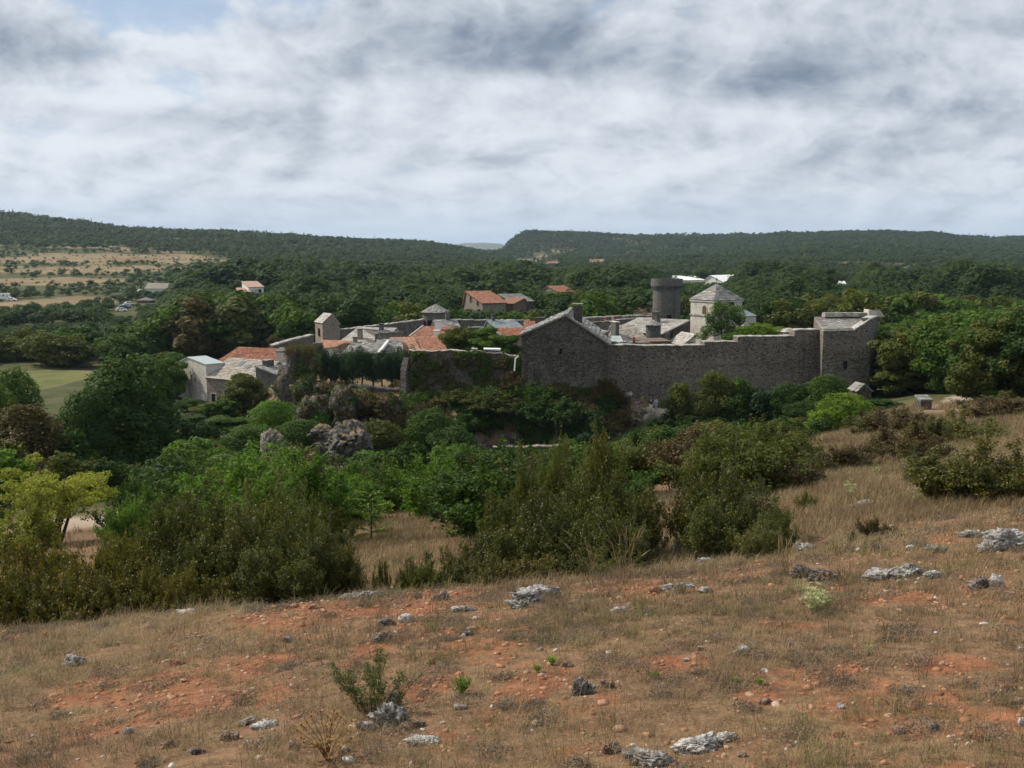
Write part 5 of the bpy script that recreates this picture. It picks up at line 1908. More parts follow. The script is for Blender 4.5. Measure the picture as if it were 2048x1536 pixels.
def wood_kind(u, x, y):
    n = fbm2(np.array([x]), np.array([y]), 0.05, 3, 72)[0] + VR.gauss(0, .09)
    if u < 480:
        return 'mid' if n < .5 else ('dark' if n < .6 else ('olive' if n < .78 else 'brown'))
    if u < 1450:
        return 'dark' if n < .48 else ('mid' if n < .66 else ('blue' if n < .70 else ('olive' if n < .84 else 'brown')))
    return 'mid' if n < .44 else ('olive' if n < .55 else ('fresh' if n < .60 else ('dark' if n < .80 else 'brown')))


for (y, x, z, h, wd, u) in ind:
    kd = wood_kind(u, x, y)
    reg = 'left' if u < 480 else ('mid' if u < 1450 else 'right')
    lab = f"{LOOK[kd]} {REG[reg]}"
    tree_at(x, y, h, wd, kd, 'mid' if y < 175 else 'far', lab, lab + ' (group)' if False else f"{LOOK[kd].replace('tree', 'trees')} {REG[reg]}", VR, z=z)

# ------------------------------------------------------------------ the rest of the wood and the wooded hills, one mass
nr = np.random.default_rng(9)
FX, FY, FZ, FH, FW, FN = [], [], [], [], [], []
for (y, x, z, h, wd, u) in rest:
    FX.append(x); FY.append(y); FZ.append(z); FH.append(h); FW.append(wd); FN.append(420)
FX, FY, FZ, FH, FW, FN = map(lambda q: np.array(q, float), (FX, FY, FZ, FH, FW, FN))


def scatter(y0, y1, step, amax=0.56):
    xs, ys = [], []
    y = y0
    while y < y1:
        st = step
        n = int(2 * amax * y / st)
        x = (np.arange(n) + nr.uniform(-.45, .45, n)) * st - amax * y
        xs.append(x)
        ys.append(y + nr.uniform(-.45, .45, n) * st)
        y += st
    return np.concatenate(xs), np.concatenate(ys)


for (y0, y1, step, q, hlo, hhi) in ((560, 900, 7.6, 110, 4.0, 9.0), (900, 1450, 8.0, 56, 4.0, 8.5), (1450, 2750, 9.6, 34, 6.0, 10.0), (2750, 4400, 26.0, 16, 9, 14)):
    x, y = scatter(y0, y1, step)
    f = field_at(x, y)
    cov = fbm2(x, y, 0.011, 4, 81)
    keep = (f < 0.2) & (nr.random(len(x)) < np.clip((cov - .22) * 5.0, .3, 1))
    keep |= (f >= .2) & (nr.random(len(x)) < np.where(fbm2(x, y, 0.02, 3, 85) > .50, .6, .16))
    x, y, f = x[keep], y[keep], f[keep]
    z = ground(x, y)
    h = nr.uniform(hlo, hhi, len(x)) * np.where(f >= .2, .5, 1) * (0.7 + .6 * np.clip(fbm2(x, y, 0.02, 2, 82), 0, 1))
    wd = h * nr.uniform(.85, 1.4, len(x))
    # keep the hangar and houses clear
    uu = 1024 + F * x / (y * cp - z * sp)
    vt = 768 - F * (y * sp + (z + h) * cp) / (y * cp - (z + h) * sp)
    ok = np.ones(len(x), bool)
    for (a, b, c_, d, Y) in HOUSEBOX:
        ok &= ~((y < Y + 30) & (uu > a - 4) & (uu < b + 4) & (vt < d - 2))
    low = (x / y < -.27) & (y < 1150)
    h = np.where(low, h * .5, h)
    wd = np.where(low, wd * .62, wd)
    ok &= ~low | (nr.random(len(x)) < .6)
    FX, FY, FZ, FH, FW, FN = [np.concatenate(p) for p in ((FX, x[ok]), (FY, y[ok]), (FZ, z[ok]), (FH, h[ok]), (FW, wd[ok]), (FN, np.full(ok.sum(), q)))]
con = (nr.random(len(FX)) < .14) & (FY > 1000)
FW = np.where(con, FH * .45, FW)
FH = np.where(con, FH * 1.35, FH)
N = FN.astype(int)
k = np.repeat(np.arange(len(FX)), N)
d = unit(nr, len(k))
d[:, 2] = np.where(d[:, 2] < -.35, -d[:, 2], d[:, 2])
# lobes: each tree is a few overlapping clumps
lob = nr.integers(0, 6, len(k))
lobc = unit(nr, len(FX) * 6).reshape(-1, 6, 3) * np.where(N > 60, .52, .40)[:, None, None]
rad = np.where(N > 60, .52, .62)
c3 = lobc[k, lob] + d * rad[k][:, None] * nr.uniform(.8, 1.1, len(k))[:, None]
conk = con[k]
c3[:, 0] *= np.where(conk, np.clip(1.05 - .55 * (c3[:, 2] + .6), .12, 1.3), 1)
c3[:, 1] *= np.where(conk, np.clip(1.05 - .55 * (c3[:, 2] + .6), .12, 1.3), 1)
Pt = np.stack([FX[k] + c3[:, 0] * FW[k] * .5, FY[k] + c3[:, 1] * FW[k] * .5, FZ[k] + FH[k] * (.52 + .48 * c3[:, 2])], 1)
sz = FW[k] * np.sqrt(1.0 / N[k]) * 1.05
Nm = d * .7 + nr.normal(size=d.shape) * .3 + np.array([-.15, -.1, .9])
V, Fq = leaf_quads(Pt, Nm, sz, nr, 0.75)
tt = np.clip(fbm2(FX, FY, 0.03, 3, 83) * 1.1 - .15 + nr.normal(size=len(FX)) * .16, 0, .9)
tt = np.where(nr.random(len(FX)) < .05, .97, tt)
tn = np.clip(tt[k] * .75 + nr.random(len(k)) * .25, 0, 1)
print('far leaves', len(k))
tag(obj('far_wood', mesh_np('far_wood', V, Fq, None, LM['far'], np.repeat(tn, 4))), 'far wooded hills and scrub covering the plateau to the horizon', 'woodland', kind='stuff')

# ------------------------------------------------------------------ named trees and shrubs of the valley
# u, top row, depth, width px, kind, label
LM_TREES = [
    (258, 694, 98, 246, 'dark', 'huge dark green rounded tree left of the tall pale house'),
    (318, 752, 104, 84, 'dark', 'dark tree shoulder between the huge dark tree and the pale house'),
    (170, 770, 92, 150, 'dark', 'dark green tree crowding the left side of the huge dark tree'),
    (45, 800, 82, 190, 'brown', 'brownish green dome-shaped tree at the left edge below the meadow'),
    (25, 728, 118, 110, 'mid', 'round green tree at the left edge beside the meadow corner'),
    (-40, 745, 110, 140, 'mid', 'green tree cut by the left edge beside the meadow'),
    (140, 860, 84, 110, 'dark', 'low dark tree in shadow under the huge dark tree'),
    (400, 840, 100, 130, 'dark', 'dark shadowed tree below the garden of the pale house'),
    (484, 744, 136, 100, 'olive', 'olive green garden tree in front of the skylight house'),
    (430, 800, 132, 44, 'mid', 'small green garden tree at the corner of the tall pale house'),
    (375, 796, 139, 50, 'mid', 'small green garden bush at the foot of the narrow pale wing'),
    (412, 808, 135, 66, 'olive', 'olive garden bush below the tall pale house'),
    (455, 796, 133, 60, 'mid', 'green garden bush below the skylight house'),
    (388, 826, 127, 90, 'dark', 'dark bush at the garden edge below the tall pale house'),
    (452, 832, 124, 100, 'mid', 'green bush over the low rubble wall of the garden'),
    (540, 800, 118, 110, 'fresh', 'bright green sloping thicket tree left of the rock spur'),
    (600, 838, 114, 130, 'mid', 'ivy green tree under the ruined tower rock'),
    (500, 850, 108, 130, 'mid', 'green thicket tree between the boulder and the pale houses'),
    (455, 876, 96, 110, 'dark', 'dark green thicket tree left of the domed boulder'),
    (760, 835, 106, 140, 'olive', 'yellowish green spreading tree below the white terrace edge'),
    (860, 812, 108, 130, 'mid', 'green leafy tree growing against the cliff below the garden wall'),
    (905, 852, 104, 120, 'dark', 'dark green tree at the cliff foot below the garden wall'),
    (820, 905, 62, 150, 'fresh', 'bright green maple tree in the valley, left of a close pair'),
    (905, 888, 64, 150, 'fresh', 'bright green maple tree in the valley, tallest of its clump'),
    (975, 895, 66, 110, 'fresh', 'bright green maple tree at the right of the valley clump'),
    (850, 985, 52, 150, 'mid', 'shaded green tree below the bright maple clump'),
    (930, 990, 50, 160, 'dark', 'dark shaded tree under the bright maple clump, beside the boxwood mass'),
    (425, 898, 64, 72, 'fresh', 'small light green round tree above the pale boulder'),
    (335, 920, 62, 130, 'blue', 'bluish green dome-shaped shrub tree above the pale boulder'),
    (600, 893, 74, 150, 'olive', 'olive bushy tree leaning over the domed boulder'),
    (650, 930, 72, 130, 'olive', 'olive shrub tree in front of the domed boulder, right'),
    (520, 945, 66, 110, 'olive', 'low olive tree at the left foot of the domed boulder'),
    (690, 955, 58, 120, 'dark', 'dark green low tree in front of the domed boulder'),
    (620, 990, 46, 150, 'dark', 'dark tree behind the tall left boxwood'),
    (1362, 762, 121.5, 66, 'olive', 'slim olive tree against the curtain wall near the visitors'),
    (1432, 736, 120.5, 104, 'olive', 'tall conical olive tree against the middle of the curtain wall'),
    (1478, 752, 119.5, 84, 'mid', 'small green tree right of the conical tree at the curtain wall'),
    (1530, 776, 118, 96, 'blue', 'low bluish tree at the curtain wall foot'),
    (1585, 762, 117, 110, 'dark', 'dark tree at the curtain wall foot left of the bastion'),
    (1655, 748, 116, 112, 'mid', 'round green tree in front of the bastion foot'),
    (1610, 800, 113, 110, 'dark', 'dark low tree below the bastion, left of the bright ash'),
    (1760, 800, 112, 90, 'dark', 'dark tree right of the bright ash below the stone gateway'),
    (1800, 726, 128, 120, 'olive', 'olive green tree right of the bastion, nearest its wall'),
    (1850, 700, 134, 120, 'mid', 'green tree on the slope right of the bastion'),
    (1905, 735, 120, 100, 'mid', 'rounded green tree above the pale hut'),
    (1960, 715, 112, 140, 'blue', 'bluish dark tree at the right above the path'),
    (2030, 740, 104, 120, 'mid', 'green tree at the right edge above the path'),
    (2000, 780, 98, 90, 'fresh', 'light green low tree above the path at the right'),
    (1690, 782, 92, 130, 'bright', 'very bright yellow-green ash tree below the bastion'),
    (1645, 818, 90, 80, 'bright', 'bright yellow-green ash sapling left of the big bright ash'),
    (1322, 882, 84, 80, 'mid', 'round green shrub tree at the foot of the rocky bank'),
    (1170, 862, 100, 60, 'blue', 'thin bluish sapling in the dark hollow below the gabled house'),
    (1140, 876, 88, 90, 'mid', 'flat-topped green shrub tree behind the boxwood mass'),
    (1265, 880, 90, 80, 'dark', 'dark shrub tree in the hollow below the visitors path'),
]
for (u, vt, Y, wpx, kd, lb) in LM_TREES:
    tree_px(u, vt, Y, wpx, kd, lb, protos=TR_MID if Y > 122 else (BUSHBIG if wpx / F * Y > 5.5 else BUSH))

# open yellow-green tree with its limbs showing, at the left
def open_tree():
    Y = 37.0
    x = X(105, 1000, Y)
    z = G(x, Y)
    r = thing('walnut_tree', 'open yellow-green tree with visible bare limbs at the left edge', 'tree', (x, Y, z))
    rng = np.random.default_rng(51)
    H = Zv(893, Y) - z
    limbs = MB()
    blobs = []
    for i in range(11):
        an = 2 * math.pi * i / 11 + rng.uniform(-.3, .3)
        a = Vector((rng.uniform(-.25, .25), rng.uniform(-.2, .2), -.3))
        rr = 1.0 + rng.uniform(0, 1.35)
        b = Vector((math.cos(an) * rr * .45, math.sin(an) * rr * .45, H * rng.uniform(.32, .5)))
        c_ = Vector((math.cos(an) * rr, math.sin(an) * rr, H * rng.uniform(.40, .95) * (1.08 - .1 * rr)))
        limbs.tube(a, b, .07, .05, 6)
        limbs.tube(b, c_, .05, .02, 5)
        for j in range(9):
            e = b.lerp(c_, rng.uniform(.25, 1.1)) + Vector((rng.normal() * .42, rng.normal() * .42, rng.uniform(-.5, .55)))
            limbs.tube(b.lerp(c_, .5), e, .016, .006, 4)
            blobs.append((*e, *(rng.uniform(.12, .34) * np.array([1.2, 1.2, .6]))))
    me = crown_mesh('crown', 52, blobs, 12000, .056, LM['yellow'], jitter=1.4, aspect=.5)
    obj('crown', me, r)
    limbs.build('limbs', MT['bark'], r)


open_tree()
shrub_px(30, 985, 30, 150, 'yellow', 'small yellowing shrub at the left edge under the open walnut tree', BOXFAR, None, 'yellowing_shrub', 'shrub', (2.0, 2.3))

# cypress-like row on the terrace
def row_proto(seed):
    rng = np.random.default_rng(seed)
    bl = []
    for i in range(42):
        t = rng.random()
        z = 3.2 + 6.4 * t
        rr = 3.4 * math.sin(math.pi * (0.22 + 0.70 * t)) ** .8
        an = rng.uniform(0, 6.28)
        q = rr * rng.uniform(.45, .85)
        s = rng.uniform(.7, 1.25)
        bl.append((math.cos(an) * q, math.sin(an) * q, z, s, s, s * 1.5))
    return crown_mesh('crown', seed, bl, 13000, .17, LM['blue'], aspect=.4)


ROW = [row_proto(401), row_proto(402), row_proto(403)]
for i, u in enumerate((640, 661, 683, 703, 724, 744, 763, 783, 803, 818)):
    Y = 131.5 + (i % 3) * .6
    tree_px(u, 697 + (i * 11) % 14, Y, 46 + (i * 5) % 13, 'blue', 'dark blue-green upswept tree of the dense row on the terrace', group='row of dark evergreen trees on the terrace', name='evergreen_tree', vbase=778, protos=ROW)
# tree in front of the church: separate upright clumps of foliage
bl = []
rng_ = np.random.default_rng(61)
for (cx, cz, s) in ((-2.6, 3.6, 1.2), (-1.2, 5.2, 1.5), (0.4, 5.0, 1.4), (-.4, 8.2, 1.5), (1.0, 7.0, 1.0), (2.2, 8.4, 1.1), (2.4, 6.6, 1.3), (3.0, 5.2, .9), (-1.8, 6.4, 1.0), (.2, 9.2, .9), (-3.4, 2.6, .9), (1.6, 3.8, 1.0)):
    for j in range(4):
        o = rng_.normal(size=3) * .45
        bl.append((cx + o[0], o[1] * 2, cz + o[2], s * .75, s * .75, s * .8))
CHT = [crown_mesh('crown', 62, bl, 12000, .15, LM['mid'], aspect=.5)]
t = tree_px(1446, 606, 143, 92, 'mid', 'tree of separate dark upright leaf clumps in front of the church tower', vbase=694, protos=CHT, name='clumped_tree')
t.rotation_euler.z = 0
tree_px(1522, 641, 141, 100, 'bright', 'bright green dome-shaped tree behind the stepped curtain wall', vbase=690)
tree_px(1466, 662, 139, 44, 'fresh', 'small bright green tree behind the step of the curtain wall', vbase=690)
tree_px(918, 646, 140, 70, 'olive', 'dark olive garden tree, left one above the garden wall', vbase=712)
tree_px(975, 654, 138, 92, 'fresh', 'bright green garden tree, middle one above the garden wall', vbase=712)
tree_px(1020, 668, 136, 50, 'mid', 'green garden tree squeezed against the gabled house', vbase=715)
tree_px(553, 668, 190, 44, 'brown', 'small browning tree behind the rampart stretch near the red long house')
# pines behind the bastion


def pine_proto(seed):
    rng = np.random.default_rng(seed)
    bl = []
    for k_ in range(7):
        z = 3.6 + k_ * .98
        rr = 3.4 * (1 - k_ / 8.2)
        for j in range(5):
            an = rng.uniform(0, 6.28)
            q = rr * rng.uniform(.35, .95)
            bl.append((math.cos(an) * q, math.sin(an) * q, z + rng.uniform(-.2, .2), 1.0, 1.0, .36))
    return crown_mesh('crown', seed, bl, 6000, .2, LM['dark'], aspect=.3)


PINE = [pine_proto(411), pine_proto(412)]
for (u, vt, Y, wpx, lb) in ((1662, 540, 300, 44, 'tall dark pine standing above the wood behind the bastion'), (1602, 554, 290, 70, 'broad flat-topped pine behind the church tower, left of the tall pine'), (1585, 566, 270, 50, 'dark pine half hidden in the wood right of the church tower'),
                            (685, 556, 320, 40, 'dark conifer in the wood behind the rampart tower')):
    tree_px(u, vt, Y, wpx, 'dark', lb, name='pine_tree', protos=PINE)
tree_px(1545, 580, 214, 110, 'dark', 'big dark tree right behind the church tower')
tree_px(1640, 585, 218, 110, 'olive', 'olive brown tree behind the bastion roof, left')
tree_px(1715, 566, 225, 130, 'olive', 'broad olive tree rising above the bastion roof')
tree_px(1790, 578, 215, 110, 'fresh', 'lighter green tree right above the bastion corner')
tree_px(1905, 588, 240, 120, 'brown', 'rounded brown-green tree in the wood at the right')
tree_px(1375, 590, 222, 60, 'olive', 'olive tree in the gap between round tower and church tower')
tree_px(600, 552, 300, 130, 'dark', 'very large dark tree, left part of the big grove behind the rampart tower')
tree_px(725, 552, 310, 130, 'dark', 'very large dark tree in the middle of the big grove')
tree_px(850, 566, 300, 130, 'mid', 'very large green tree at the right of the big grove, above the cone tower')

# low shrubs of the valley, u, top, depth, width, kind, label
SH = [   # u, top, base row, width, kind, protos, label, name, proto size
    (1830, 884, 975, 62, 'box', JUN, 'upright dark shrub alone in the dry grass at the right', 'juniper_shrub', (2.0, 1.3)),
    (1955, 868, 1012, 210, 'boxo', BOXFAR, 'large olive-brown boxwood spreading over the dry slope at the right edge', 'boxwood_shrub', (2.0, 2.3)),
    (2035, 872, 1008, 170, 'boxo', BOXFAR, 'olive boxwood cut by the right edge', 'boxwood_shrub', (2.0, 2.3)),
    (1890, 925, 1008, 90, 'boxo', BOXFAR, 'low left flank of the large olive-brown boxwood', 'boxwood_shrub', (2.0, 2.3)),
    (1775, 858, 928, 130, 'boxb', BOXFAR, 'reddish brown boxwood bank at the top of the dry meadow', 'boxwood_shrub', (2.0, 2.3)),
    (1705, 880, 945, 90, 'boxb', BOXFAR, 'lower brown boxwood at the left of the reddish bank', 'boxwood_shrub', (2.0, 2.3)),
    (1838, 842, 930, 110, 'boxb', BOXFAR, 'brown boxwood at the right of the reddish bank', 'boxwood_shrub', (2.0, 2.3)),
    (1925, 818, 888, 150, 'boxo', BOXFAR, 'green-brown boxwood bank below the path', 'boxwood_shrub', (2.0, 2.3)),
    (1868, 828, 895, 100, 'box', BOXFAR, 'dark boxwood left of the green-brown bank below the path', 'boxwood_shrub', (2.0, 2.3)),
    (1800, 810, 868, 110, 'boxb', BOXFAR, 'dark brown shrub below the pale hut', 'boxwood_shrub', (2.0, 2.3)),
    (1745, 820, 872, 90, 'box', BOXFAR, 'dark shrub between the bright ash and the brown shrub below the hut', 'boxwood_shrub', (2.0, 2.3)),
    (2010, 785, 840, 130, 'boxb', BOXFAR, 'rust brown shrub on the slope at the right edge', 'boxwood_shrub', (2.0, 2.3)),
    (1640, 900, 952, 70, 'box', BOXFAR, 'small green shrub at the left end of the dry meadow', 'boxwood_shrub', (2.0, 2.3)),
    (1615, 978, 1022, 46, 'boxo', BOXFAR, 'small olive bush in the grass right of the boxwood mass', 'boxwood_shrub', (2.0, 2.3)),
    (1560, 850, 930, 150, 'boxo', BOXFAR, 'brown-green shrub behind the right end of the boxwood mass', 'boxwood_shrub', (2.0, 2.3)),
    (1480, 858, 930, 130, 'boxb', BOXFAR, 'brown shrub on the valley side below the curtain wall', 'boxwood_shrub', (2.0, 2.3)),
    (1590, 900, 985, 110, 'boxb', BOXFAR, 'rusty boxwood above the right end of the boxwood mass', 'boxwood_shrub', (2.0, 2.3)),
    (1520, 905, 985, 140, 'box', BOXFAR, 'dark boxwood just above the right end of the boxwood mass', 'boxwood_shrub', (2.0, 2.3)),
    (1440, 890, 965, 120, 'boxo', BOXFAR, 'dull green shrub in the middle of the valley side', 'boxwood_shrub', (2.0, 2.3)),
    (1390, 900, 965, 90, 'boxy', BOXFAR, 'yellowish shrub beside dry grass in the valley', 'boxwood_shrub', (2.0, 2.3)),
    (1310, 895, 965, 120, 'box', BOXFAR, 'dark shrub behind the peak of the boxwood mass', 'boxwood_shrub', (2.0, 2.3)),
    (1752, 1032, 1074, 66, 'boxb', BOXLOW, 'small spreading juniper in the dry grass', 'boxwood_shrub', (1.0, 2.0)),
    (1705, 1050, 1090, 26, 'juniper', JUN, 'tiny upright juniper in the dry grass', 'juniper_shrub', (2.0, 1.3)),
    (1440, 1070, 1095, 60, 'box', BOXLOW, 'low sprig of boxwood behind the pale rocks', 'boxwood_shrub', (1.0, 2.0)),
]
for (u, vt, vb, wpx, kd, pr, lb, nm, bs) in SH:
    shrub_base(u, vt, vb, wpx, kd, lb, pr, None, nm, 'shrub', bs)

# the boxwood masses in front: u, top row, depth, width px, kind
BX = [
    (395, 985, 17.5, 120, 'box'), (440, 950, 17, 110, 'box'), (500, 962, 16.6, 110, 'box'), (545, 932, 16.2, 120, 'box'), (598, 968, 15.6, 110, 'box'), (650, 1015, 15.0, 100, 'box'), (335, 1010, 17, 120, 'box'),
    (480, 1020, 15.0, 130, 'box'), (560, 1010, 14.4, 130, 'box'), (410, 1040, 15, 120, 'box'), (632, 1060, 14.0, 110, 'box'), (340, 1075, 14.8, 120, 'box'), (690, 1085, 14.6, 76, 'box'), (525, 1085, 13.6, 110, 'box'), (600, 1110, 13.4, 100, 'box'),
    (1052, 882, 17, 84, 'box'), (1112, 862, 17.5, 90, 'box'), (1195, 858, 16.5, 110, 'box'), (1150, 925, 15.8, 120, 'box'), (1075, 965, 15.0, 120, 'box'), (1238, 905, 15.2, 110, 'box'),
    (1290, 965, 15.6, 84, 'box'), (1392, 915, 15.8, 120, 'box'), (1452, 925, 15.4, 110, 'box'), (1520, 955, 14.6, 90, 'box'), (1430, 985, 14.6, 120, 'box'),
    (1000, 985, 15.8, 90, 'box'), (1020, 1045, 14.3, 110, 'box'), (1115, 1000, 14.2, 130, 'box'), (1195, 985, 13.8, 120, 'box'), (955, 1060, 14.6, 76, 'box'), (1550, 985, 13.6, 76, 'box'), (1525, 1035, 12.9, 84, 'box'), (1255, 1030, 13.6, 110, 'box')]
BXL = {'left': 'dark boxwood of the tall thicket at the left edge of the bare slope', 'mid': 'dark glossy boxwood of the tall thicket in the centre below the gabled house'}
for bi, (u, vt, Y, wpx, kd) in enumerate(BX):
    kd = ('box', 'box', 'boxo', 'box', 'box')[bi % 5]
    side = 'left' if u < 800 else 'mid'
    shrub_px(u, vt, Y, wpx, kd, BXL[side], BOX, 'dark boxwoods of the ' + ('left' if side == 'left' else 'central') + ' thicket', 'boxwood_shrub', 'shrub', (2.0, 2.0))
for (u, vt, Y, wpx, kd) in ((20, 1075, 15.2, 150, 'boxy'), (95, 1060, 15.5, 150, 'boxy'), (170, 1090, 14.6, 150, 'boxy'), (245, 1075, 14.8, 150, 'boxy'), (60, 1120, 13.8, 160, 'boxy'), (150, 1135, 13.5, 160, 'boxy'), (235, 1130, 13.4, 150, 'boxy'), (300, 1115, 13.6, 140, 'boxy'), (330, 1150, 13.2, 100, 'boxy'), (-30, 1110, 14, 150, 'boxy'), (385, 1120, 13.6, 120, 'boxy'),
                            (260, 1050, 17, 120, 'boxy'), (305, 1030, 17.5, 120, 'box'), (110, 1085, 16, 110, 'boxy')):
    shrub_px(u, vt, Y, wpx, kd, 'low yellowed boxwood of the fringe at the left below the walnut tree' if kd == 'boxy' else 'taller green boxwood rising from the yellowed fringe at the left', BOXLOW, 'yellowed boxwoods of the left fringe' if kd == 'boxy' else None, 'boxwood_shrub', 'shrub', (1.0, 1.9))
for (u, vt, Y, wpx) in ((880, 1100, 13.3, 110), (935, 1085, 13.6, 110), (1000, 1105, 13.0, 110), (1075, 1100, 12.9, 120), (1150, 1105, 12.8, 110), (1225, 1095, 13.0, 110), (850, 1120, 13.0, 60), (765, 1110, 13.8, 36), (820, 1105, 13.7, 34), (805, 1130, 13.3, 30)):
    shrub_px(u, vt, Y, wpx, 'boxy' if 900 < u < 1100 else 'box', 'low upright boxwood sprig along the foot of the central thicket', BOXLOW, 'low boxwood sprigs below the central thicket', 'boxwood_shrub', 'shrub', (1.0, 1.7))
shrub_px(640, 990, 24, 110, 'yellow', 'tall yellowing shrub behind the left boxwood thicket', BOXFAR, None, 'yellowing_shrub', 'shrub', (2.0, 2.2))
shrub_px(300, 968, 34, 90, 'fresh', 'light green shrub right of the open walnut tree', BOXFAR, None, 'green_shrub', 'shrub', (2.0, 2.2))
shrub_px(262, 985, 28, 100, 'fresh', 'fresh green shrub below the pale path at the left', BOXFAR, None, 'green_shrub', 'shrub', (2.0, 2.2))
shrub_px(230, 1060, 24, 70, 'olive', 'olive shrub behind the yellowed boxwood fringe', BOXFAR, None, 'green_shrub', 'shrub', (2.0, 2.2))

# bright sapling with feathery leaves in the gap between the thickets
def sapling():
    Y = 24.0
    x = X(742, 1060, Y)
    z = G(x, Y)
    H = Zv(980, Y) - z
    r = thing('ash_sapling', 'bright green feathery sapling in the gap between the two boxwood thickets', 'sapling', (x, Y, z))
    rng = np.random.default_rng(71)
    st = MB()
    Ps, Ns = [], []
    st.tube((0, 0, -.1), (.02, 0, H * .95), .022, .006, 6)
    for i in range(34):
        t = rng.uniform(.12, 1.0)
        an = rng.uniform(0, 6.28)
        L = (1.0 - .62 * t) * .85 * rng.uniform(.7, 1.2)
        a = Vector((.02 * t, 0, H * .95 * t))
        e = a + Vector((math.cos(an) * L, math.sin(an) * L, L * rng.uniform(.1, .5)))
        st.tube(a, e, .007, .003, 4, cap=False)
        dd = (e - a).normalized()
        sd = Vector((-dd.y, dd.x, 0)).normalized()
        for j in range(13):
            f = .2 + .8 * j / 12
            for s in (-1, 1):
                p = a.lerp(e, f) + sd * s * .055 + Vector((0, 0, -.02 - .05 * f * f))
                Ps.append(p)
                Ns.append(Vector((rng.normal() * .3, rng.normal() * .3, 1)))
    V, Fq = leaf_quads(np.array([p[:] for p in Ps]), np.array([n[:] for n in Ns]), .052, rng, .42)
    obj('foliage', mesh_np('foliage', V, Fq, None, LM['bright'], np.repeat(rng.random(len(Ps)), 4)), r)
    st.build('stems', MT['bark'], r)


sapling()

# filler shrubs of the valley floor
FILLG = {'dark': 'dark green', 'mid': 'green', 'olive': 'olive green', 'fresh': 'light green', 'boxb': 'brown-leaved'}
n_fill = 0
y = 24.0
while y < 117:
    st = 3.4 if y < 60 else 4.6
    x = -0.54 * y
    while x < 0.34 * y:
        px_, py_ = x + VR.uniform(-.45, .45) * st, y + VR.uniform(-.45, .45) * st
        x += st
        u, v = pix(px_, py_, G(px_, py_) + .5)
        if u > 1600 + (py_ < 60) * -30 and not (py_ > 85 and u < 1760):
            continue
        if path_at(np.array([px_]), np.array([py_]))[0] > .05:
            continue
        if -80 < u < 250 and 18 < py_ < 54:
            continue
        if 680 < u < 900 and py_ < 27:
            continue
        if 500 < u < 760 and 70 < py_ < 90:
            continue
        if 250 < u < 420 and 44 < py_ < 62:
            continue
        lim = float(np.interp(u, [-50, 0, 140, 300, 380, 520, 620, 700, 800, 950, 1050, 1230, 1300, 1420, 1600, 1760], [850, 850, 900, 930, 870, 875, 890, 905, 880, 890, 890, 880, 850, 838, 832, 815]))
        if VR.random() < .05:
            continue
        z = G(px_, py_)
        h = VR.uniform(1.6, 3.4) if py_ < 60 else VR.uniform(2.2, 5.0)
        if pix(px_, py_, z + h)[1] < lim:
            h = Zv(lim + VR.uniform(0, 12), py_) - z
            if h < .6:
                continue
        n = fbm2(np.array([px_]), np.array([py_]), 0.09, 3, 74)[0] + VR.gauss(0, .08)
        kd = 'dark' if n < .42 else ('mid' if n < .52 else ('olive' if n < .6 else ('boxb' if n < .68 else 'fresh')))
        if u > 1250 and kd in ('fresh', 'mid'):
            kd = 'olive'
        lab = f"{FILLG[kd]} wild shrub among the thickets on the valley floor"
        grp = f"{FILLG[kd]} wild shrubs of the valley floor"
        if py_ < 45 or kd == 'boxb':
            shrub(px_, py_, h, h * VR.uniform(1.0, 1.5), kd, lab, BOXFAR, grp, 'wild_shrub', 'shrub', z, VR, (2.0, 2.2))
        else:
            tree_at(px_, py_, h, h * VR.uniform(1.0, 1.5), kd, 'mid', lab, grp, VR, 'wild_shrub', 'shrub', z, BUSH)
        n_fill += 1
    y += st
print('fill', n_fill)

# ------------------------------------------------------------------ plants on the cliff
CP = [  # u, v of the foot, width px, height px, kind, label
    (880, 722, 50, 22, 'brown', 'dry brown tuft hanging near the top left of the garden wall'),
    (930, 735, 60, 34, 'olive', 'yellow-green shrub on the garden wall face, left'),
    (965, 745, 56, 44, 'dark', 'dark shrub on the garden wall face, middle'),
    (1005, 738, 44, 32, 'olive', 'olive shrub under the right end of the garden wall coping'),
    (860, 775, 70, 26, 'brown', 'brown dried bush on the ledge beside the terrace'),
    (1022, 775, 40, 40, 'brown', 'dry brown bush at the left corner of the gabled house'),
    (930, 800, 80, 34, 'olive', 'olive bush in the middle of the cliff'),
    (1000, 815, 90, 40, 'olive', 'spreading olive bush on the cliff left of the gabled house'),
    (1060, 800, 60, 40, 'mid', 'green bush on the rock under the left corner of the gabled house'),
    (1100, 845, 90, 56, 'dark', 'large dark ivy bush filling the cliff below the gabled house'),
    (1215, 790, 30, 40, 'brown', 'rust brown creeper at the right corner of the gabled house'),
    (1235, 800, 26, 24, 'brown', 'small rusty bush beside the seated visitors'),
    (700, 812, 70, 30, 'brown', 'rust brown bush on the rock below the terrace'),
    (745, 826, 60, 34, 'brown', 'brown dried bush under the white terrace edge'),
    (660, 800, 40, 22, 'olive', 'olive tuft on top of the pale rock spur'),
    (625, 790, 30, 20, 'mid', 'green tuft at the foot of the ruined tower'),
    (950, 850, 60, 36, 'mid', 'green bush at the cliff foot under the brown overhang'),
    (1380, 845, 80, 26, 'dark', 'dark shrub on the bank below the visitors path, left'),
    (1440, 842, 80, 28, 'dark', 'dark shrub on the bank below the visitors path, middle'),
    (1500, 845, 70, 28, 'boxb', 'brown shrub on the bank below the visitors path, right'),
    (1340, 862, 60, 30, 'dark', 'low dark shrub on the rocky bank below the visitors'),
]
CLB = [shoots_mesh('foliage', 340 + i, LM['mid'], 2.0, 2.4, 460, 26, 0.075, base_r=.45, low=.02, leaders=40, flare=.8) for i in range(4)]
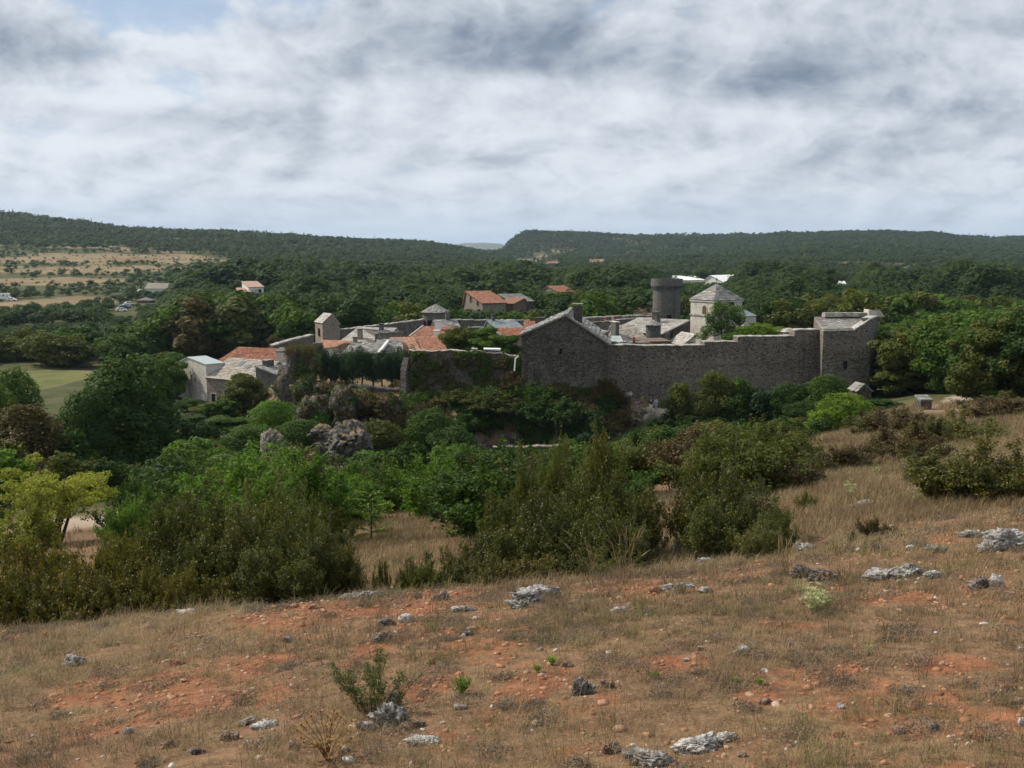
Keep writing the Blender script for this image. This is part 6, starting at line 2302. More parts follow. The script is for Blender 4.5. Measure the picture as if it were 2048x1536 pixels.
for (u, v, wpx, hpx, kd, lb) in CP:
    p = cliff_at(u, v) if u < 1330 else on_ray(u, v, 60, 140)
    s = p.y / F
    shrub(p.x, p.y - .2, hpx * s * 1.0, wpx * s * 1.0, kd, lb, CLB, None, 'cliff_shrub', 'shrub', p.z - .2, VR, (2.0, 2.3))
# ivy over the rock face
Vc = CLIFF.reshape(-1, 3)
ir = np.random.default_rng(91)
pick = ir.integers(0, len(Vc), 420000)
Pi = Vc[pick] + ir.normal(size=(len(pick), 3)) * .28
dep = Pi[:, 1] * cp - Pi[:, 2] * sp
uu, vv = 1024 + F * Pi[:, 0] / dep, 768 - F * (Pi[:, 1] * sp + Pi[:, 2] * cp) / dep
nz = fbm(Pi * .33, 4, 93)


def ivy(name, label, mask, kind, size):
    q = Pi[mask]
    q = q + np.array([0, -.22, .05])
    V, Fq = leaf_quads(q, np.tile([-.2, -1, .55], (len(q), 1)) + ir.normal(size=(len(q), 3)) * .5, size, ir, .6)
    tag(obj(name, mesh_np(name, V, Fq, None, LM[kind], np.repeat(np.clip(ir.random(len(q)) * .8 + .1, 0, 1), 4))), label, 'ivy' if kind != 'brown' else 'dry grass')


ivy('ivy', 'dark ivy curtain in the shaded hollow below the gabled house', (uu > 1010) & (uu < 1235) & (vv > 775) & (nz > .46), 'dark', .14)
ivy('ivy', 'bright ivy covering the rock at the foot of the ruined tower', (uu > 520) & (uu < 660) & (vv > 805) & (nz > .44), 'fresh', .14)
ivy('ivy', 'green creepers hanging on the cliff below the garden wall', (uu > 800) & (uu < 1040) & (nz > .53), 'mid', .14)
ivy('dry_grass', 'rusty dry grass clinging to the cliff ledges', (uu > 640) & (uu < 1260) & (nz < .43) & (vv < 860), 'brown', .13)

# creepers on the garden wall
wr_ = np.random.default_rng(95)
n_ = 26000
ua, va = wr_.uniform(822, 1042, n_), wr_.uniform(703, 800, n_)
yw_ = np.interp(ua, [818, 880, 960, 1010, 1043], [127.5, 127, 126.6, 126.2, 125.8]) - .12 - np.abs(wr_.normal(size=n_)) * .22
zw_ = np.array([Zv(b_, c_) for b_, c_ in zip(va, yw_)])
Pw = np.stack([(ua - 1024) / F * (yw_ * cp - zw_ * sp), yw_, zw_], 1)
nzw = fbm(Pw * np.array([.5, .5, .8]), 4, 96, .6) + .10 * sstep(860, 960, ua) - .10 * sstep(712, 703, va)
for (nm_, lb_, lo_, hi_, kd_) in (('creeper', 'dark green creeper hanging over the garden wall', .61, .66, 'dark'), ('creeper', 'olive creeper patches on the garden wall face', .55, .61, 'olive'), ('creeper', 'bright green creeper on the right part of the garden wall', .66, .9, 'mid'), ('dry_grass', 'dry rusty grass rooted in the garden wall', .51, .55, 'brown')):
    mk = (nzw > lo_) & (nzw <= hi_)
    V, Fq = leaf_quads(Pw[mk], np.tile([-.2, -1, .6], (mk.sum(), 1)) + wr_.normal(size=(mk.sum(), 3)) * .5, .14, wr_, .55)
    tag(obj(nm_, mesh_np(nm_, V, Fq, None, LM[kd_], np.repeat(wr_.random(mk.sum()), 4))), lb_, 'creeper' if nm_ == 'creeper' else 'dry grass')

# ------------------------------------------------------------------ ruined tower and rock spur, boulders
def ruin_tower():
    Y = 128.5
    a = P(556, 780, Y)
    r = thing('ruined_tower', 'ruined dark masonry tower stump topped with dry grass on the rock spur', 'ruin', (P(592, 780, Y).x, Y, -21.5))
    me = lump('masonry', 21, 34 / F * Y, 2.2, 5.6, MT['ruin'], 5, .16, 1.4, .8)
    v = np.zeros(len(me.vertices) * 3)
    me.vertices.foreach_get('co', v)
    v = v.reshape(-1, 3)
    n = fbm(v * .9, 3, 12) - .5
    # squared-off shaft, lower towards the left
    rr = np.maximum(np.abs(v[:, 0]) / (34 / F * Y), np.abs(v[:, 1]) / 2.2)
    k = np.clip(1 / np.maximum(rr, .55), .9, 1.35)
    v[:, 0] *= k
    v[:, 1] *= k
    top = np.where(v[:, 0] < -.9, 7.2, 9.4) + n * 1.2
    v[:, 2] = np.minimum(v[:, 2] + 5.0, top)
    me.vertices.foreach_set('co', v.ravel())
    me.update()
    obj('masonry', me, r)
    g = np.random.default_rng(5)
    px = g.uniform(-1.0, 2.3, 5000)
    py = g.uniform(-2.3, 1.8, 5000)
    pz = 9.35 + g.uniform(-.5, .5, 5000) - (py < -2.0) * g.uniform(0, 1.2, 5000)
    V, Fq = leaf_quads(np.stack([px, py, pz], 1), g.normal(size=(5000, 3)), .11, g, .3)
    obj('dry_grass_cap', mesh_np('dry_grass_cap', V, Fq, None, LM['brown'], np.repeat(g.random(5000) * .6 + .4, 4)), r)


ruin_tower()
BL = [
    (578, 812, 128, 62, 90, 'cliff', 'dark upright rock pillar under the ruined tower', 31, 2.2),
    (612, 800, 125.5, 60, 60, 'cliff', 'overhanging rock under the ruined tower', 32, 2.0),
    (645, 836, 122.5, 56, 56, 'boulder', 'light grey rock spur below the terrace, left', 33, 1.8),
    (686, 838, 121, 54, 84, 'boulder', 'light grey fluted rock spur below the terrace, right', 34, 2.0),
    (606, 752, 127.4, 60, 70, 'cliff', 'dark rock face between the ruined tower and the terrace', 51, 1.8),
    (655, 798, 124.6, 76, 44, 'cliff', 'dark rock ledge under the left end of the terrace', 52, 2.0),
    (728, 818, 122.6, 56, 46, 'cliff', 'brown rock below the middle of the terrace', 53, 1.8),
    (775, 832, 122.2, 56, 60, 'cliff', 'dark rock wall below the white terrace edge', 54, 1.6),
    (612, 846, 121.5, 40, 60, 'boulder', 'grey rock rib below the ruined tower', 55, 1.4),
    (690, 908, 82, 120, 80, 'dome', 'big domed grey boulder in the valley', 35, 3.0),
    (640, 880, 83, 60, 34, 'dome', 'grey top of the domed boulder, left', 45, 2.0),
    (540, 930, 80, 62, 74, 'boulder', 'sloping pale flank of the domed boulder, left', 36, 2.0),
    (358, 990, 57, 92, 44, 'dome', 'dark grey boulder above the left boxwood thicket', 37, 1.6),
    (1385, 826, 123, 26, 9, 'boulder', 'small white rock on the visitors path', 38, .6),
    (1420, 829, 121, 24, 10, 'boulder', 'white flat rock on the visitors path edge', 39, .6),
    (1925, 832, 72, 34, 16, 'boulder', 'pale boulder above the green-brown boxwood bank', 40, .6),
    (1962, 828, 74, 24, 12, 'boulder', 'smaller pale boulder at the right above the boxwood bank', 44, .6),
]
for (u, v, Y, wpx, hpx, mt, lb, sd, dp) in BL:
    s = Y / F
    c_ = P(u, v, Y)
    me = lump('boulder', sd, wpx / 2 * s * 1.05, dp, hpx * s * .56, MT[mt], 5, .34, 1.5, .9)
    o = obj('boulder', me)
    o.location = (c_.x, Y + dp * .4, c_.z + hpx * s * .28)
    tag(o, lb, 'boulder')
# creepers and dry grass growing over the spur rocks under the terrace
sv_ = []
for o in list(COL.objects):
    if o.name.startswith('boulder') and 112 < o.location.y < 131 and o.location.x < -10:
        a_ = np.zeros(len(o.data.vertices) * 3)
        o.data.vertices.foreach_get('co', a_)
        sv_.append(a_.reshape(-1, 3) + np.array(o.location))
sv_ = np.concatenate(sv_)
sv_ = sv_[wr_.integers(0, len(sv_), 60000)] + wr_.normal(size=(60000, 3)) * .12
ns_ = fbm(sv_ * .8, 4, 98, .6)
for (nm_, lb_, mk, kd_) in (('creeper', 'green creeper trailing over the spur rocks under the terrace', ns_ > .57, 'mid'), ('dry_grass', 'rusty dry grass tufts on the spur rocks under the terrace', ns_ < .41, 'brown'), ('creeper', 'olive creeper on the upper spur rocks under the terrace', (ns_ > .53) & (ns_ <= .57), 'olive')):
    V, Fq = leaf_quads(sv_[mk] + np.array([0, -.1, .06]), np.tile([-.2, -.8, .7], (mk.sum(), 1)) + wr_.normal(size=(mk.sum(), 3)) * .5, .12, wr_, .55)
    tag(obj(nm_, mesh_np(nm_, V, Fq, None, LM[kd_], np.repeat(wr_.random(mk.sum()), 4))), lb_, 'creeper' if nm_ == 'creeper' else 'dry grass')
# rocky scarp steps of old terraces in the valley
wall_run('terrace_wall', 'old dry stone terrace wall half hidden behind the boxwoods, upper', [pt(985, 897, 112), pt(1060, 897, 112), pt(1130, 893, 113)], -24.5, .8, 'ruin', 'tan', rag=.15)
wall_run('terrace_wall', 'old dry stone terrace wall half hidden behind the boxwoods, lower', [pt(1000, 922, 105), pt(1080, 921, 105), pt(1170, 918, 106)], -25, .8, 'ruin', 'tan', rag=.15)
wall_run('low_wall', 'pale low garden wall between the huge dark tree and the tall pale house', [pt(318, 758, 150), pt(352, 768, 150)], -23.5, .6, 'pale', rag=.15)
wall_run('low_wall', 'low rubble wall in the garden below the skylight house', [pt(405, 842, 126), pt(470, 848, 124)], -23.5, .6, 'pale', 'coping', rag=.2)
wall_run('low_wall', 'pale low wall top behind the trees at the curtain wall foot', [pt(1365, 797, 126.5), pt(1412, 797, 126.9)], -20.2, .5, 'castle', rag=.04)

# ================================================================== foreground slope
def grass_mat():
    m, t = mat_new('dry_grass')
    a = attr(t, 'tint')
    c = t.mix(t.ramp(a, 0.0, 0.30), (0.108, 0.072, 0.042), (0.222, 0.158, 0.086))
    c = t.mix(t.ramp(a, 0.30, 0.62), c, (0.345, 0.265, 0.145))
    c = t.mix(t.ramp(a, 0.86, 0.92), c, (0.125, 0.135, 0.045))
    pb = t.add('ShaderNodeBsdfPrincipled', {'Base Color': c, 'Roughness': 0.75, 'Specular IOR Level': 0.15})
    tr = t.add('ShaderNodeBsdfTranslucent', {'Color': c})
    mx = t.add('ShaderNodeMixShader', {0: 0.3, 1: pb.outputs[0], 2: tr.outputs[0]})
    t.add('ShaderNodeOutputMaterial', {0: mx.outputs[0]})
    return m


MT['grass'] = grass_mat()
gr = np.random.default_rng(33)


def blades(bx, by, L, W, lean, tint, bz=None, spread=None):
    n = len(bx)
    z = ground(bx, by) if bz is None else bz
    an = gr.uniform(0, 2 * np.pi, n)
    ox, oy = np.cos(an), np.sin(an)
    pxx, pyy = -oy, ox
    sl, cl = np.sin(lean), np.cos(lean)
    b = np.stack([bx, by, z - .004], 1)
    w_ = (W * .5)[:, None] * np.stack([pxx, pyy, 0 * pxx], 1)
    mid = b + np.stack([ox * L * sl * .35, oy * L * sl * .35, L * (.30 + .28 * cl)], 1)
    tip = b + np.stack([ox * L * sl, oy * L * sl, L * cl * .95], 1)
    V = np.stack([b - w_, b + w_, mid + w_ * .8, mid - w_ * .8, tip], 1).reshape(-1, 3)
    i = np.arange(n)[:, None] * 5
    F4 = i + np.array([[0, 1, 2, 3]])
    F3 = i + np.array([[3, 2, 4]])
    return V, F4, F3, np.repeat(tint, 5)


class Acc:
    def __init__(self):
        self.V, self.F4, self.F3, self.T, self.n = [], [], [], [], 0

    def add(self, V, F4, F3, T):
        self.V.append(V)
        self.T.append(T)
        if F4 is not None:
            self.F4.append(F4 + self.n)
        if F3 is not None:
            self.F3.append(F3 + self.n)
        self.n += len(V)

    def mesh(self, name, mat, smooth=False):
        return mesh_np(name, np.concatenate(self.V), np.concatenate(self.F4) if self.F4 else None, np.concatenate(self.F3) if self.F3 else None, mat, np.concatenate(self.T), smooth)


def wedge(n, y0, y1, a0, a1):
    """n points, even over the ground, between two depths and two bearings"""
    y = np.sqrt(gr.uniform(y0 ** 2, y1 ** 2, n))
    return gr.uniform(a0, a1, n) * y, y


GA = Acc()


def tufts(n, y0, y1, a0, a1, per, L, rad, wk, flat=(0.5, 1.45), soil_cut=1.0, ybias=None):
    x, y = wedge(n, y0, y1, a0, a1)
    s = soil_at(x, y)
    clump = sstep(.30, .56, fbm2(x, y, 1.9, 3, 105)) if y0 < 14 else np.ones(n)
    keep = (gr.random(n) > s * soil_cut) & (path_at(x, y) < .3) & (gr.random(n) < .25 + .75 * clump)
    x, y = x[keep], y[keep]
    n = len(x)
    k = np.repeat(np.arange(n), per)
    m = len(k)
    size = gr.uniform(.6, 1.5, n)
    bx = x[k] + gr.normal(size=m) * rad * size[k]
    by = y[k] + gr.normal(size=m) * rad * size[k]
    patch = fbm2(x, y, 0.7, 3, 101)
    greenish = fbm2(x, y, 0.45, 3, 103)
    tb = np.clip(gr.normal(.36, .16, n) + (patch - .5) * .8, 0, .84)
    tb = np.where((greenish > .57) & (gr.random(n) < .22), .95, tb)
    tn = np.clip(np.where(tb[k] > .85, tb[k], np.clip(tb[k] + gr.normal(size=m) * .12, 0, .84)), 0, 1)
    Lk = L * size[k] * gr.uniform(.45, 1.25, m)
    lean = gr.uniform(*flat, m)
    W = np.maximum(.0022, wk * by) * gr.uniform(.7, 1.3, m)
    GA.add(*blades(bx, by, Lk, W, lean, tn))


tufts(5600, 3.9, 9.0, -.56, .56, 26, .072, .035, .00040, soil_cut=.85)
tufts(9500, 8.5, 15.5, -.56, .62, 15, .095, .05, .00038, soil_cut=.80)
tufts(1500, 4.2, 13.0, -.56, .6, 22, .17, .03, .00034, flat=(.15, 1.0))
tufts(2600, 4.0, 12.0, -.56, .6, 3, .26, .05, .00026, flat=(.7, 1.5), soil_cut=.3)
tufts(14000, 14.5, 30, .08, .66, 13, .20, .09, .00036, flat=(.1, 1.1), soil_cut=.3)
tufts(15000, 29, 62, .20, .62, 12, .34, .16, .00036, flat=(.05, 1.0), soil_cut=0)
tufts(9000, 60, 102, .30, .62, 10, .5, .3, .00036, flat=(.05, 1.0), soil_cut=0)
tufts(3000, 14.2, 34, -.18, -.02, 14, .20, .09, .00036, flat=(.1, 1.1), soil_cut=0)
tufts(1200, 15, 60, -.55, -.15, 12, .3, .1, .00036, flat=(.1, 1.1), soil_cut=0)
tag(obj('grass', GA.mesh('grass', MT['grass'])), 'dry yellow-brown grass and matted litter over the stony slope', 'grass', kind='stuff')

# grey cushions of thyme between the grass
TA = Acc()
tx, ty = wedge(360, 4.3, 15.0, -.54, .6)
for i in range(len(tx)):
    R_, hh = gr.uniform(.07, .22) * (1 + .03 * ty[i]), gr.uniform(.035, .08) * (1 + .03 * ty[i])
    n = 420
    d = unit(gr, n)
    d[:, 2] = np.abs(d[:, 2])
    q = gr.uniform(.35, 1.0, n)
    P_ = np.stack([tx[i] + d[:, 0] * R_ * q, ty[i] + d[:, 1] * R_ * q, d[:, 2] * hh * q], 1)
    P_[:, 2] += ground(P_[:, 0], P_[:, 1])
    Nm = gr.normal(size=(n, 3))
    V, Fq = leaf_quads(P_, Nm, max(.010, .0011 * ty[i]), gr, .22)
    TA.add(V, Fq, None, np.repeat(np.clip(gr.normal(.4 + .3 * gr.random(), .22, n), 0, 1), 4))
MT['thyme'] = leaf_mat('thyme_twigs', (0.105, 0.083, 0.068), (0.27, 0.225, 0.185), (0.15, 0.15, 0.09), .88, rough=.9, spec=.05, trans=.1)
tag(obj('thyme', TA.mesh('thyme', MT['thyme'])), 'low grey-lilac thyme cushions scattered between the dry grass', 'ground cover', kind='stuff')


def pebble_mat():
    m, t = mat_new('slope_stones')
    a = attr(t, 'tint')
    c = t.mix(t.ramp(a, 0.0, 0.45), (0.21, 0.082, 0.042), (0.33, 0.165, 0.095))
    c = t.mix(t.ramp(a, 0.45, 0.75), c, (0.36, 0.25, 0.175))
    c = t.mix(t.ramp(a, 0.78, 0.97), c, (0.46, 0.43, 0.39))
    f = t.noise(geo_pos(t), 30.0, 4.0, 0.65)
    c = t.mix(t.math('MULTIPLY', t.ramp(f, .5, .75), .5), c, (0.12, 0.075, 0.055))
    finish(t, c, .95, .1, f, .5, .01)
    return m


# u, v of the middle, width px, height px, colour, label ('' for the small ones)
ST = [
    (150, 1321, 48, 30, 'grey', 'grey and white stone alone in the grass at the left'),
    (97, 1268, 34, 18, 'red', 'orange-brown stone in the pale grass near the left edge'),
    (396, 1176, 44, 17, 'dark', 'dark grey rock at the foot of the left boxwood thicket'),
    (376, 1226, 66, 12, 'white', 'flat pale rock slab below the left boxwood thicket'),
    (577, 1278, 28, 17, 'dark', 'dark brown stone on red soil left of centre'),
    (350, 1325, 34, 17, 'red', 'rust red stone lying beside small pale stones'),
    (398, 1300, 24, 7, 'white', 'thin flat whitish stone above the rust red stone'),
    (369, 1308, 22, 9, 'white', 'small whitish stone touching the rust red stone'),
    (336, 1490, 38, 20, 'pink', 'pale orange stone near the bottom, left of the dark pinkish one'),
    (393, 1502, 36, 18, 'dark', 'dark pinkish stone near the bottom left'),
    (458, 1473, 44, 22, 'pink', 'pinkish stone beside the flat grey slabs at lower left'),
    (584, 1489, 32, 26, 'pink', 'tan upright stone left of the dried thistle'),
    (490, 1445, 44, 15, 'grey', 'flat grey slab half sunk at lower left, first of two'),
    (530, 1452, 50, 16, 'white', 'flat pale slab half sunk at lower left, right of the grey one'),
    (256, 1463, 22, 16, 'grey', 'small grey stone in the grass at lower left'),
    (588, 1211, 20, 13, 'red', 'small orange stone below the left boxwood thicket'),
    (625, 1215, 22, 11, 'pink', 'small pinkish stone right of the small orange one'),
    (523, 1210, 24, 8, 'pink', 'flat tan stone below the left boxwood thicket'),
    (772, 1243, 42, 24, 'dark', 'dark rock of the pair below the ridge, left'),
    (812, 1236, 36, 22, 'white', 'white-topped rock of the pair below the ridge, right'),
    (764, 1276, 54, 23, 'dark', 'brown-pink lichened rock on red soil in the centre left'),
    (735, 1190, 70, 18, 'grey', 'low grey outcrop on the ridge left of centre'),
    (785, 1180, 60, 14, 'white', 'paler part of the low outcrop on the ridge'),
    (700, 1194, 50, 12, 'grey', 'left tail of the low grey outcrop on the ridge'),
    (884, 1193, 44, 22, 'dark', 'pointed dark rock on the ridge'),
    (1068, 1188, 116, 46, 'grey', 'big fissured grey outcrop on the ridge at the centre'),
    (1040, 1208, 60, 20, 'grey', 'lower left foot of the big fissured outcrop'),
    (925, 1218, 66, 14, 'white', 'flat whitish rock left of the fissured outcrop'),
    (1239, 1219, 42, 15, 'white', 'white crusted stone right of the fissured outcrop'),
    (1150, 1203, 32, 13, 'pink', 'pinkish flat stone right of the fissured outcrop'),
    (1310, 1178, 34, 20, 'red', 'rusty red clod right of the ridge centre'),
    (1210, 1188, 24, 16, 'red', 'small rusty red clod on bare soil'),
    (938, 1266, 20, 15, 'dark', 'small dark stone in the middle of the slope'),
    (776, 1425, 84, 62, 'grey', 'large lichened rock with a knob beside the small boxwood'),
    (790, 1400, 36, 40, 'dark', 'knob on top of the large lichened rock'),
    (735, 1452, 50, 28, 'grey', 'lower left shoulder of the large lichened rock'),
    (821, 1450, 50, 18, 'pink', 'pinkish slab at the right foot of the large lichened rock'),
    (853, 1482, 84, 20, 'white', 'flat pale slab tilted in the grass below the lichened rock'),
    (1164, 1373, 64, 40, 'dark', 'rounded dark brown rock right of the green sprout'),
    (1215, 1367, 32, 22, 'pink', 'pinkish stone touching the rounded dark brown rock'),
    (1135, 1327, 28, 18, 'pink', 'pale pink stone above the rounded dark brown rock'),
    (1222, 1497, 44, 28, 'pink', 'brown-pink block left of the long bottom slab'),
    (918, 1414, 38, 14, 'dark', 'low dark stone under the green sprout'),
    (1362, 1090, 44, 48, 'white', 'tall white rock in front of the central boxwood thicket'),
    (1386, 1084, 34, 34, 'dark', 'dark stone painting the shaded face of the tall white rock'),  # shade on the white rock's right side put into a separate dark stone
    (1420, 1100, 60, 20, 'grey', 'low pale rock right of the tall white rock'),
    (1455, 1092, 70, 24, 'white', 'low whitish rock at the foot of the right thicket'),
    (1412, 1122, 40, 16, 'grey', 'small pale rock below the low whitish rocks'),
    (2026, 1072, 92, 62, 'white', 'large white boulder at the right edge'),
    (1985, 1092, 62, 30, 'grey', 'grey rock at the left foot of the large white boulder'),
    (1958, 1068, 74, 16, 'grey', 'stony patch left of the large white boulder'),
    (1825, 1094, 30, 13, 'white', 'small pale rock left of the flat grey rocks at the right'),
    (1879, 1098, 62, 14, 'grey', 'flat grey rocks left of the large white boulder'),
    (1612, 1094, 50, 20, 'white', 'pale rock peeping out right of the last boxwood'),
    (1612, 1142, 60, 34, 'dark', 'dark fissured rock right of the last boxwood'),
    (1655, 1152, 70, 26, 'dark', 'dark low rock behind the pale spiky plant'),
    (1770, 1148, 90, 26, 'grey', 'left half of the long grey outcrop at the right'),
    (1828, 1140, 80, 34, 'grey', 'right half of the long grey outcrop at the right'),
    (1872, 1148, 44, 20, 'white', 'right end stone of the long grey outcrop'),
    (1962, 1166, 46, 40, 'dark', 'dark cracked rock near the right edge'),
    (1992, 1158, 34, 40, 'white', 'white rock joined to the dark cracked rock near the right edge'),
    (1357, 1174, 74, 15, 'grey', 'flat crusted rock below the right thicket, left'),
    (1412, 1180, 38, 14, 'white', 'whiter stone at the right of the flat crusted rock'),
    (1484, 1301, 36, 24, 'white', 'bright white stone in the middle right of the slope'),
    (1403, 1296, 20, 13, 'pink', 'small pink stone left of the bright white stone'),
    (1374, 1321, 20, 10, 'white', 'small white stone below left of the bright white stone'),
    (1400, 1490, 130, 30, 'white', 'long pale slab at the bottom, upper part'),
    (1300, 1516, 110, 34, 'grey', 'long pale slab at the bottom, lower left part'),
    (1447, 1478, 60, 18, 'white', 'upper right tip of the long pale slab'),
    (1486, 1510, 22, 14, 'pink', 'small pinkish stone right of the long pale slab'),
    (1867, 1452, 30, 24, 'dark', 'dark reddish stone among clods at lower right'),
    (1800, 1461, 26, 18, 'dark', 'smaller dark stone left among the clods at lower right'),
    (1958, 1473, 44, 26, 'red', 'bright orange-red clod at lower right'),
    (2036, 1402, 38, 18, 'pink', 'pale tan stone at the right edge, lower'),
    (2046, 1440, 24, 26, 'white', 'white stone cut by the right edge'),
    (2022, 1376, 36, 22, 'red', 'red clod near the right edge, lower'),
    (1680, 1469, 24, 18, 'red', 'small red clod in the grass at lower right'),
    (1531, 1402, 24, 18, 'pink', 'small pinkish stone on the lower right slope'),
    (1682, 1413, 22, 14, 'grey', 'small bluish grey stone on the lower right slope'),
    (1482, 1274, 16, 11, 'red', 'tiny red stone above the bright white stone'),
    (1738, 1006, 40, 15, 'white', 'small white rocks in the dry meadow at the right'),
    (1710, 1012, 26, 10, 'grey', 'small grey rock beside the white rocks in the dry meadow'),
    (1880, 885, 26, 10, 'white', 'white stone on the slope between two brown boxwood banks'),
    (58, 1484, 22, 13, 'pink', 'small tan stone near the lower left corner'),
    (97, 1511, 18, 14, 'pink', 'small pinkish stone at the lower left corner'),
    (1600, 1330, 20, 11, 'pink', 'small pink stone right of the bright white stone'),
    (1080, 1300, 18, 10, 'pink', 'small pinkish stone in the middle of the slope'),
    (690, 1500, 26, 14, 'grey', 'small grey stone below the dried thistle'),
]

MT['pebble'] = pebble_mat()
import bmesh as _bm
_b = _bm.new()
_bm.ops.create_icosphere(_b, subdivisions=1, radius=1)
ICO_V = np.array([v.co[:] for v in _b.verts])
ICO_F = np.array([[v.index for v in f.verts] for f in _b.faces])
_b.free()
PA = Acc()


def pebbles(x, y, size, tint):
    n = len(x)
    nv = len(ICO_V)
    sc = np.stack([gr.uniform(.7, 1.35, n), gr.uniform(.7, 1.35, n), gr.uniform(.35, .8, n)], 1) * size[:, None]
    an = gr.uniform(0, 6.28, n)
    V = ICO_V[None] * (1 + gr.normal(size=(n, nv, 1)) * .27)
    V = V * sc[:, None, :]
    ca, sa = np.cos(an)[:, None], np.sin(an)[:, None]
    V = np.stack([V[..., 0] * ca - V[..., 1] * sa, V[..., 0] * sa + V[..., 1] * ca, V[..., 2]], -1)
    V = V + np.stack([x, y, ground(x, y) + sc[:, 2] * .1], 1)[:, None, :]
    Fq = (ICO_F[None] + (np.arange(n) * nv)[:, None, None]).reshape(-1, 3)
    PA.add(V.reshape(-1, 3), None, Fq, np.repeat(tint, nv))


x, y = wedge(24000, 4.0, 15.5, -.56, .6)
s = soil_at(x, y)
k = gr.random(len(x)) < (.10 + .9 * s)
x, y, s = x[k], y[k], s[k]
pebbles(x, y, np.clip(gr.lognormal(-4.5, .5, len(x)), .004, .032) * (.8 + .035 * y), np.clip(gr.normal(.38, .2, len(x)), 0, 1))
x, y = wedge(560, 4.2, 15.0, -.54, .58)
pebbles(x, y, np.clip(gr.lognormal(-4.0, .4, len(x)), .008, .036), np.clip(gr.normal(.72, .25, len(x)), 0, 1))
for (u, v, wpx, hpx, kd, lb) in ST:
    if wpx >= 44 and v > 1080:
        q = on_ray(u, v + hpx * .3, 3.2, 40)
        rr_ = wpx * .5 / F * q.y
        n = int(gr.integers(10, 26))
        pebbles(q.x + gr.normal(size=n) * rr_ * 1.5, q.y + gr.normal(size=n) * rr_ * 1.1, np.clip(gr.lognormal(-4.7, .45, n), .004, .022), np.clip(gr.normal(.72, .14, n), 0, .9))
tag(obj('gravel', PA.mesh('gravel', MT['pebble'])), 'red and pale stone crumbs strewn over the bare soil', 'gravel', kind='stuff')

# ------------------------------------------------------------------ stones one can tell apart
def karst(name, base, dark, light, orange):
    m, t = mat_new(name)
    tcn = t.add('ShaderNodeNewGeometry').outputs['Position']
    n = t.noise(tcn, 5.0, 7.0, .66)
    f = t.noise(tcn, 22.0, 6.0, .72)
    v = t.voro(t.vmath('ADD', tcn, t.vmath('SCALE', t.add('ShaderNodeTexNoise', {'Vector': tcn, 'Scale': 9.0, 'Detail': 4.0}).outputs[1])), 13.0)
    v.inputs['Vector'].links[0].from_node.inputs[1].links[0].from_node.inputs[3].default_value = .12
    c = t.mix(t.ramp(n, .36, .62), dark, base)
    c = t.mix(t.math('MULTIPLY', t.ramp(f, .50, .64), .9), c, light)
    c = t.mix(t.math('MULTIPLY', t.ramp(f, .46, .34), .85), c, tuple(q * .3 for q in dark))
    c = t.mix(t.math('MULTIPLY', t.ramp(v.outputs[0], .22, .06), .65), c, tuple(q * .35 for q in dark))
    o = t.noise(tcn, 3.1, 5.0, .6)
    c = t.mix(t.math('MULTIPLY', t.ramp(o, .56, .66), orange), c, (0.30, 0.14, 0.07))
    h = t.math('ADD', n, t.math('MULTIPLY', f, .7))
    finish(t, c, .95, .1, h, .9, .03)
    return m


MT['k_grey'] = karst('lichened_limestone', (0.29, 0.275, 0.26), (0.12, 0.11, 0.105), (0.50, 0.485, 0.46), .15)
MT['k_dark'] = karst('dark_limestone', (0.19, 0.16, 0.15), (0.075, 0.062, 0.058), (0.36, 0.33, 0.31), .35)
MT['k_white'] = karst('white_limestone', (0.44, 0.42, 0.39), (0.22, 0.205, 0.19), (0.62, 0.60, 0.57), .1)
MT['k_red'] = karst('red_stone', (0.32, 0.145, 0.08), (0.15, 0.065, 0.04), (0.42, 0.25, 0.17), .5)
MT['k_pink'] = karst('pinkish_stone', (0.33, 0.225, 0.165), (0.15, 0.095, 0.07), (0.46, 0.365, 0.30), .25)

for i, (u, v, wpx, hpx, kd, lb) in enumerate(ST):
    p = on_ray(u, v + hpx * .42, 3.2, 70)
    s = p.y / F
    rx = wpx * .5 * s * 1.06
    rz = max(hpx * s * .62, .012)
    ry = rx * (.62 if wpx < 60 else .5)
    big = wpx > 40
    me = lump('stone', 500 + i, rx, ry, rz, MT['k_' + kd], 5 if big else 4, .42 if big else .30, 1.6 if big else 1.3, .9)
    o = obj('rock' if wpx >= 44 else 'stone', me)
    o.location = (p.x, p.y + ry * .5, p.z + rz * .25)
    o.rotation_euler = (gr.uniform(-.15, .15), gr.uniform(-.2, .2), gr.uniform(-.4, .4))
    tag(o, lb, 'rock' if wpx >= 44 else 'stone')

# ------------------------------------------------------------------ spiky pale field eryngo, dried thistle, sprouts
MT['eryngo'] = leaf_mat('eryngo_bracts', (0.22, 0.25, 0.11), (0.46, 0.49, 0.27), (0.12, 0.15, 0.05), .9, rough=.6, trans=.3)
MT['thistle'] = leaf_mat('dried_thistle', (0.16, 0.085, 0.03), (0.34, 0.22, 0.09), (0.17, 0.075, 0.02), .88, rough=.7, trans=.2)
MT['sprout'] = leaf_mat('spurge_leaves', (0.09, 0.15, 0.025), (0.22, 0.30, 0.06), (0.32, 0.34, 0.12), .85, trans=.4)


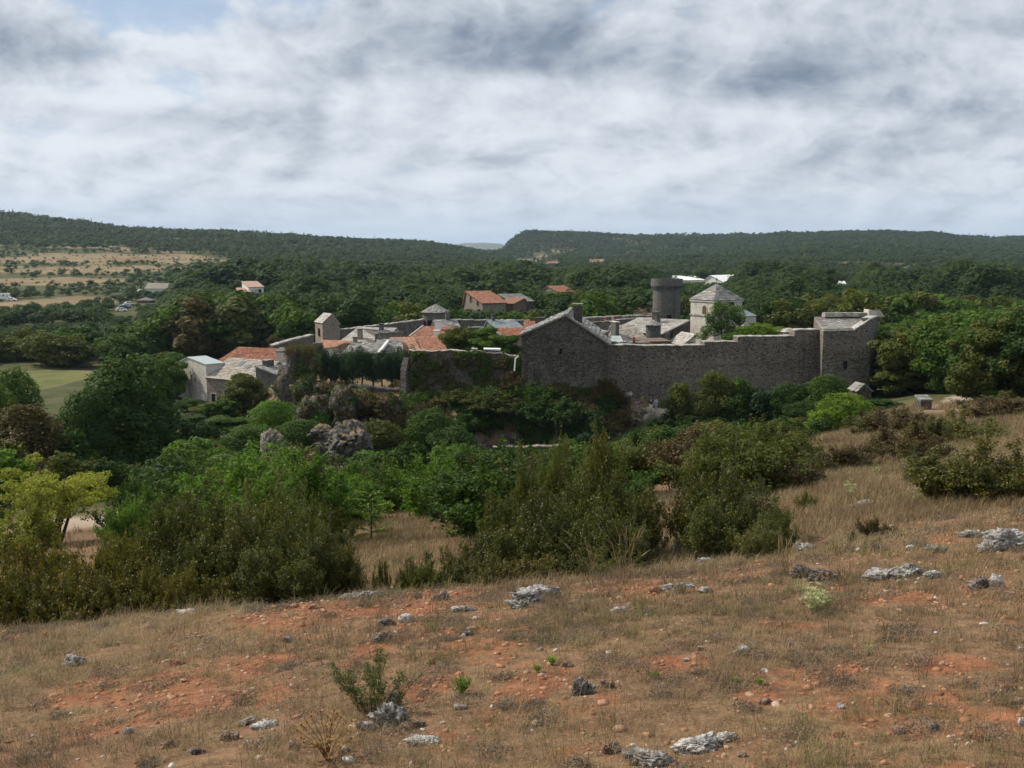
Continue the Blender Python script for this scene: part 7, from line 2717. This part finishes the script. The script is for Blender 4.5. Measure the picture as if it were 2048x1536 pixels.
def spiky(u, v, wpx, hpx, mat, label, name, cat, heads=26, seed=1, globe=False):
    p = on_ray(u, v, 3.5, 120)
    s = p.y / F
    Wd, H = wpx * s, hpx * s
    rng = np.random.default_rng(seed)
    r = thing(name, label, cat, p)
    st = MB()
    V_, F_, T_ = [], [], []
    n0 = 0
    hd = MB()
    for i in range(heads):
        t = math.sqrt((i + .5) / heads)
        an = i * 2.4 + rng.uniform(-.3, .3)
        e = Vector((math.cos(an) * Wd * .5 * t, math.sin(an) * Wd * .5 * t, H * (1 - .45 * t * t) * rng.uniform(.55, 1.02)))
        k_ = Vector((e.x * .35, e.y * .35, e.z * .5))
        st.tube((0, 0, -.02), k_, .004 * H / .3, .003 * H / .3, 4, cap=False)
        st.tube(k_, e, .003 * H / .3, .002 * H / .3, 4, cap=False)
        hr = H * .022 if globe else H * .016
        hd.lathe([(hr * .4, e.z - hr), (hr, e.z - hr * .2), (hr * .8, e.z + hr * .7), (hr * .2, e.z + hr * 1.1)], 7, e.x, e.y, .95)
        nb = 9
        for j in range(nb):
            a2 = 2 * math.pi * j / nb + rng.uniform(-.2, .2)
            L_ = H * rng.uniform(.10, .17) * (.8 if globe else 1)
            dv = Vector((math.cos(a2), math.sin(a2), rng.uniform(.05, .9))).normalized()
            sd = Vector((-math.sin(a2), math.cos(a2), 0)) * L_ * .13
            b = e - Vector((0, 0, hr * .4))
            V_ += [b - sd * .6, b + dv * L_ * .35 + sd * -1.0, b + dv * L_, b + dv * L_ * .35 + sd]
            T_ += [rng.random() * .85] * 4
            F_.append((n0, n0 + 1, n0 + 2, n0 + 3))
            n0 += 4
        for j in range(3):
            q = k_.lerp(e, rng.uniform(0, .8))
            a2 = rng.uniform(0, 6.28)
            L_ = H * rng.uniform(.10, .2)
            dv = Vector((math.cos(a2), math.sin(a2), rng.uniform(-.2, .5))).normalized()
            sd = Vector((-math.sin(a2), math.cos(a2), 0)) * L_ * .12
            V_ += [q - sd * .5, q + dv * L_ * .4 - sd, q + dv * L_, q + dv * L_ * .4 + sd]
            T_ += [rng.random() * .6] * 4
            F_.append((n0, n0 + 1, n0 + 2, n0 + 3))
            n0 += 4
    obj('foliage', mesh_np('foliage', np.array([q[:] for q in V_]), np.array(F_), None, MT[mat], np.array(T_)), r)
    i0_ = len(st.v)
    st.v += hd.v
    st.t += hd.t
    st.f += [tuple(q + i0_ for q in f_) for f_ in hd.f]
    st.build('stems', MT[mat], r)


spiky(1630, 1225, 66, 62, 'eryngo', 'large pale green spiky eryngo plant below the last boxwood', 'eryngo', 'plant', 34, 1)
spiky(1603, 1188, 42, 32, 'eryngo', 'pale green eryngo plant just behind the large one', 'eryngo', 'plant', 18, 2)
spiky(972, 1172, 46, 26, 'eryngo', 'pale eryngo plant at the foot of the central thicket', 'eryngo', 'plant', 18, 3)
spiky(1838, 1006, 70, 36, 'eryngo', 'broad pale eryngo plant beside the large olive boxwood', 'eryngo', 'plant', 22, 4)
spiky(1700, 1000, 26, 46, 'eryngo', 'slender pale eryngo plant in the dry meadow', 'eryngo', 'plant', 12, 5)
spiky(1750, 958, 22, 30, 'eryngo', 'small pale eryngo plant far up the dry meadow', 'eryngo', 'plant', 10, 6)
spiky(1738, 1306, 36, 24, 'eryngo', 'small pale eryngo plant on the lower right slope', 'eryngo', 'plant', 12, 7)
spiky(1605, 1022, 30, 18, 'eryngo', 'small pale eryngo plant below the olive bush', 'eryngo', 'plant', 10, 8)
spiky(655, 1520, 150, 110, 'thistle', 'dried orange-brown thistle with globe heads at the bottom', 'thistle', 'plant', 24, 9, True)


def sprout(u, v, wpx, hpx, label, n, seed):
    p = on_ray(u, v, 3.5, 60)
    s = p.y / F
    rng = np.random.default_rng(seed)
    H, Wd = hpx * s, wpx * s
    r = thing('spurge', label, 'plant', p)
    st = MB()
    Ps, Ns, Ls = [], [], []
    for i in range(n):
        an = rng.uniform(0, 6.28)
        t = math.sqrt(rng.random())
        e = Vector((math.cos(an) * Wd * .5 * t, math.sin(an) * Wd * .5 * t, H * (1 - .3 * t * t) * rng.uniform(.7, 1.05)))
        st.tube((0, 0, -.01), e, .002, .0015, 4, cap=False)
        for j in range(16):
            q = e * (.3 + .7 * j / 15)
            a2 = j * 2.4
            dv = Vector((math.cos(a2), math.sin(a2), .7))
            Ps.append((q + dv * .012)[:])
            Ns.append((math.cos(a2) * -.6, math.sin(a2) * -.6, .8))
    V, Fq = leaf_quads(np.array(Ps), np.array(Ns), .011, rng, .3)
    obj('leaves', mesh_np('leaves', V, Fq, None, MT['sprout'], np.repeat(rng.random(len(Ps)), 4)), r)
    st.build('stems', MT['sprout'], r)


sprout(922, 1392, 52, 42, 'bright green spurge plant near the lichened rock', 30, 1)
sprout(1105, 1332, 24, 20, 'small bright green spurge beside a pink stone', 12, 2)
sprout(1075, 1346, 18, 14, 'tiny green spurge left of the small bright one', 8, 3)
sprout(1310, 1358, 22, 14, 'tiny green spurge on the right slope', 8, 4)
sprout(1520, 1370, 20, 12, 'tiny green spurge below the bright white stone', 8, 5)
sprout(1470, 1366, 16, 10, 'tiny green spurge right of the brown rock', 6, 6)
# the small boxwood by the big lichened rock
p = on_ray(742, 1432, 3.5, 30)
s = p.y / F
SB = shoots_mesh('foliage', 350, LM['box'], .42, .52, 190, 34, .0068, flare=1.1, base_r=.25, low=.05, leaders=22)
r = thing('boxwood_shrub', 'small dark boxwood bush behind the large lichened rock in the foreground', 'shrub', (p.x, p.y + .1, p.z), 0.4, None, (168 * s / .55,) * 2 + (128 * s / .42,))
obj('foliage', SB[0], r)
obj('stems', SB[1], r)

# tall dry stalks in front of the thicket
def stalks(u, v, wpx, hpx, n, label, seed):
    p = on_ray(u, v, 3.5, 60)
    s = p.y / F
    rng = np.random.default_rng(seed)
    r = thing('grass_clump', label, 'dry grass', p)
    m, hd = MB(), MB()
    for i in range(n):
        an = rng.uniform(0, 6.28)
        t = rng.random()
        b = Vector((math.cos(an) * .12 * t, math.sin(an) * .08 * t, -.01))
        H = hpx * s * rng.uniform(.45, 1.05)
        e = b + Vector((rng.normal() * wpx * s * .28, rng.normal() * .08, H))
        k_ = b.lerp(e, .55) + Vector((-(e.x - b.x) * .18, 0, .03 * H))
        m.tube(b, k_, .0024, .0019, 3, rng.uniform(.12, .6), cap=False)
        m.tube(k_, e, .0019, .0012, 3, rng.uniform(.12, .6), cap=False)
        if rng.random() < .55:
            d_ = (e - k_).normalized()
            hd.tube(e - d_ * .05, e + d_ * .01, .0055, .0065, 4, .5)
            hd.tube(e + d_ * .011, e + d_ * .08, .0065, .001, 4, .55)
    i0_ = len(m.v)
    m.v += hd.v
    m.t += hd.t
    m.f += [tuple(q + i0_ for q in f_) for f_ in hd.f]
    m.build('stalks', MT['grass'], r)


stalks(1252, 1165, 150, 118, 26, 'tall dry grass stalks with pale seed heads before the central thicket', 1)
stalks(1190, 1162, 80, 70, 20, 'shorter dry grass stalks left of the tall stalks', 2)
stalks(1565, 1150, 60, 84, 26, 'dry brown stalks leaning on the last boxwood of the thicket', 3)
stalks(1500, 1120, 70, 60, 12, 'few long dry stalks among the low whitish rocks', 4)
stalks(1700, 1180, 40, 50, 10, 'thin dry stalks behind the bare red soil at the right', 5)

# ================================================================== people
def skin_mesh(name, verts, edges, radii, mat, root=0, sub=1):
    me = bpy.data.meshes.new(name)
    me.from_pydata(verts, edges, [])
    o = bpy.data.objects.new(name, me)
    COL.objects.link(o)
    o.modifiers.new('skin', 'SKIN')
    sv = me.skin_vertices[0].data
    for i, r_ in enumerate(radii):
        sv[i].radius = (r_, r_) if not isinstance(r_, tuple) else r_
        sv[i].use_root = (i == root)
    ss = o.modifiers.new('sub', 'SUBSURF')
    ss.levels = sub
    ss.render_levels = sub
    dg = bpy.context.evaluated_depsgraph_get()
    out = bpy.data.meshes.new_from_object(o.evaluated_get(dg))
    bpy.data.objects.remove(o)
    out.name = name
    out.materials.clear()
    out.materials.append(mat)
    return out


MT['skin'] = plain_mat('skin', (0.46, 0.28, 0.20), .6, .3, .05)
MT['hair'] = plain_mat('dark_hair', (0.045, 0.028, 0.018), .6, .3, .1)
MT['fairhair'] = plain_mat('fair_hair', (0.28, 0.18, 0.09), .6, .3, .1)
CLOTH = {}


def cloth(name, c_):
    if name not in CLOTH:
        CLOTH[name] = plain_mat(name + '_cloth', c_, .85, .15, .08)
    return CLOTH[name]


COLR = {'white': (.72, .72, .70), 'navy': (.022, .028, .055), 'blue': (.10, .16, .30), 'lightblue': (.34, .44, .56), 'olive': (.20, .17, .06), 'red': (.42, .05, .04), 'grey': (.16, .16, .17), 'pale': (.50, .48, .44),
        'black': (.02, .02, .022), 'aqua': (.30, .42, .42), 'pink': (.55, .30, .32), 'brown': (.10, .07, .045)}


def person(loc, rz, top, legs, label, pose='stand', hair='hair', H=1.70, shorts=True, arm=(0.0, 0.0), hold=None):
    """arm: forward bend of left and right arm in radians"""
    r = thing('person', label, 'person', loc, rz)
    k = H / 1.70
    S = []     # joints, radii
    E = []
    Rr = []

    def j(p, r_, par=None):
        S.append((p[0] * k, p[1] * k, p[2] * k))
        Rr.append(r_ * k)
        if par is not None:
            E.append((par, len(S) - 1))
        return len(S) - 1
    sit = pose == 'sit'
    hz = .14 if sit else .92
    pel = j((0, 0, hz), .135)
    wai = j((0, .01, hz + .18), .12, pel)
    che = j((0, .01, hz + .40), .145, wai)
    nek = j((0, .01, hz + .55), .062, che)
    hea = j((0, -.015, hz + .655), .088, nek)
    crn = j((0, .0, hz + .755), .072, hea)
    nose = j((0, -.105, hz + .665), .016, hea)
    arms, lg = [], []
    for sd, bend in ((-1, arm[0]), (1, arm[1])):
        sh = j((sd * .19, .01, hz + .48), .058, che)
        ul = .29
        a1 = bend * .55
        el_ = (sd * .235, -math.sin(a1) * ul, hz + .48 - math.cos(a1) * ul)
        e_ = j(el_, .042, sh)
        a2 = bend * 1.35 + .12
        wr = (sd * (.245 - .06 * min(bend, 1)), el_[1] - math.sin(a2) * .25, el_[2] - math.cos(a2) * .25)
        w_ = j(wr, .029, e_)
        dv = Vector((0, -math.sin(a2 + .15), -math.cos(a2 + .15)))
        pm = Vector(wr) + dv * .075
        p_ = j(pm, .030, w_)
        up = Vector((0, dv.z, -dv.y))
        for fi, (o, L_) in enumerate(((-.024, .070), (-.008, .082), (.008, .078), (.024, .062))):
            b = pm + up * o + dv * .035
            b1 = j(b, .0095, p_)
            m1 = j(b + dv * L_ * .55 + Vector((-sd * .006, 0, 0)), .009, b1)
            j(b + dv * L_ + Vector((-sd * .022, 0, 0)), .008, m1)
        t1 = j(Vector(wr) + dv * .05 - up * .034 + Vector((-sd * .01, 0, 0)), .0105, p_)
        j(Vector(wr) + dv * .095 - up * .052 + Vector((-sd * .02, 0, 0)), .009, t1)
        arms.append((sh, e_, w_))
    for sd in (-1, 1):
        hp = j((sd * .095, 0, hz - .04), .098, pel)
        if sit:
            kn = j((sd * .12, -.40, hz + .22), .066, hp)
            an_ = j((sd * .11, -.56, .07), .046, kn)
            ft = j((sd * .12, -.72, .04), .042, an_)
        else:
            kn = j((sd * .105, -.02, .49), .062, hp)
            an_ = j((sd * .11, .01, .085), .042, kn)
            ft = j((sd * .125, -.15, .04), .040, an_)
        lg.append((hp, kn, an_, ft))
    obj('body', skin_mesh('body', S, E, Rr, MT['skin'], pel), r)

    def garment(name, idx, edges, grow, mat):
        vs = [S[i] for i in idx]
        mp = {i: q for q, i in enumerate(idx)}
        obj(name, skin_mesh(name, vs, [(mp[a], mp[b]) for a, b in edges], [Rr[i] * grow + .012 * k for i in idx], mat), r)
    # shirt with short sleeves: shoulder to elbow
    sv_, se = [S[pel], S[wai], S[che], (S[nek][0], S[nek][1], S[nek][2] - .05 * k)], [(0, 1), (1, 2), (2, 3)]
    sr = [Rr[pel] * 1.03 + .012, Rr[wai] * 1.07 + .015, Rr[che] * 1.03 + .014, Rr[nek] * 1.15]
    for (sh, e_, w_) in arms:
        a = len(sv_)
        mid = tuple(Vector(S[sh]).lerp(Vector(S[e_]), .8))
        sv_ += [S[sh], mid]
        sr += [Rr[sh] * 1.12 + .008, Rr[e_] * 1.3 + .008]
        se += [(2, a), (a, a + 1)]
    obj('shirt', skin_mesh('shirt', sv_, se, sr, cloth(top, COLR[top])), r)
    lv, le, lr = [(S[pel][0], S[pel][1], S[pel][2] + .02)], [], [Rr[pel] * 1.02 + .006]
    for (hp, kn, an_, ft) in lg:
        a = len(lv)
        f = .95 if shorts else 1
        lv += [S[hp], tuple(Vector(S[hp]).lerp(Vector(S[kn]), f))]
        lr += [Rr[hp] * 1.06 + .006, Rr[kn] * 1.2 + .012]
        le += [(0, a), (a, a + 1)]
        if not shorts:
            lv.append(tuple(Vector(S[kn]).lerp(Vector(S[an_]), .93)))
            lr.append(Rr[an_] * 1.3 + .008)
            le.append((a + 1, a + 2))
    obj('shorts' if shorts else 'trousers', skin_mesh('trousers', lv, le, lr, cloth(legs, COLR[legs])), r)
    sm = MB()
    for (hp, kn, an_, ft) in lg:
        a_, b_ = Vector(S[an_]), Vector(S[ft])
        sm.tube((a_.x, a_.y + .06, max(a_.z - .055, .025)), (b_.x, b_.y - .02, .035), .047 * k, .044 * k, 8)
    sm.build('shoes', cloth('brown', COLR['brown']), r)
    c_ = Vector(S[crn])
    obj('hair', skin_mesh('hair', [(c_.x, c_.y + .075 * k, c_.z - .10 * k), (c_.x, c_.y + .035 * k, c_.z - .005 * k), (c_.x, c_.y - .035 * k, c_.z + .018 * k)], [(0, 1), (1, 2)], [.058 * k, .082 * k, .055 * k], MT[hair]), r)
    return r, Vector(S[arms[1][2]])


PATHZ = lambda v, Y: Zv(v, Y)


def stand_px(u, v, Y, *a, **kw):
    z = Zv(v, Y)
    x = X(u, v, Y)
    # a flat stone of the path under the feet where the ground falls short
    return person((x, Y, z), *a, **kw)


path_people = [
    (1301.5, 826, 123.0, .3, 'navy', 'white', 'person in dark top and white shorts standing on the path', dict(arm=(.9, .9), hair='fairhair')),
    (1312, 824.5, 123.3, -.5, 'lightblue', 'aqua', 'person in light blue top and pale shorts holding a white sheet on the path', dict(arm=(.3, 1.1))),
    (1283, 815.5, 125.0, .2, 'olive', 'brown', 'person in olive top standing near the doorway', dict(H=1.45)),
    (1255.5, 812, 126.2, .4, 'blue', 'navy', 'person in blue top and dark trousers standing left of the doorway', dict(shorts=False, arm=(.8, .2), hair='fairhair')),
    (1260.5, 808, 127.0, -.4, 'pale', 'blue', 'person in pale top standing on the step of the doorway', dict(shorts=False, arm=(.2, .9))),
    (1372.5, 820, 124.6, 1.2, 'white', 'white', 'person all in white walking along the path beside the slim tree', dict(arm=(.3, .3))),
]
for (u, v, Y, rz, tp, lg_, lb, kw) in path_people:
    stand_px(u, v, Y, rz, tp, lg_, lb, **kw)
for (u, v, Y, rz, tp, lg_, lb) in ((1248, 815, 125.4, .5, 'lightblue', 'navy', 'person in light blue shirt sitting on the rock edge left of the doorway'),
                                  (1272.5, 816.5, 125.0, -.2, 'grey', 'navy', 'person in grey shirt sitting in the shade before the doorway'),
                                  (1277.5, 815.5, 125.4, -.5, 'blue', 'black', 'person in blue shirt sitting beside the grey-shirted one')):
    stand_px(u, v, Y, rz, tp, lg_, lb, pose='sit', arm=(.8, .8))
# rock shelf the visitors stand and sit on
sh = MB()
P4 = [(1238, 818, 124.6), (1262, 813.5, 125.4), (1290, 816, 124.6), (1320, 826.5, 122.6), (1395, 832, 122.6)]
B4 = [(1395, 818, 126.6), (1330, 819, 126.6), (1290, 813, 127.6), (1262, 807, 128.2), (1240, 808, 128.2)]
shp = [P(*q) for q in P4] + [P(*q) for q in B4]
n = len(shp)
i0 = len(sh.v)
sh.v += [(q.x, q.y, q.z) for q in shp] + [(q.x + (q.x - 14) * .02, q.y - (.9 if i < 5 else 0), q.z - 3.5) for i, q in enumerate(shp)]
sh.t += [.5] * (2 * n)
sh.f.append(tuple(range(n)))
for a in range(n):
    b = (a + 1) % n
    sh.f.append((n + a, n + b, b, a))
def path_rock_mat():
    m, t = mat_new('trodden_rock')
    f = t.noise(geo_pos(t), 3.0, 6.0, .65)
    c = t.mix(t.ramp(f, .35, .65), (0.24, 0.21, 0.17), (0.46, 0.42, 0.36))
    finish(t, c, .95, .1, f, .6, .05)
    return m
o = sh.build('rock_shelf', path_rock_mat())
tag(o, 'trodden pale rock shelf before the doorway of the curtain wall', 'rock shelf')
for (u, v, Y, rz, tp, lg_, lb, kw) in ((1211, 650, 198, .6, 'red', 'red', 'person in red standing on the rampart walk left of the others', dict(shorts=False)), (1225.5, 648, 198, 0, 'pink', 'pale', 'person in pink top on the rampart walk, one of a couple', dict()),
                                       (1230, 648, 198.3, .3, 'navy', 'navy', 'person in dark clothes on the rampart walk, one of a couple', dict(shorts=False)), (1249, 647.5, 198, -.4, 'blue', 'grey', 'person in blue on the rampart walk nearest the round tower', dict(shorts=False)),
                                       (1267.5, 690, 134.2, .2, 'red', 'brown', 'small figure in red behind the low pale wall top', dict(H=1.2, shorts=False))):
    stand_px(u, v, Y, rz, tp, lg_, lb, **kw)
# floor of the rampart walk behind its parapet
fl = MB()
q = [P(1150, 651, 196.8), P(1312, 648, 197.4), P(1312, 641, 201), P(1150, 644, 200)]
z = Zv(648, 198)
fl.hexa([(a.x, a.y, z - .5) for a in q], [(a.x, a.y, z) for a in q])
tag(fl.build('wall_walk', MT['coping']), 'stone walkway on the rampart under the visitors', 'walkway')

# ================================================================== vehicles
def vehicle(u, v, Y, rz, colr, label, kind='car', cat='car', group=None):
    x = X(u, v, Y)
    z = G(x, Y)
    r = thing('camper_van' if kind == 'camper' else 'parked_car', label, cat, (x, Y, z), rz, group)
    body, win = MB(), MB()
    if kind == 'camper':
        L_, W_, prof = 6.2, 2.2, [(-3.1, .4), (3.1, .4), (3.1, 1.1), (2.35, 1.45), (2.0, 2.0), (2.5, 2.3), (2.4, 2.9), (1.6, 3.0), (-3.1, 2.95)]
        wins = [(-2.2, -1.2, 1.6, 2.3), (-.4, .5, 1.6, 2.3), (1.4, 2.05, 1.4, 1.95)]
        wx, wr = (-1.9, 2.1), .36
    else:
        L_, W_, prof = 4.1, 1.7, [(-2.05, .3), (2.05, .3), (2.05, .75), (1.2, .95), (.55, 1.42), (-1.2, 1.45), (-1.9, 1.0), (-2.05, .9)]
        wins = [(-1.2, -.35, .98, 1.35), (-.25, .6, .98, 1.35)]
        wx, wr = (-1.25, 1.3), .31
    body.prism(prof, 'y', -W_ / 2, W_ / 2)
    body.build('body', cloth_paint(colr), r)
    for (a, b, c_, d) in wins:
        m = MB()
        for s_ in (-1, 1):
            y = s_ * (W_ / 2 + .008)
            m.hexa([(a, y - .006, c_), (b, y - .006, c_), (b, y + .006, c_), (a, y + .006, c_)], [(a + .1, y - .006, d), (b - .1, y - .006, d), (b - .1, y + .006, d), (a + .1, y + .006, d)])
        m.build('window', MT['glass'], r)
    for wx_ in wx:
        for s_ in (-1, 1):
            m = MB()
            m.tube((wx_, s_ * (W_ / 2 - .16), wr), (wx_, s_ * (W_ / 2 + .02), wr), wr, wr, 14)
            m.build('wheel', MT['dark'], r)
    return r


PAINT = {}


def cloth_paint(c_):
    if c_ not in PAINT:
        PAINT[c_] = plain_mat(c_ + '_paint', {'white': (.78, .78, .78), 'silver': (.46, .48, .5), 'blue': (.05, .09, .2), 'red': (.3, .03, .03), 'dark': (.03, .03, .035)}[c_], .25, .5, .04)
    return PAINT[c_]


vehicle(8, 597, 488, .15, 'white', 'white camper van parked at the left edge beyond the meadow', 'camper', 'camper van')
vehicle(24, 600, 478, .1, 'white', 'white car parked in front of the camper van', 'car', 'car')
CG = 'cars in the car park behind the trees'
for i, (u, v, Y, c_) in enumerate(((243, 632, 400, 'white'), (249, 625, 415, 'blue'), (254, 619, 428, 'silver'), (259, 616, 440, 'white'), (248, 590, 560, 'white'), (284, 590, 560, 'white'), (310, 592, 560, 'silver'))):
    vehicle(u, v, Y, .4 + i * .05, c_, {'white': 'white parked car glinting between trees of the car park', 'blue': 'dark blue parked car between trees of the car park', 'silver': 'silver parked car between trees of the car park'}[c_], 'car', 'car', CG)

# ================================================================== haze
hz = MB()
hz.box(-15000, 15000, -60, 17500, -60, 150)
hme = hz.mesh('haze', MT['dark'])
hme.materials.clear()
hm = bpy.data.materials.new('haze')
hm.use_nodes = True
ht = NT(hm.node_tree)
ht.n.clear()
pvn = ht.add('ShaderNodeVolumePrincipled', {'Color': (0.58, 0.74, 0.96, 1), 'Density': 5.2e-5, 'Anisotropy': 0.2})
ht.add('ShaderNodeOutputMaterial', {'Volume': pvn.outputs[0]})
hme.materials.append(hm)
tag(obj('haze', hme), kind='stuff')
